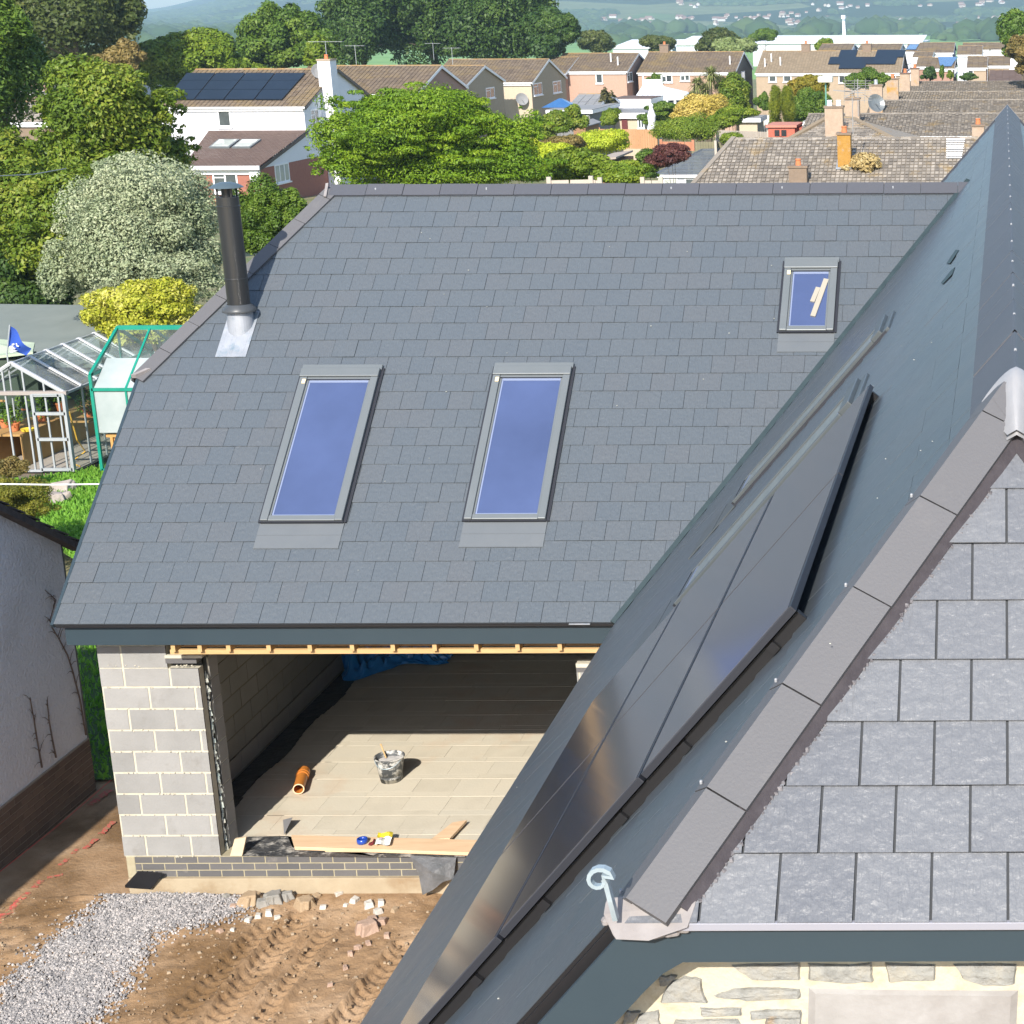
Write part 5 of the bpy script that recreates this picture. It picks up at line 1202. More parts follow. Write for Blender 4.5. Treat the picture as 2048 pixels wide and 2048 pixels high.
r5 = gabled('row_house', 'row house with broad sunlit pale pink flank beside the white conservatory', 127 * S, 1100, 1252, 143, 107, 8.6 * S, 'pinklit', 'pink', win_f=[(1191, 147, 1206, 167, 0)], win_g=[(1254, 145, 1265, 166, 1), (1281, 141, 1296, 163, 1)])
r6 = gabled('row_house', 'long brick row house with dark brown gable behind the palm tree', 129 * S, 1276, 1468, 145, 104, 9.2 * S, 'pinklit', 'brownbrick', win_f=[(1320, 148, 1345, 165, 1), (1360, 148, 1380, 162, 1)], win_g=[(1482, 143, 1490, 163, 0)])
r7 = gabled('row_house', 'long tan roofed house with a stepped dark solar array', 131 * S, 1512, 1800, 146, 102, 9.4 * S, 'tanbrick', 'brownbrick', tile='tile_tan', win_f=[(1537, 147, 1553, 164, 0), (1566, 147, 1583, 164, 0), (1677, 146, 1690, 166, 0), (1780, 148, 1792, 165, 0)], win_g=[(1812, 130, 1822, 144, 0)])
for a, b, c_, d_ in ((1682, 1716, 103, 117), (1755, 1812, 103, 117), (1666, 1748, 117, 131), (1748, 1800, 117, 131), (1690, 1742, 131, 140)):
    sh = -.35; P = [on_slope(r7, a + (d_ - 103) * sh, d_), on_slope(r7, b + (d_ - 103) * sh, d_), on_slope(r7, b + (c_ - 103) * sh, c_), on_slope(r7, a + (c_ - 103) * sh, c_)]
    m = MB(); m.prism([p + A(0, -.05, .12) for p in P], A(0, -.02, .06)); part('solar_panel', m, M['pv_far'], r7['t'])
for hh, x, y in ((r6, 1325, 103), (r7, 1610, 100), (r7, 1733, 98)):
    p = on_slope(hh, x, y + 10); chimney(hh['t'], (p[0], hh['c']), .9, .9, hh['zr'] - .6, hh['zr'] + .7, M['brownbrick'])
for hh, x, y in ((r6, 1460, 130), (r7, 1543, 125), (r7, 1561, 132), (r7, 1530, 135), (r5, 1222, 125), (r5, 1236, 132)):
    p = on_slope(hh, x, y); m = MB(); m.tube([p - A(0, 0, .2), p + A(0, 0, .9)], .07, 8); part('vent_pipe', m, M['white'], hh['t'])
for hh, x in ((r3, 868), (r1, 712), (r2, 905)): aerial(hh['t'], A(ony(x, 120, hh['c'])[0], hh['c'], hh['zr']), 1.5, 1.4, 6)
# --- distant houses beyond the row
def far_house(label, F, xl, xr, ye, yr, d, wall, gable=None, tile='tile_br', pv=None, **k):
    hh = gabled('distant_house', label, F, xl, xr, ye, yr, d, wall, gable, tile, tw=.6, tg=.6, **k)
    if pv:
        P = [on_slope(hh, x, y) for x, y in pv]; m = MB(); m.prism([p + A(0, -.05, .12) for p in P], A(0, -.02, .06)); part('solar_panel', m, mat('blue_panels', (.03, .10, .25), (.05, .14, .32), 1, .2, spec=.8) if 'bluepv' not in M else M['bluepv'], hh['t'])
    return hh
M['bluepv'] = mat('blue_panels', (.03, .10, .25), (.05, .14, .32), 1, .2, spec=.8)
far_house('distant brown roofed white house left of the tall white mast', 235, 1637, 1700, 101, 88, 12, 'whitewall')
far_house('distant brown roofed white house right of the tall white mast', 240, 1716, 1798, 102, 88, 14, 'whitewall', pv=None)
far_house('distant white gabled house with a small blue solar roof', 236, 1812, 1832, 104, 89, 14, 'whitewall', pv=[(1812, 101), (1832, 101), (1838, 91), (1820, 91)])
far_house('distant house with wide dark brown roof above the brown gables', 232, 1836, 1905, 106, 86, 15, 'whitewall')
far_house('distant low white building left of the wide dark brown roof', 215, 1826, 1862, 115, 104, 12, 'whitewall')
far_house('distant hip like brown roofed house at the right with white front', 230, 1915, 1962, 110, 92, 14, 'whitewall')
far_house('farthest right distant house under the edge tree', 236, 1925, 2035, 100, 86, 14, 'whitewall')
far_house('small brown gabled house left of the blue solar roof', 190, 1833, 1858, 134, 115, 13, 'pink', 'brownbrick')
far_house('small brown gabled house carrying the blue solar roof', 186, 1862, 1906, 138, 116, 13, 'pink', 'brownbrick', tile='tile_br', pv=[(1880, 135), (1903, 135), (1915, 117), (1876, 117)], win_g=[(1908, 138, 1914, 153, 0), (1925, 137, 1932, 152, 0)])
far_house('small brown gabled house with orange ridge right of the blue solar roof', 188, 1935, 1972, 136, 114, 12, 'tanbrick', 'pink', win_f=[(1936, 138, 1947, 150, 0)])
far_house('rightmost small brown gabled house at the picture edge', 192, 1975, 2018, 132, 113, 12, 'tanbrick', 'pink')
far_house('low red brown roofed bungalow in front of the small gabled houses', 160, 1980, 2120, 166, 141, 12, 'tanbrick', tile='tile_rd')
# pinkish roofs glimpsed through the trees at the left
M['tile_pk'] = mat('pinkish_tile', (.34, .22, .17), (.40, .27, .21), 1, .9, .004, 10)
far_house('pinkish roofed house glimpsed between the trees at the upper left', 125, -60, 95, 182, 110, 12, 'brownbrick', tile='tile_pk')
far_house('grey roofed house half hidden behind the big left tree', 105, -60, 120, 245, 205, 10, 'brownbrick', tile='tile_gr')
far_house('small slate and white house peeking between left tree crowns', 128, 195, 225, 165, 142, 9, 'whitewall')

# --- bungalow roofs at the right, stepping away
def bung(label, F, xl, xr, ye, yr, d, **k):
    return gabled('bungalow', label, F, xl, xr, ye, yr, d, 'tanbrick', None, 'tile_gr', 'tile_gr', tw=.19, tg=.30, lift=.04, gapt=.045, **k)
b1 = bung('nearest bungalow with mottled tiled roof and bright orange lichened chimney', 76, 1345, 2090, 420, 277, 12.5, hipl=1.9)
b2 = bung('second bungalow roof with a long clean ridge behind the orange chimney', 97, 1600, 2150, 272, 228, 11)
b3 = bung('third bungalow roof stepping up beyond the grey satellite dish', 113, 1735, 2180, 228, 201, 10)
b4 = bung('fourth bungalow roof with a broad buff chimney at its left end', 126, 1790, 2200, 200, 184, 10)
b5 = bung('farthest bungalow roof below the row of small gabled houses', 140, 1815, 2220, 184, 163, 11)
# hipped roof end left of the first ridge
def chim_px(hh, xl, xr, yt, yb_, F, m_, side=None, pots=1, potm=None, cap='brownbrick'):
    a, b = ony(xl, yt, F), ony(xr, yb_, F); return chimney(hh['t'], ((a[0] + b[0]) / 2, F + .35), b[0] - a[0], .7, b[2] - .6, a[2], m_, cap, pots, potm)
M['chbrick'] = mat('buff_chimney', (.34, .25, .18), (.42, .32, .235), 5, .9, .004, 30, dirt=(.46, .24, .035), dscale=1.1, dlo=.55, dhi=.7)
M['lichenbrick'] = mat('orange_lichen_brick', (.33, .17, .03), (.40, .215, .045), 5, .9, .01, 16, dirt=(.34, .25, .17), dscale=4, dlo=.56, dhi=.7)
F_ = b1['F']
def slopeF(hh, x, y): return on_slope(hh, x, y)[1]
chim_px(b1, 1674, 1702, 270, 338, slopeF(b1, 1688, 338) - .2, M['lichenbrick'])
m = MB(); p = [on_slope(b1, x, y) + A(0, -.05, .1) for x, y in ((1672, 343), (1703, 342), (1702, 326), (1675, 326))]; m.prism(p, (0, 0, .06)); part('lead_flashing', m, M['lead'], b1['t'])
chim_px(b1, 1577, 1614, 336, 372, slopeF(b1, 1595, 372) - .3, M['brownbrick'], pots=1)
chim_px(b2, 1649, 1686, 216, 262, 90, M['chbrick'], pots=2, potm=M['white'])
chim_px(b2, 1690, 1719, 199, 250, 99, M['chbrick'], pots=1, potm=M['lichen'])
chim_px(b3, 1738, 1765, 172, 215, 113, M['chbrick'], potm=M['alu'])
chim_px(b4, 1773, 1797, 159, 200, 125, M['chbrick'])
chim_px(b5, 1800, 1820, 148, 183, 134, M['chbrick'], cap='tile_rd'); chim_px(b5, 1821, 1838, 138, 168, 143, M['chbrick'], cap='tile_rd')
chim_px(b2, 1944, 1968, 253, 285, 88, M['chbrick'], potm=pm)
# front hipped bungalow piece between the first and the second roof
t = thing('hipped_bungalow', 'hip roofed bungalow wedged behind the nearest ridge with a pale brick chimney', 'bungalow', ony(1680, 290, 90))
m = MB(); Q = [ony(1540, 300, 88), ony(1830, 300, 88)]; top = [ony(1660, 232, 93), ony(1705, 236, 93)]
for quad in ([Q[0], Q[1], top[1], top[0]],):
    n_ = unit(np.cross(quad[1] - quad[0], quad[2] - quad[0])); n_ = n_ if n_[2] > 0 else -n_; u_ = A(1, 0, 0); s_ = unit(np.cross(n_, u_)); s_ = s_ if s_[2] > 0 else -s_
    ol = [(float((p - Q[0]) @ u_), float((p - Q[0]) @ s_)) for p in quad]; slates(m, Q[0], u_, s_, n_, ol, .285, .30, gap=.03, lift=.035, th=.02)
for tri in ([Q[1], Q[1] + A(0, 9, 0), top[1]], [Q[0] + A(0, 9, 0), Q[0], top[0]]): m.add(tri, [(0, 1, 2)])
part('roof', m, M['tile_gr'], t)
m = MB(); m.bar(Q[0], top[0], .3, .12); m.bar(top[0], top[1], .3, .12); m.bar(Q[1], top[1], .3, .12); part('hip_tiles', m, M['tile_tan'], t)
m = MB(); m.box((Q[0][0] + .5, 88.3, gz(88)), (Q[1][0] - .5, 96, Q[0][2] - .02)); part('wall', m, M['tanbrick'], t)
dish(b3['t'], ony(1753, 206, 106), .55, M['frame'])
def bigaerial(root, p, w, h_):
    m = MB(); m.tube([p - A(0, 0, h_), p], .03, 6)
    for j in range(9): m.bar(p + A(-w / 2, 0, -.1 - j * .13), p + A(w / 2, 0, -.1 - j * .13), .022)
    for k in (-.45, -.1, .3): m.bar(p + A(w * k, 0, 0), p + A(w * k - .1, 0, -1.3), .022)
    m.bar(p + A(-w * .9, .1, -.6), p + A(w * .2, .1, -.75), .05)
    return part('aerial', m, M['felt2'], root)
bigaerial(b2['t'], ony(1715, 158, 99), 1.5, 2.0)
m = MB(); a, b = ony(1706, 268, 78), ony(1704, 178, 78); m.tube([a, b], .022, 6); m.bar(b - A(.35, 0, .4), b + A(.35, 0, .1), .03); part('aerial', m, M['felt2'], b1['t'])
m = MB(); 
for k in range(9): P0, P1 = on_slope(b1, 1893, 283 + k * 4.6) + A(0, -.1, .12), on_slope(b1, 1930 - k * .8, 283 + k * 4.6) + A(0, -.1, .12); m.bar(P0, P1, .10, .05)
part('snow_guard', m, M['white'], b1['t'])
# ivy clump on the near roof (dead climbing foliage)
cs, rs = clumps(on_slope(b1, 1722, 335) + A(0, -.1, .1), A(.9, .8, .55), 14, seed=4); V, F2, ti = leafcloud(cs, rs, 2600, .10, seed=4)
npart('dry_ivy', V, F2, ti, LM('dry_leaf', (.30, .20, .07), (.50, .38, .16), (.66, .56, .32)), b1['t'])
# street lamp
t = thing('lamp_post', 'slim green lamp post with square white head right of the conical conifers', 'lamp post', ony(1651, 250, 100))
a, b = ony(1654, 260, 100), ony(1651, 164, 100); m = MB(); m.tube([a - A(0, 0, 3), b], [.07, .045], 8); part('post', m, mat('post_green', (.12, .28, .22), rough=.5), t)
m = MB(); m.box(b + A(-.40, -.3, -.02), b + A(.40, .3, .30)); part('lamp_head', m, mat('head', (.74, .73, .62), rough=.5), t, bevel=.05)
# grey extension and low buildings in the middle distance
def flatbuild(name, label, F, xl, xr, yt, yb_, d, wall, roofm='felt2', cat='extension', oh=.25, fh=.28):
    a, b = ony(xl, yt, F), ony(xr, yb_, F); t = thing(name, label, cat, ((a[0] + b[0]) / 2, F, gz(F)))
    m = MB(); m.box((a[0], F, gz(F) - .1), (b[0], F + d, a[2] - fh)); part('wall', m, M[wall], t)
    m = MB(); m.box((a[0] - oh, F - oh, a[2] - fh), (b[0] + oh, F + d, a[2] - .04)); part('fascia', m, M['white'], t)
    m = MB(); m.box((a[0] - oh + .02, F - oh + .02, a[2] - .04), (b[0] + oh - .02, F + d, a[2])); part('roof', m, M[roofm], t)
    return t, a, b
M['greywall'] = mat('grey_wall', (.17, .17, .17), (.20, .20, .20), 2, .9)
t, a, b = flatbuild('extension', 'grey walled flat roofed extension with a blue rooflight', 126, 1100, 1182, 219, 270, 9, 'greywall'); window(t, ('f', 125.97), (1154, 230, 1178, 250), 3)
p = ony(1122, 214, 129); m = MB(); m.hexa([p + A(-1.2, -.8, 0), p + A(1.2, -.8, 0), p + A(1.2, .8, 0), p + A(-1.2, .8, 0), p + A(-.1, -.1, .6), p + A(.1, -.1, .6), p + A(.1, .1, .6), p + A(-.1, .1, .6)]); part('rooflight', m, M['bluepv'], t)
e1 = gabled('garden_room', 'dark roofed garden room with a creeper covered gable', 132, 1140, 1196, 212, 189, 7, 'whitewall', 'brownbrick', tile='felt2', tw=.6, tg=.6, cat='outbuilding'); 
cs, rs = clumps(A(e1['X1'] + .1, 135, e1['ze'] - .6), A(.5, 2.6, 1.7), 18, seed=9); V, F2, ti = leafcloud(cs, rs, 2500, .14, seed=9); npart('creeper', V, F2, ti, LM('creeper_leaf', (.04, .05, .01), (.10, .09, .03), (.16, .14, .04)), e1['t'])
t, a, b = flatbuild('extension', 'white fasciaed low extension with dark red door left of the domed hedge', 134, 1180, 1287, 225, 262, 6, 'cream', fh=.45); window(t, ('f', 133.97), (1275, 232, 1289, 256), 1)
m = MB(); a_, b_ = ony(1243, 235, 133.95), ony(1256, 262, 133.95); m.box((a_[0], 133.9, b_[2] - 1), (b_[0], 133.97, a_[2])); part('door', m, mat('red_door', (.12, .02, .02), rough=.5), t)
t, a, b = flatbuild('extension', 'long white banded flat roof behind the box shaped hedge', 141, 1228, 1298, 197, 228, 5, 'whitewall', 'tile_rd', fh=.8)
# white conservatory
t = thing('conservatory', 'white hipped conservatory with spiked ridge', 'conservatory', ony(1318, 205, 150)); F_ = 148
q = [ony(1270, 198, F_), ony(1366, 196, F_)]; tp_ = [ony(1287, 172, F_ + 3), ony(1324, 172, F_ + 3)]; bk = [q[0] + A(1, 7, 0), q[1] + A(0, 7, 0)]
m = MB(); m.add([q[0], q[1], tp_[1], tp_[0], bk[0], bk[1]], [(0, 1, 2, 3), (1, 5, 2), (4, 0, 3), (5, 4, 3, 2)]); part('roof', m, mat('white_roof', (.80, .83, .86), (.86, .88, .9), 1, .4), t)
m = MB(); 
for k in range(12): p = tp_[0] + (tp_[1] - tp_[0]) * k / 11; m.bar(p, p + A(0, 0, .55 if k % 11 else .9), .1)
m.bar(tp_[0], tp_[1], .16)
for k in range(9): a_ = q[0] + (q[1] - q[0]) * k / 8; b_ = tp_[0] + (tp_[1] - tp_[0]) * k / 8; m.bar(a_ + A(0, -.03, .03), b_ + A(0, -.03, .03), .09)
for k in range(7): p = q[0] + (q[1] - q[0]) * k / 6; m.bar(p, p - A(0, 0, 2.6), .18)
m.bar(q[0], q[1], .3); part('frame', m, M['white'], t)
m = MB(); m.box((q[0][0], F_ + .1, q[0][2] - 2.6), (q[1][0], F_ + .16, q[0][2])); part('glass', m, M['pane_far'], t)
# grey roofed pavilion with rooflight (white walls)
F_ = 91; t = thing('garden_annexe', 'white walled annexe with smooth dark grey hipped roof and one small rooflight', 'annexe', ony(1400, 350, F_))
E0, E1 = ony(1310, 349, F_), ony(1470, 346, F_); Tz = [ony(1405, 299, F_ + 6.3), ony(1500, 297, F_ + 6.3)]; E2 = E1 + A(2, 0, 0)
m = MB(); quad = [E0, E2, Tz[1] + A(1, 0, 0), Tz[0]]; n_ = unit(np.cross(quad[1] - quad[0], quad[3] - quad[0])); s_ = unit(np.cross(n_, A(1, 0, 0))); s_ = s_ if s_[2] > 0 else -s_
ol = [(float((p - E0) @ A(1, 0, 0)), float((p - E0) @ s_)) for p in quad]; slates(m, E0, A(1, 0, 0), s_, n_, ol, 1.1, .36, gap=.01, lift=.03, th=.02); m.add([E0, Tz[0], E0 + A(0, 12, 0)], [(0, 1, 2)])
part('roof', m, mat('annexe_roof', (.125, .14, .155), (.15, .165, .18), 2, .6, tint=.5), t)
m = MB(); m.bar(E0, Tz[0], .14, .08); m.bar(Tz[0], Tz[1], .14, .08); part('hip_trim', m, mat('trim_grey', (.10, .11, .13), rough=.5), t)
m = MB(); m.box((E0[0], F_ - .12, E0[2] - .16), (E2[0], F_ - .02, E0[2] - .01)); m.box((E0[0] + .15, F_ + .02, gz(F_)), (E0[0] + .27, F_ + 8, E0[2] - .1)); m.box((E0[0] + .15, F_ + .05, gz(F_)), (E2[0], F_ + .15, E0[2] - .1)); part('wall', m, M['whitewall'], t)
for x0, x1 in ((1326, 1357), (1369, 1394), (1406, 1425)): window(t, ('f', F_ + .04), (x0, 356, x1, 385), 0, x0 == 1326)
P = [onp(x, y, n_, E0 + n_ * .03) for x, y in ((1424, 328), (1447, 328), (1454, 307), (1431, 307))]; m = MB(); m.prism(P, n_ * .08); fo = part('rooflight', m, M['frame'], t); ce = sum(P) / 4; m = MB(); m.prism([ce + (p - ce) * .75 + n_ * .08 for p in P], n_ * .01); part('pane', m, M['pane_pale'], fo)
# sheds
def shed(name, label, F, xl, xr, yt, yb_, d, wall, roofm, pitch=.35, cat='shed', win=None):
    a, b = ony(xl, yt, F), ony(xr, yb_, F); t = thing(name, label, cat, ((a[0] + b[0]) / 2, F, b[2])); c = (a[0] + b[0]) / 2; zr_ = a[2]; w = b[0] - a[0]; z_e = zr_ - w / 2 * pitch
    m = MB(); m.prism([(a[0], F, b[2] - .6), (b[0], F, b[2] - .6), (b[0], F, z_e), (c, F, zr_ - .06), (a[0], F, z_e)], (0, d, 0)); part('wall', m, wall, t)
    m = MB()
    for sg in (-1, 1): m.prism([(c, F - .15, zr_), (c, F + d + .1, zr_), (c + sg * (w / 2 + .15), F + d + .1, z_e - .05), (c + sg * (w / 2 + .15), F - .15, z_e - .05)], (0, 0, .05))
    part('roof', m, roofm, t)
    if win: window(t, ('f', F - .02), win, 1)
    return t
M['shedwood'] = mat('shed_wood', (.24, .13, .07), (.32, .18, .10), 3, .9, stretch=(1, 1, 8)); M['shedred'] = mat('shed_red', (.42, .10, .06), (.47, .13, .08), 3, .8)
shed('shed', 'brown timber shed with grey felt roof beside the yellow hedge', 105, 1146, 1172, 246, 278, 3.5, M['shedwood'], M['felt2'], .45)
t = thing('shed', 'low brown shed with a weathered single slope roof among the bushes', 'shed', ony(1230, 320, 75))
F_ = 75; m = MB(); P = [ony(1192, 322, F_), ony(1232, 318, F_), ony(1266, 304, F_ + 3.2), ony(1228, 309, F_ + 3.2)]; m.prism(P, (0, 0, .08)); part('roof', m, mat('grey_felt', (.34, .28, .23), (.40, .33, .28), 3, .9), t)
m = MB(); m.prism([(p[0], p[1] + .05, gz(F_)) for p in P], (0, 0, P[0][2] - gz(F_) - .05)); part('wall', m, M['shedwood'], t)
F_ = 100; t = thing('shed', 'small flat topped red shed with a dark double window', 'shed', ony(1560, 272, F_)); a, b = ony(1536, 255, F_), ony(1590, 276, F_)
m = MB(); m.box((a[0], F_, b[2] - 1), (b[0], F_ + 3, a[2])); part('wall', m, M['shedred'], t); m = MB(); m.box((a[0] - .12, F_ - .12, a[2]), (b[0] + .12, F_ + 3.1, a[2] + .12)); part('roof', m, mat('red_top', (.50, .20, .14), rough=.8), t)
m = MB(); p, q = ony(1549, 260, F_ - .02), ony(1573, 272, F_ - .02); m.box((p[0], F_ - .04, q[2]), (q[0], F_ - .01, p[2])); wo = part('window', m, M['black'], t); m = MB(); c = (p[0] + q[0]) / 2; m.box((c - .05, F_ - .06, q[2]), (c + .05, F_ - .035, p[2])); part('mullion', m, M['shedred'], wo)
F_ = 101; t = thing('shed', 'lower red store adjoining the red shed', 'shed', ony(1600, 272, F_)); a, b = ony(1592, 256, F_), ony(1615, 276, F_); m = MB(); m.box((a[0], F_, b[2] - 1), (b[0], F_ + 2, a[2])); part('wall', m, M['shedred'], t)
t, a, b = flatbuild('garage', 'white garage with pale grey flat roof behind the red shed', 108, 1614, 1655, 242, 262, 5, 'whitewall')
t, a, b = flatbuild('greenhouse', 'small pale glass lean-to in the distant gardens', 112, 1478, 1515, 235, 262, 3, 'cream', cat='greenhouse')
# fences and garden walls
def fence(name, label, F, pts, ht, m_, cat='fence', dx=.14):
    P = [ony(x, y, f) for x, y, f in pts]; t = thing(name, label, cat, P[0] - A(0, 0, ht)); m = MB()
    for p, q in zip(P[:-1], P[1:]):
        L_ = np.linalg.norm(q - p); n = max(2, int(L_ / dx))
        for k in range(n):
            a_ = p + (q - p) * k / n; b_ = p + (q - p) * (k + .93) / n; m.prism([a_, b_, b_ - A(0, 0, ht), a_ - A(0, 0, ht)], (0, .03, 0), random.random())
    part('panels', m, m_, t); m = MB()
    for p in P: m.box(p - A(.06, .06, ht), p + A(.06, .06, .1))
    peach('post', m, m_, t); return t
fw = mat('pale_fence', (.40, .35, .29), (.48, .42, .355), 3, .9, tint=.8); fo_ = mat('orange_fence', (.40, .21, .10), (.47, .27, .14), 3, .9, tint=.6); fwh = mat('white_wood', (.72, .70, .62), (.8, .78, .7), 3, .9, tint=.6)
fence('fence', 'orange timber fence left of the domed hedge', 110, [(1198, 258, 112), (1312, 259, 112)], 1.2, fo_)
fence('fence', 'pale boarded fence right of the domed hedge', 104, [(1433, 260, 104), (1536, 264, 106)], 2.0, fw)
fence('fence', 'short pale fence return turning down beside the small round hedge', 100, [(1433, 262, 103.8), (1431, 285, 92)], 1.4, fw, dx=.3)
fence('trellis', 'rusty red slatted fence above the purple shrub', 80, [(1322, 283, 82), (1386, 284, 82)], .4, mat('rusty', (.36, .15, .08), (.44, .20, .12), 4, .9), dx=.3)
fence('fence', 'low stone coloured wall just beyond the new ridge', 52, [(1098, 361, 50), (1182, 359, 50), (1200, 362, 50)], 1.0, fw, 'wall', .6)
fence('fence', 'second low stone coloured wall nearer the white annexe', 52, [(1285, 361, 52), (1322, 361, 52)], 1.0, fw, 'wall', .6)
fence('fence', 'long dark garden fence below the domed hedge', 84, [(1385, 284, 98), (1470, 283, 98)], .7, mat('darkfence', (.16, .15, .09), (.22, .20, .12), 3, .9))
fence('trellis', 'white lattice fence left of the conical conifers', 120, [(1517, 233, 118), (1537, 233, 118)], 1.6, fwh, dx=.3)
m = MB(); p = ony(1303, 232, 118); m.lathe(p - A(0, 0, 1.0), [(.35, 0), (.3, .3), (.22, .5), (.28, 1.0), (.12, 1.5), (.16, 1.7), (.0001, 1.85)], 14); tag(part('garden_statue', m, M['whitewall']), 'small white garden statue left of the white conservatory hedge', 'statue')

# ================================================================ trees, shrubs and hedges
def limbs(m, base, top, r, n=5, seed=0, spread=1.5):
    g = random.Random(seed); base = np.array(base, float); top = np.array(top, float)
    pts = [base, base + (top - base) * .35 + A(g.uniform(-.1, .1), g.uniform(-.1, .1), 0) * r * 8, base + (top - base) * .7, top]
    m.tube(pts, [r, r * .72, r * .45, r * .15], 10)
    for k in range(n):
        f = .35 + .5 * k / n; p = base + (top - base) * f; a = g.uniform(0, 6.28); q = p + A(math.cos(a) * spread, math.sin(a) * spread, spread * g.uniform(.4, .9)); m.tube([p, (p + q) / 2 + A(0, 0, .1 * spread), q], [r * .4, r * .25, r * .06], 6)
M['bark'] = mat('bark', (.09, .07, .05), (.15, .12, .09), 4, .95, .03, 8, stretch=(3, 3, .6))
def tree(name, label, F, parts_, leaf, n, lm, cat='tree', depth=.9, flat=1.0, rag=(.7, 1.12), trunk=True, seed=1, cl=30, group=None, frac=(.2, .36), bottom=-.6, extra=None, up=.25, asp=.55, shell=(.62, 1.22)):
    """parts_: photo ellipses (cx,cy,rx,ry[,dF]); real radii from the distance"""
    C_ = []; R_ = []; vols = []
    for e in parts_:
        f = F + (e[4] if len(e) > 4 else 0); c = ony(e[0], e[1], f); k = np.linalg.norm(ony(e[0] + 1, e[1], f) - c); kv = np.linalg.norm(ony(e[0], e[1] + 1, f) - c)
        C_.append(c); R_.append(A(e[2] * k, max(e[2], e[3]) * k * depth if e[2] < 3 * e[3] else e[3] * k * 1.6, e[3] * kv)); vols.append(e[2] * e[3])
    base = A(C_[0][0], C_[0][1], gz(C_[0][1])); t = thing(name, label, cat, base, group)
    CS, RS = [], []; tot = sum(vols)
    for i, (c, r_) in enumerate(zip(C_, R_)):
        cs, rs = clumps(c, r_, max(6, int(cl * vols[i] / tot * (len(vols) ** .3))), frac, seed * 31 + i, bottom=bottom, flat=flat, rag=rag); CS.append(cs); RS.append(rs)
    CS = np.vstack(CS); RS = np.vstack(RS); V, Fq, ti = leafcloud(CS, RS, int(n * 3.9), leaf * .47, seed=seed, up=up, asp=asp, shell=shell); npart('crown' if trunk else 'foliage', V, Fq, ti, lm, t)
    if trunk:
        m = MB(); limbs(m, base, C_[0] + A(0, 0, R_[0][2] * .5), max(.08, R_[0][2] * .09), 7, seed, R_[0][0] * .55); part('trunk', m, M['bark'], t)
    else:
        m = MB()
        for k in range(3): limbs(m, base + A(.1 * k, 0, 0), C_[0] + A(random.uniform(-.4, .4) * R_[0][0], 0, 0), max(.02, R_[0][0] * .03), 3, seed + k, R_[0][0] * .4)
        part('stem', m, M['bark'], t)
    return t
G1 = LM('leaf_robinia', (.07, .15, .006), (.15, .26, .008), (.29, .38, .02), .25)
G2 = LM('leaf_oak', (.022, .060, .010), (.05, .10, .015), (.10, .16, .025), .2)
G3 = LM('leaf_mid', (.045, .095, .010), (.09, .16, .014), (.18, .25, .03), .2)
G4 = LM('leaf_light', (.075, .14, .008), (.15, .22, .012), (.27, .32, .03), .2)
G5 = LM('leaf_silver', (.15, .205, .10), (.30, .35, .20), (.49, .51, .33), .2)
G6 = LM('leaf_variegated', (.20, .26, .01), (.46, .46, .04), (.78, .72, .26), .3)
G7 = LM('leaf_gold', (.26, .36, .02), (.44, .52, .03), (.60, .62, .06), .3)
G8 = LM('leaf_yellow', (.36, .30, .05), (.55, .42, .09), (.68, .55, .18), .3)
G9 = LM('leaf_purple', (.055, .018, .018), (.11, .035, .03), (.20, .09, .06), .2)
G10 = LM('leaf_olive', (.045, .070, .012), (.080, .105, .02), (.14, .155, .04), .25)
G11 = LM('leaf_brownish', (.12, .11, .03), (.22, .17, .05), (.34, .24, .08), .3)
G12 = LM('leaf_hazel', (.055, .11, .008), (.125, .19, .012), (.30, .32, .045), .22)
# near left
tree('tree', 'large loose leaved tree with browning leaves filling the upper left', 46, [(215, 240, 135, 110), (90, 440, 150, 120, -2), (330, 340, 70, 70, 1), (330, 290, 60, 45, 2), (20, 380, 90, 120, -1), (150, 330, 130, 90)], .13, 52000, G12, seed=3, cl=230, frac=(.07, .18), rag=(.45, 1.22), flat=.8)
tree('tree', 'dark tree crown at the left edge above the pinkish roofs', 60, [(-10, 120, 62, 150), (20, 60, 50, 40)], .16, 12000, G3, seed=5, cl=40)
tree('tree', 'deep shaded tree below the large loose leaved one', 44, [(50, 545, 125, 75), (30, 470, 90, 60), (20, 600, 130, 60)], .12, 16000, G2, seed=6, cl=40)
tree('silver_shrub', 'big rounded silvery green variegated shrub behind the flue', 40, [(285, 470, 150, 130), (250, 350, 75, 50, 1), (380, 400, 55, 60, .5), (160, 520, 70, 80, -.5), (330, 560, 110, 60, -1)], .075, 46000, G5, 'shrub', trunk=False, seed=7, cl=120, frac=(.12, .22))
tree('golden_shrub', 'bright yellow and green variegated shrub in front of the silvery one', 37, [(285, 620, 108, 62), (210, 640, 50, 35), (340, 590, 55, 40), (280, 665, 60, 35, -.6)], .085, 15000, G6, 'shrub', trunk=False, seed=8, cl=60, frac=(.14, .26))
tree('dark_shrub', 'green bush between the black flue and the new roof hip', 42, [(535, 450, 72, 80), (590, 420, 40, 50), (480, 430, 40, 60)], .075, 16000, G3, 'shrub', trunk=False, seed=9, cl=60, frac=(.14, .26))
tree('low_shrub', 'low yellowish green spreading shrub at the left edge below the white line', 27, [(30, 1010, 85, 45), (-10, 990, 60, 40)], .035, 12000, LM('leaf_heath', (.10, .13, .01), (.20, .20, .02), (.34, .30, .05)), 'shrub', trunk=False, seed=10, cl=60, frac=(.12, .22))
tree('bare_shrub', 'reddish brown low shrub in front of the silver greenhouse', 31.5, [(15, 935, 40, 22)], .05, 1500, G11, 'shrub', trunk=False, seed=11, cl=12)
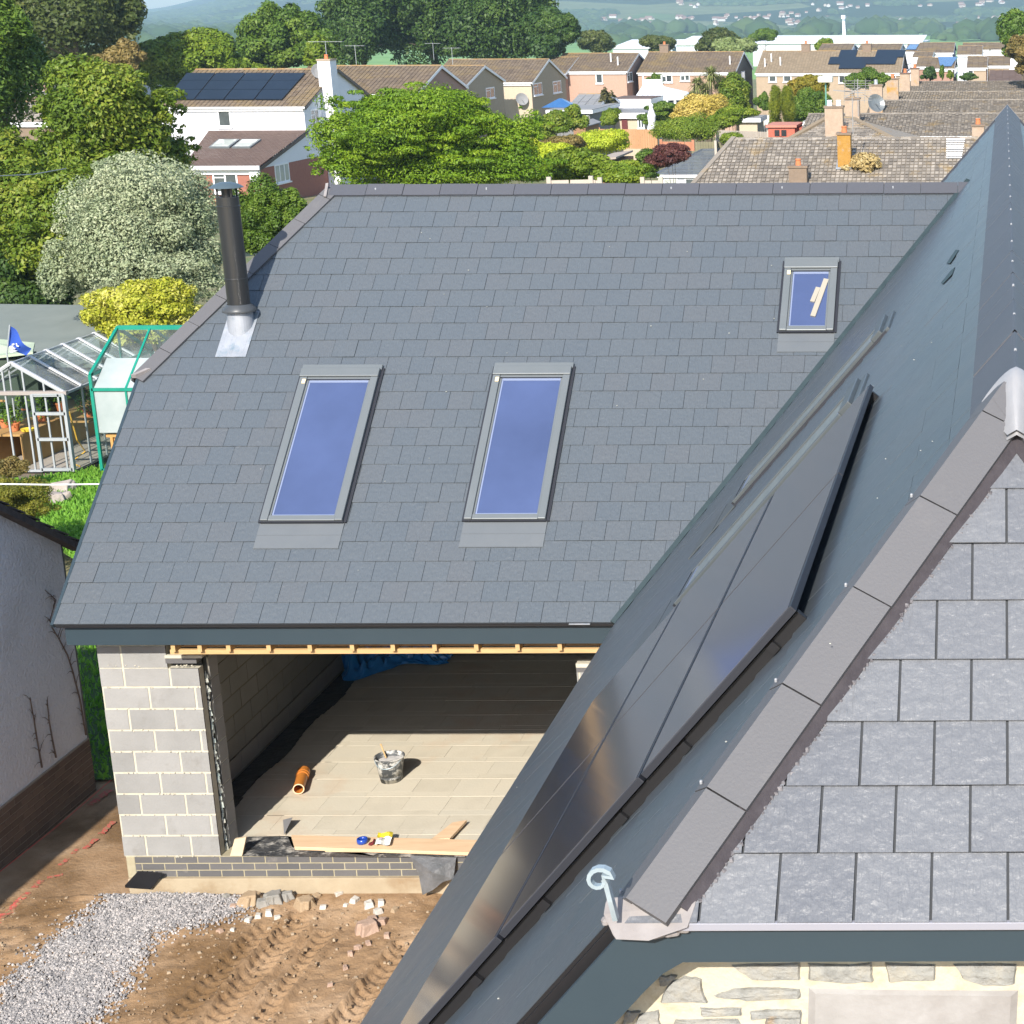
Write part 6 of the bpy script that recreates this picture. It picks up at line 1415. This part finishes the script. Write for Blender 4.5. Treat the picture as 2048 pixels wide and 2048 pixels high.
# skyline trees
tree('tree', 'huge olive green tree on the skyline at the upper left', 115, [(140, 0, 140, 105), (220, 40, 62, 70), (60, 20, 90, 90)], .34, 22000, G10, seed=12, cl=80, frac=(.14, .26))
tree('tree', 'rounded bright green tree left of the white house ridge', 122, [(365, 115, 95, 58), (310, 150, 50, 40), (430, 120, 50, 55)], .30, 15000, G4, seed=13, cl=60, frac=(.14, .26))
tree('tree', 'dome shaped mid green tree right of the bright green one', 140, [(565, 80, 82, 72), (620, 105, 55, 50), (510, 110, 40, 45)], .32, 15000, G3, seed=14, cl=60, frac=(.14, .26))
tree('tree', 'orange tinted small tree under the skyline giant', 110, [(250, 118, 36, 38), (205, 135, 40, 26)], .26, 5000, G11, seed=15, cl=30)
tree('tree', 'left dark oak of the dense skyline clump', 185, [(720, 30, 72, 90), (700, 85, 60, 50), (660, 110, 40, 25)], .42, 15000, G2, seed=16, cl=70, frac=(.14, .26))
tree('tree', 'middle dark oak of the dense skyline clump', 190, [(860, 10, 105, 115), (800, 70, 70, 60), (870, 90, 90, 40)], .42, 20000, G2, seed=17, cl=80, frac=(.14, .26))
tree('tree', 'broad dark oak right of the middle of the skyline clump', 187, [(1000, 15, 105, 110), (960, 80, 90, 42), (1050, 85, 60, 34)], .42, 20000, G2, seed=18, cl=80, frac=(.14, .26))
tree('tree', 'low right hand oak ending the skyline clump', 183, [(1095, 60, 60, 52), (1128, 48, 28, 22)], .40, 9000, G2, seed=19, cl=40, frac=(.14, .26))
tree('tree', 'brownish tree just right of the skyline clump', 250, [(1190, 85, 38, 24)], .5, 3500, G10, seed=20, cl=26)
for i, (q, F, l, lab_) in enumerate((([(1318, 88, 34, 17)], 260, G10, 'small round tree above the first long brick row house roof'), ([(1440, 82, 42, 26), (1410, 95, 20, 14)], 255, G10, 'dark olive tree left of the pale leaved one behind the roofs'), ([(1470, 92, 45, 18)], 250, LM('leaf_pale', (.16, .22, .06), (.24, .30, .10), (.32, .36, .16)), 'pale leaved tree in front of the dark olive one'), ([(1530, 72, 30, 14)], 300, G3, 'small green tree standing in front of the white sheds'), ([(1648, 92, 20, 16)], 250, G4, 'small bright tree right of the white sheds'))):
    tree('tree', lab_, F, q, .55, 2800, l, seed=21 + i, cl=24, frac=(.2, .35))
tree('tree', 'green tree at the right edge of the skyline', 150, [(2045, 70, 48, 50), (2030, 100, 30, 30)], .32, 8000, G3, seed=30, cl=40)
tree('tree', 'yellowish tree below the green one at the right edge', 140, [(2052, 100, 38, 34), (2060, 130, 30, 30)], .3, 5000, G11, seed=31, cl=30)
tree('tree', 'bushy yellow green tree joining the two round trees behind the white house', 132, [(480, 150, 60, 34), (440, 160, 50, 26), (640, 115, 30, 40)], .30, 9000, G4, seed=64, cl=44, frac=(.14, .26))
tree('tree', 'greyish green thicket behind the orange tinted tree', 128, [(150, 130, 110, 46), (300, 140, 40, 40)], .30, 9000, G10, seed=65, cl=50, frac=(.14, .26))
# central feathery tree
tree('tree', 'large feathery bright green tree in front of the row houses', 62, [(830, 260, 150, 82), (700, 300, 75, 80), (760, 215, 75, 42), (930, 240, 70, 60), (1010, 290, 70, 60), (1070, 250, 40, 50), (880, 330, 200, 60), (675, 210, 35, 30), (640, 260, 30, 30)], .135, 60000, G1, seed=33, cl=260, frac=(.10, .22), asp=.4, shell=(.6, 1.15), flat=.5, rag=(.45, 1.32))
# gardens behind our ridge
tree('bush', 'golden green bush at the foot of the feathery tree', 70, [(1105, 320, 60, 32), (1060, 300, 40, 22)], .15, 7000, G7, 'bush', trunk=False, seed=34, cl=40)
tree('bush', 'large mixed green bush in the middle of the gardens', 66, [(1150, 330, 60, 36), (1100, 350, 70, 22)], .14, 9000, G4, 'bush', trunk=False, seed=35, cl=50)
tree('bush', 'reddish tipped bush above the golden one', 78, [(1130, 290, 45, 22)], .15, 4000, G11, 'bush', trunk=False, seed=36, cl=26)
tree('bush', 'bright green bush left of the white annexe', 60, [(1250, 348, 60, 26), (1215, 350, 40, 20)], .12, 7000, G4, 'bush', trunk=False, seed=37, cl=40)
tree('bush', 'dark green bush behind the low brown shed', 76, [(1290, 325, 30, 26), (1270, 345, 50, 20)], .13, 4000, G3, 'bush', trunk=False, seed=38, cl=26)
tree('bush', 'small shrubs beside the grey walled extension', 100, [(1110, 250, 50, 30), (1150, 240, 30, 28)], .18, 6000, G12, 'bush', trunk=False, seed=39, cl=36)
tree('hedge', 'brilliant yellow clipped hedge left of the orange fence', 92, [(1200, 285, 58, 22), (1170, 292, 50, 16), (1225, 275, 35, 18)], .12, 12000, G7, 'hedge', trunk=False, seed=40, cl=70, frac=(.3, .5))
tree('hedge', 'large domed green hedge in the middle of the gardens', 100, [(1370, 258, 58, 24), (1340, 262, 40, 20), (1410, 262, 32, 24)], .10, 14000, G4, 'hedge', trunk=False, seed=41, cl=70, frac=(.4, .6))
tree('hedge', 'small rounded green hedge in front of the pale fence', 98, [(1465, 277, 24, 12)], .09, 3500, G4, 'hedge', trunk=False, seed=42, cl=20, frac=(.5, .7))
tree('hedge', 'box shaped upright green hedge in front of the garden room', 125, [(1222, 236, 16, 18), (1212, 240, 12, 14), (1230, 226, 12, 10)], .13, 4500, G4, 'hedge', trunk=False, seed=43, cl=24, frac=(.4, .6))
tree('purple_shrub', 'dark purple leaved shrub left of the white annexe roof', 74, [(1345, 310, 42, 24), (1320, 322, 26, 16)], .10, 7000, G9, 'shrub', trunk=False, seed=44, cl=40)
tree('yellow_shrub', 'straw yellow shrub below the palm tree', 112, [(1400, 218, 48, 28), (1375, 232, 34, 16), (1432, 225, 28, 20)], .16, 8000, G8, 'shrub', trunk=False, seed=45, cl=44)
tree('bush', 'brownish green bush right of the palm tree', 116, [(1470, 190, 35, 45), (1455, 215, 25, 25)], .18, 6500, G12, 'bush', trunk=False, seed=46, cl=40)
tree('bush', 'bright green shrubs under the brownish bush', 108, [(1450, 240, 40, 18), (1480, 225, 45, 14)], .14, 5000, G4, 'bush', trunk=False, seed=47, cl=30)
tree('bush', 'small dark green shrubs beside the white conservatory', 125, [(1330, 220, 36, 16), (1300, 238, 26, 14)], .16, 4000, G3, 'bush', trunk=False, seed=48, cl=26)
tree('tree', 'small round tree left of the white conservatory roof', 156, [(1310, 160, 16, 14)], .2, 1800, G3, seed=49, cl=14)
for i, (x, w_) in enumerate(((1551, 13), (1575, 15))):
    tree('conifer', ('narrower golden green columnar conifer on the left of the pair', 'wider golden green columnar conifer on the right of the pair')[i], 108, [(x, 212 + i * 2, w_, 42), (x, 180 + i * 4, w_ * .8, 14), (x, 240, w_, 18)], .11, 6000, LM('leaf_golden_conifer', (.09, .14, .01), (.20, .24, .012), (.38, .36, .03)), 'conifer', seed=50 + i, cl=34, frac=(.3, .55), asp=.25)
tree('tree', 'rusty yellow tree behind the right hand conifer', 118, [(1620, 170, 42, 22), (1600, 185, 30, 18)], .18, 6000, LM('leaf_rust', (.14, .15, .01), (.26, .22, .02), (.40, .28, .04)), seed=52, cl=30)
tree('tree', 'dense dark green tree between the conifers and the lamp post', 112, [(1622, 215, 44, 36), (1600, 240, 35, 22), (1640, 240, 28, 20)], .15, 10000, G3, seed=53, cl=44)
tree('tree', 'dark green tree right of the lamp post', 122, [(1740, 162, 32, 22), (1712, 165, 25, 18), (1765, 158, 18, 14)], .16, 6000, G3, seed=54, cl=34)
tree('bush', 'rounded dark bush among the small brown gabled houses', 165, [(1856, 148, 17, 16)], .22, 1800, G2, 'bush', trunk=False, seed=55, cl=14)
tree('conifer', 'slim dark conifer in front of the blue solar roof', 160, [(1884, 145, 5, 16)], .15, 900, G3, 'conifer', seed=56, cl=10, frac=(.4, .6))
tree('tree', 'slim yellowish tree right of the slim dark conifer', 160, [(1901, 150, 7, 11)], .15, 900, G4, seed=57, cl=10)
tree('bush', 'dark low bushes in front of the small gabled houses', 165, [(1935, 153, 20, 7), (1980, 100, 1, 1)], .2, 1500, G2, 'bush', trunk=False, seed=58, cl=14)
tree('bush', 'dark green shrubs left of the conical conifers', 115, [(1527, 205, 12, 20), (1515, 200, 10, 12)], .15, 1800, G3, 'bush', trunk=False, seed=59, cl=14)
# cordyline palm: many heads of sword leaves on forked stems
t = thing('palm_tree', 'many headed cabbage palm in front of the long brick row house', 'palm', ony(1420, 240, 118)); F_ = 118
heads = [(1422, 150, 22), (1395, 168, 20), (1440, 165, 20), (1412, 180, 20), (1385, 195, 18), (1450, 185, 18), (1425, 205, 18), (1378, 215, 14)]
g_ = np.random.default_rng(3); Vs = []; m = MB(); root_ = A(ony(1420, 240, F_)[0], F_, gz(F_))
for x, y, r_ in heads:
    c = ony(x, y, F_ + g_.uniform(-.8, .8)); k = .0385 * r_; m.tube([root_, (root_ + c) / 2 + A(g_.uniform(-.3, .3), 0, -.3), c], [.18, .13, .09], 8); n = 260
    d = g_.normal(size=(n, 3)); d[:, 2] += .25; d /= np.linalg.norm(d, axis=1)[:, None]; L_ = k * g_.uniform(.7, 1.1, n)[:, None]; s_ = np.cross(d, A(.1, .2, 1)); s_ /= np.linalg.norm(s_, axis=1)[:, None]; s_ *= .035
    mid = c + d * L_ * .6; tip = c + d * L_ + A(0, 0, -1) * L_ * .25
    Vs.append(np.stack([c - s_ * .6 + d * 0, c + s_ * .6 + d * 0, mid + s_, mid - s_], 1).reshape(-1, 3)); Vs.append(np.stack([mid - s_, mid + s_, tip + s_ * .1, tip - s_ * .1], 1).reshape(-1, 3))
V = np.vstack(Vs); n = len(V) // 4; npart('crown', V, np.arange(4 * n).reshape(n, 4), g_.random(n), LM('leaf_palm', (.16, .20, .05), (.30, .34, .12), (.46, .40, .22)), t); part('trunk', m, M['bark'], t)

# ================================================================ valley and hills
# industrial sheds
def ware(label, F, xl, xr, yt, yb_, d, wm):
    a, b = ony(xl, yt, F), ony(xr, yb_, F); t = thing('warehouse', label, 'warehouse', ((a[0] + b[0]) / 2, F, gz(F))); h_ = a[2] - gz(F)
    m = MB(); m.box((a[0], F, gz(F)), (b[0], F + d, a[2] - .6)); part('wall', m, wm, t)
    m = MB(); w = b[0] - a[0]; m.prism([(a[0] - .5, F - .5, a[2] - .6), (b[0] + .5, F - .5, a[2] - .6), (b[0] + .5, F + d * .5, a[2] + 1.2), (a[0] - .5, F + d * .5, a[2] + 1.2)], (0, 0, .3)); part('roof', m, mat('shed_white', (.80, .82, .86), rough=.6) if 'wh' not in M else M['wh'], t)
M['wh'] = mat('shed_white', (.80, .82, .86), rough=.6); lil = mat('shed_lilac', (.52, .54, .60), (.58, .6, .66), .2, .6)
ware('long white roofed warehouse at the far left of the sheds', 520, 1225, 1345, 93, 106, 60, lil)
ware('grey fronted warehouse between the small round trees', 500, 1352, 1402, 86, 106, 60, lil)
ware('very long white warehouse behind the tan roofed house', 560, 1505, 1842, 84, 100, 70, lil)
# slender mast
F_ = 620; t = thing('mast', 'tall slender white wind turbine mast rising above the warehouses', 'mast', ony(1689, 90, F_)); a, b = ony(1690, 96, F_), ony(1687, 34, F_)
m = MB(); m.tube([a - A(0, 0, 8), b], [.9, .45], 10); part('tower', m, M['wh'], t); m = MB(); m.box(b - A(.6, 1.5, .6), b + A(.6, 1.5, .6)); part('hub', m, M['wh'], t)
m = MB()
for a_ in (8, 172, 262): d = A(math.cos(rad(a_)) * .35, -.0, math.sin(rad(a_))); m.bar(b - A(0, 1.6, 0), b - A(0, 1.6, 0) + d * 1.8, .35, .12)
part('blades', m, M['wh'], t)
# hills
def hill(x, y):
    a = x / np.maximum(y, 1); f = np.clip((a + .47) / .17, 0, 1); f = f * f * (3 - 2 * f)
    top = 22 + 16 * np.clip((a + .42) / .05, 0, 1) + 9 * np.sin(a * 40) * (1 - f) + 330 * f
    s = np.clip((y - 2450) / np.where(f > .5, 5600, 4200), 0, 1); low = np.clip((y - 2450) / 900, 0, 1) * 14 * f
    z = -15 + (top + 15) * s ** 1.15 + low + 7 * vnoise(x + 9000, y, 420, 21) * np.clip((y - 2500) / 800, 0, 1) + 4 * vnoise(x + 9000, y, 150, 22) * np.clip((y - 2500) / 800, 0, 1)
    return z
yy = np.concatenate([np.linspace(2400, 4200, 90), np.linspace(4240, 8200, 60)]); aa = np.linspace(-.80, .30, 170); Aa, Yy = np.meshgrid(aa, yy); Xx = Aa * Yy; Zz = hill(Xx, Yy)
V = np.stack([Xx.ravel(), Yy.ravel(), Zz.ravel()], 1); I = np.arange(V.shape[0]).reshape(Xx.shape); Fq = np.stack([I[:-1, :-1].ravel(), I[:-1, 1:].ravel(), I[1:, 1:].ravel(), I[1:, :-1].ravel()], 1)
hm = bpy.data.materials.new('hill_patchwork'); hm.use_nodes = True; N = hm.node_tree.nodes; L = hm.node_tree.links; b_ = N['Principled BSDF']; b_.inputs['Roughness'].default_value = .95; b_.inputs['Specular IOR Level'].default_value = .1
tc = N.new('ShaderNodeTexCoord'); mp = N.new('ShaderNodeMapping'); mp.inputs['Scale'].default_value = (.0045, .0028, .0045); L.new(tc.outputs['Object'], mp.inputs[0])
vo = N.new('ShaderNodeTexVoronoi'); vo.inputs['Scale'].default_value = 1; L.new(mp.outputs[0], vo.inputs['Vector']); cr = N.new('ShaderNodeValToRGB'); cr.color_ramp.interpolation = 'CONSTANT'; e = cr.color_ramp.elements
e[0].color = (.035, .07, .02, 1); e[1].position = .5; e[1].color = (.10, .20, .04, 1)
for p_, c_ in ((.62, (.03, .06, .02)), (.7, (.16, .26, .07)), (.78, (.045, .08, .02)), (.9, (.22, .26, .10))): k = e.new(p_); k.color = (*c_, 1)
sp = N.new('ShaderNodeSeparateColor'); L.new(vo.outputs['Color'], sp.inputs[0]); L.new(sp.outputs[0], cr.inputs[0]); nz = N.new('ShaderNodeTexNoise'); nz.inputs['Scale'].default_value = .03; nz.inputs['Detail'].default_value = 6; L.new(tc.outputs['Object'], nz.inputs[0])
mx = N.new('ShaderNodeMix'); mx.data_type = 'RGBA'; mx.blend_type = 'MULTIPLY'; mx.inputs[0].default_value = .7; L.new(cr.outputs[0], mx.inputs[6]); L.new(nz.outputs[0], mx.inputs[7]); L.new(mx.outputs[2], b_.inputs['Base Color'])
struct(npart('hills', V, Fq, np.full(len(Fq), .5), hm))
# woods and hedgerows of the valley: far masses nobody could count
def blobs(n, gen, seed):
    g = np.random.default_rng(seed); ic = np.array([(0, 0, 1), (.89, 0, .45), (.28, .85, .45), (-.72, .53, .45), (-.72, -.53, .45), (.28, -.85, .45), (.8, .5, -.4), (-.3, .9, -.4), (-.95, 0, -.4), (-.3, -.9, -.4), (.8, -.5, -.4)])
    fs = [(0, 1, 2), (0, 2, 3), (0, 3, 4), (0, 4, 5), (0, 5, 1), (1, 6, 2), (2, 7, 3), (3, 8, 4), (4, 9, 5), (5, 10, 1), (2, 6, 7), (3, 7, 8), (4, 8, 9), (5, 9, 10), (1, 10, 6)]
    P, R_ = gen(g, n); V = P[:, None, :] + ic[None] * R_[:, None, :] * g.uniform(.75, 1.2, (len(P), 11, 1)); F_ = (np.array(fs)[None] + (np.arange(len(P)) * 11)[:, None, None]).reshape(-1, 3)
    return V.reshape(-1, 3), F_, np.repeat(g.random(len(P)), 15)
def genhill(g, n):
    y = 2420 + 2600 * g.random(n) ** 1.6; a = g.uniform(-.62, .12, n); x = a * y
    k = vnoise(x + 9000, y * 1.5, 260, 31) + .6 * vnoise(x + 9000, y, 90, 32) + .12 * (y - 2500) / 1000; keep = k > .15; x, y = x[keep], y[keep]; z = hill(x, y)
    r_ = g.uniform(2.6, 7, len(x)); return np.stack([x, y, z + r_ * .4], 1), np.stack([r_ * 1.5, r_, r_ * .8], 1)
fm = mat('far_woods', (.022, .05, .016), (.04, .08, .022), .01, .95, c3=(.07, .11, .03), tint=.9)
V, F2, ti = blobs(60000, genhill, 1); struct(npart('far_woods', V, F2, ti, fm), 'stuff')
def genvalley(g, n):
    P = []; R_ = []
    rows = [(-.42, -.12, 2350), (-.3, .05, 2200), (-.25, -.05, 1950), (-.16, .06, 1700), (-.12, .08, 2050), (-.35, -.1, 1500), (-.28, -.17, 1250), (-.05, .06, 1350), (-.10, -.02, 1500), (-.5, .1, 2420), (-.24, -.18, 1700)]
    for a0, a1, y in rows:
        m_ = int((110 if a1 < -.09 or y > 2400 else 30) * (a1 - a0) / .25)
        a = g.uniform(a0, a1, m_); yy_ = y + g.normal(0, 12, m_) + (a - a0) * 500 * math.sin(y); P += list(zip(a * yy_, yy_, [gz(q) + 3 for q in yy_])); r_ = g.uniform(2, 5.5, m_); R_ += list(zip(r_ * 1.6, r_, r_))
    for cx_, w_, y in ((1648, 28, 1750), (1752, 20, 1700), (1820, 60, 1800), (1775, 8, 1850), (1630, 10, 1500), (2000, 30, 1500), (1960, 30, 1400), (1500, 30, 1500), (1330, 60, 1900)):
        for _ in range(22): p = ony(cx_ + g.uniform(-w_, w_), 70, y); r_ = g.uniform(5, 11); P.append((p[0], y + g.uniform(-30, 30), gz(y) + r_ * .7)); R_.append((r_ * 1.3, r_, r_))
    m_ = 3200; y = 1150 + 1300 * g.random(m_) ** .8; a = g.uniform(-.60, -.20, m_); x = a * y; k = vnoise(x + 5000, y, 170, 41) > -.12; x, y = x[k], y[k]
    for q, w in zip(x, y): r = g.uniform(4, 9); P.append((q, w, gz(w) + r * .6)); R_.append((r * 1.5, r, r))
    return np.array(P), np.array(R_)
V, F2, ti = blobs(0, genvalley, 2); struct(npart('hedgerows', V, F2, ti, fm), 'stuff')
# villages on the lower slopes: small white and cream houses, each its own object
vm = [mat('village_white', (.62, .60, .57), rough=.8), mat('village_cream', (.55, .49, .41), rough=.8)]; vr = mat('village_roof', (.22, .13, .10), (.30, .18, .14), .1, .9)
g_ = random.Random(8); protos = []
cl_ = [(1290, 42, 36, 5), (1375, 40, 28, 5), (1490, 38, 45, 4), (1570, 34, 35, 6), (1600, 46, 20, 4), (1760, 44, 60, 4), (1850, 42, 60, 6), (1940, 44, 50, 6), (1700, 42, 40, 4), (1640, 24, 25, 3), (1860, 12, 20, 4), (1920, 20, 18, 3), (1230, 44, 60, 6), (1390, 12, 40, 4), (1700, 14, 60, 5), (1180, 36, 40, 8), (1960, 6, 40, 4), (1440, 45, 60, 5), (2010, 40, 30, 6), (450, 58, 20, 3)]
cnt = 0
for ci, (cx_, cy_, w_, h_) in enumerate(cl_):
    for k in range(9 if ci not in (19, 10, 9) else 3):
        x_ = cx_ + g_.gauss(0, w_ * .55); y_ = cy_ + g_.gauss(0, h_ * .6)
        # march along the ray to the hillside
        d = ray(x_, y_); hit = None
        for Y_ in np.arange(2300, 6000, 12.):
            p = ORG + d * Y_ / d[1]
            if p[2] <= (hill(np.array([p[0]]), np.array([p[1]]))[0] if Y_ > 2450 else gz(Y_)): hit = p; break
        if hit is None: continue
        q = g_.randrange(4)
        nm = 'village_house'; lb = 'tiny pale house scattered on the hazy far hillside'
        if len(protos) < 4:
            q = len(protos); t = thing(nm, lb, 'house', hit, 'pale houses scattered over the far hillside'); W_, D_, H_ = (6, 5, 2.6) if q < 2 else (9, 5, 2.8)
            m = MB(); x, y, z = hit; m.prism([(x - W_ / 2, y - D_ / 2, z - 2), (x - W_ / 2, y + D_ / 2, z - 2), (x - W_ / 2, y + D_ / 2, z + H_), (x - W_ / 2, y, z + H_ + 1.6), (x - W_ / 2, y - D_ / 2, z + H_)], (W_, 0, 0)); part('wall', m, vm[q % 2], t)
            m = MB(); 
            for sg in (-1, 1): m.prism([(x - W_ / 2 - .3, y, z + H_ + 1.9), (x + W_ / 2 + .3, y, z + H_ + 1.9), (x + W_ / 2 + .3, y + sg * (D_ / 2 + .4), z + H_ - .1), (x - W_ / 2 - .3, y + sg * (D_ / 2 + .4), z + H_ - .1)], (0, 0, .3))
            part('roof', m, vr, t); protos.append(t)
        else:
            s_ = protos[q]; c = s_.copy(); COL.objects.link(c); c.location = tuple(hit); c.rotation_euler = (0, 0, g_.choice((0, .3, -.4, 1.57, 1.2)))
            sc_ = g_.uniform(.7, 1.25); c.scale = (sc_, sc_, sc_)
            for ch in s_.children:
                if ch.parent is s_ and len(s_.children) > 0:
                    d_ = ch.copy(); COL.objects.link(d_); d_.parent = c
        cnt += 1
# ================================================================ haze
hz = MB(); hz.box((-8000, -80, -20), (3500, 8300, 430)); ho = bpy.data.meshes.new('haze')
ho.from_pydata(hz.v, [], hz.f); hmh = bpy.data.materials.new('haze'); hmh.use_nodes = True; N = hmh.node_tree.nodes; L = hmh.node_tree.links; N.remove(N['Principled BSDF'])
pv = N.new('ShaderNodeVolumePrincipled'); pv.inputs['Color'].default_value = (.58, .83, 1.0, 1); pv.inputs['Density'].default_value = HAZE; pv.inputs['Anisotropy'].default_value = 0.0
L.new(pv.outputs[0], N['Material Output'].inputs['Volume']); ho.materials.append(hmh); hob = bpy.data.objects.new('haze', ho); COL.objects.link(hob); hob['kind'] = 'stuff'
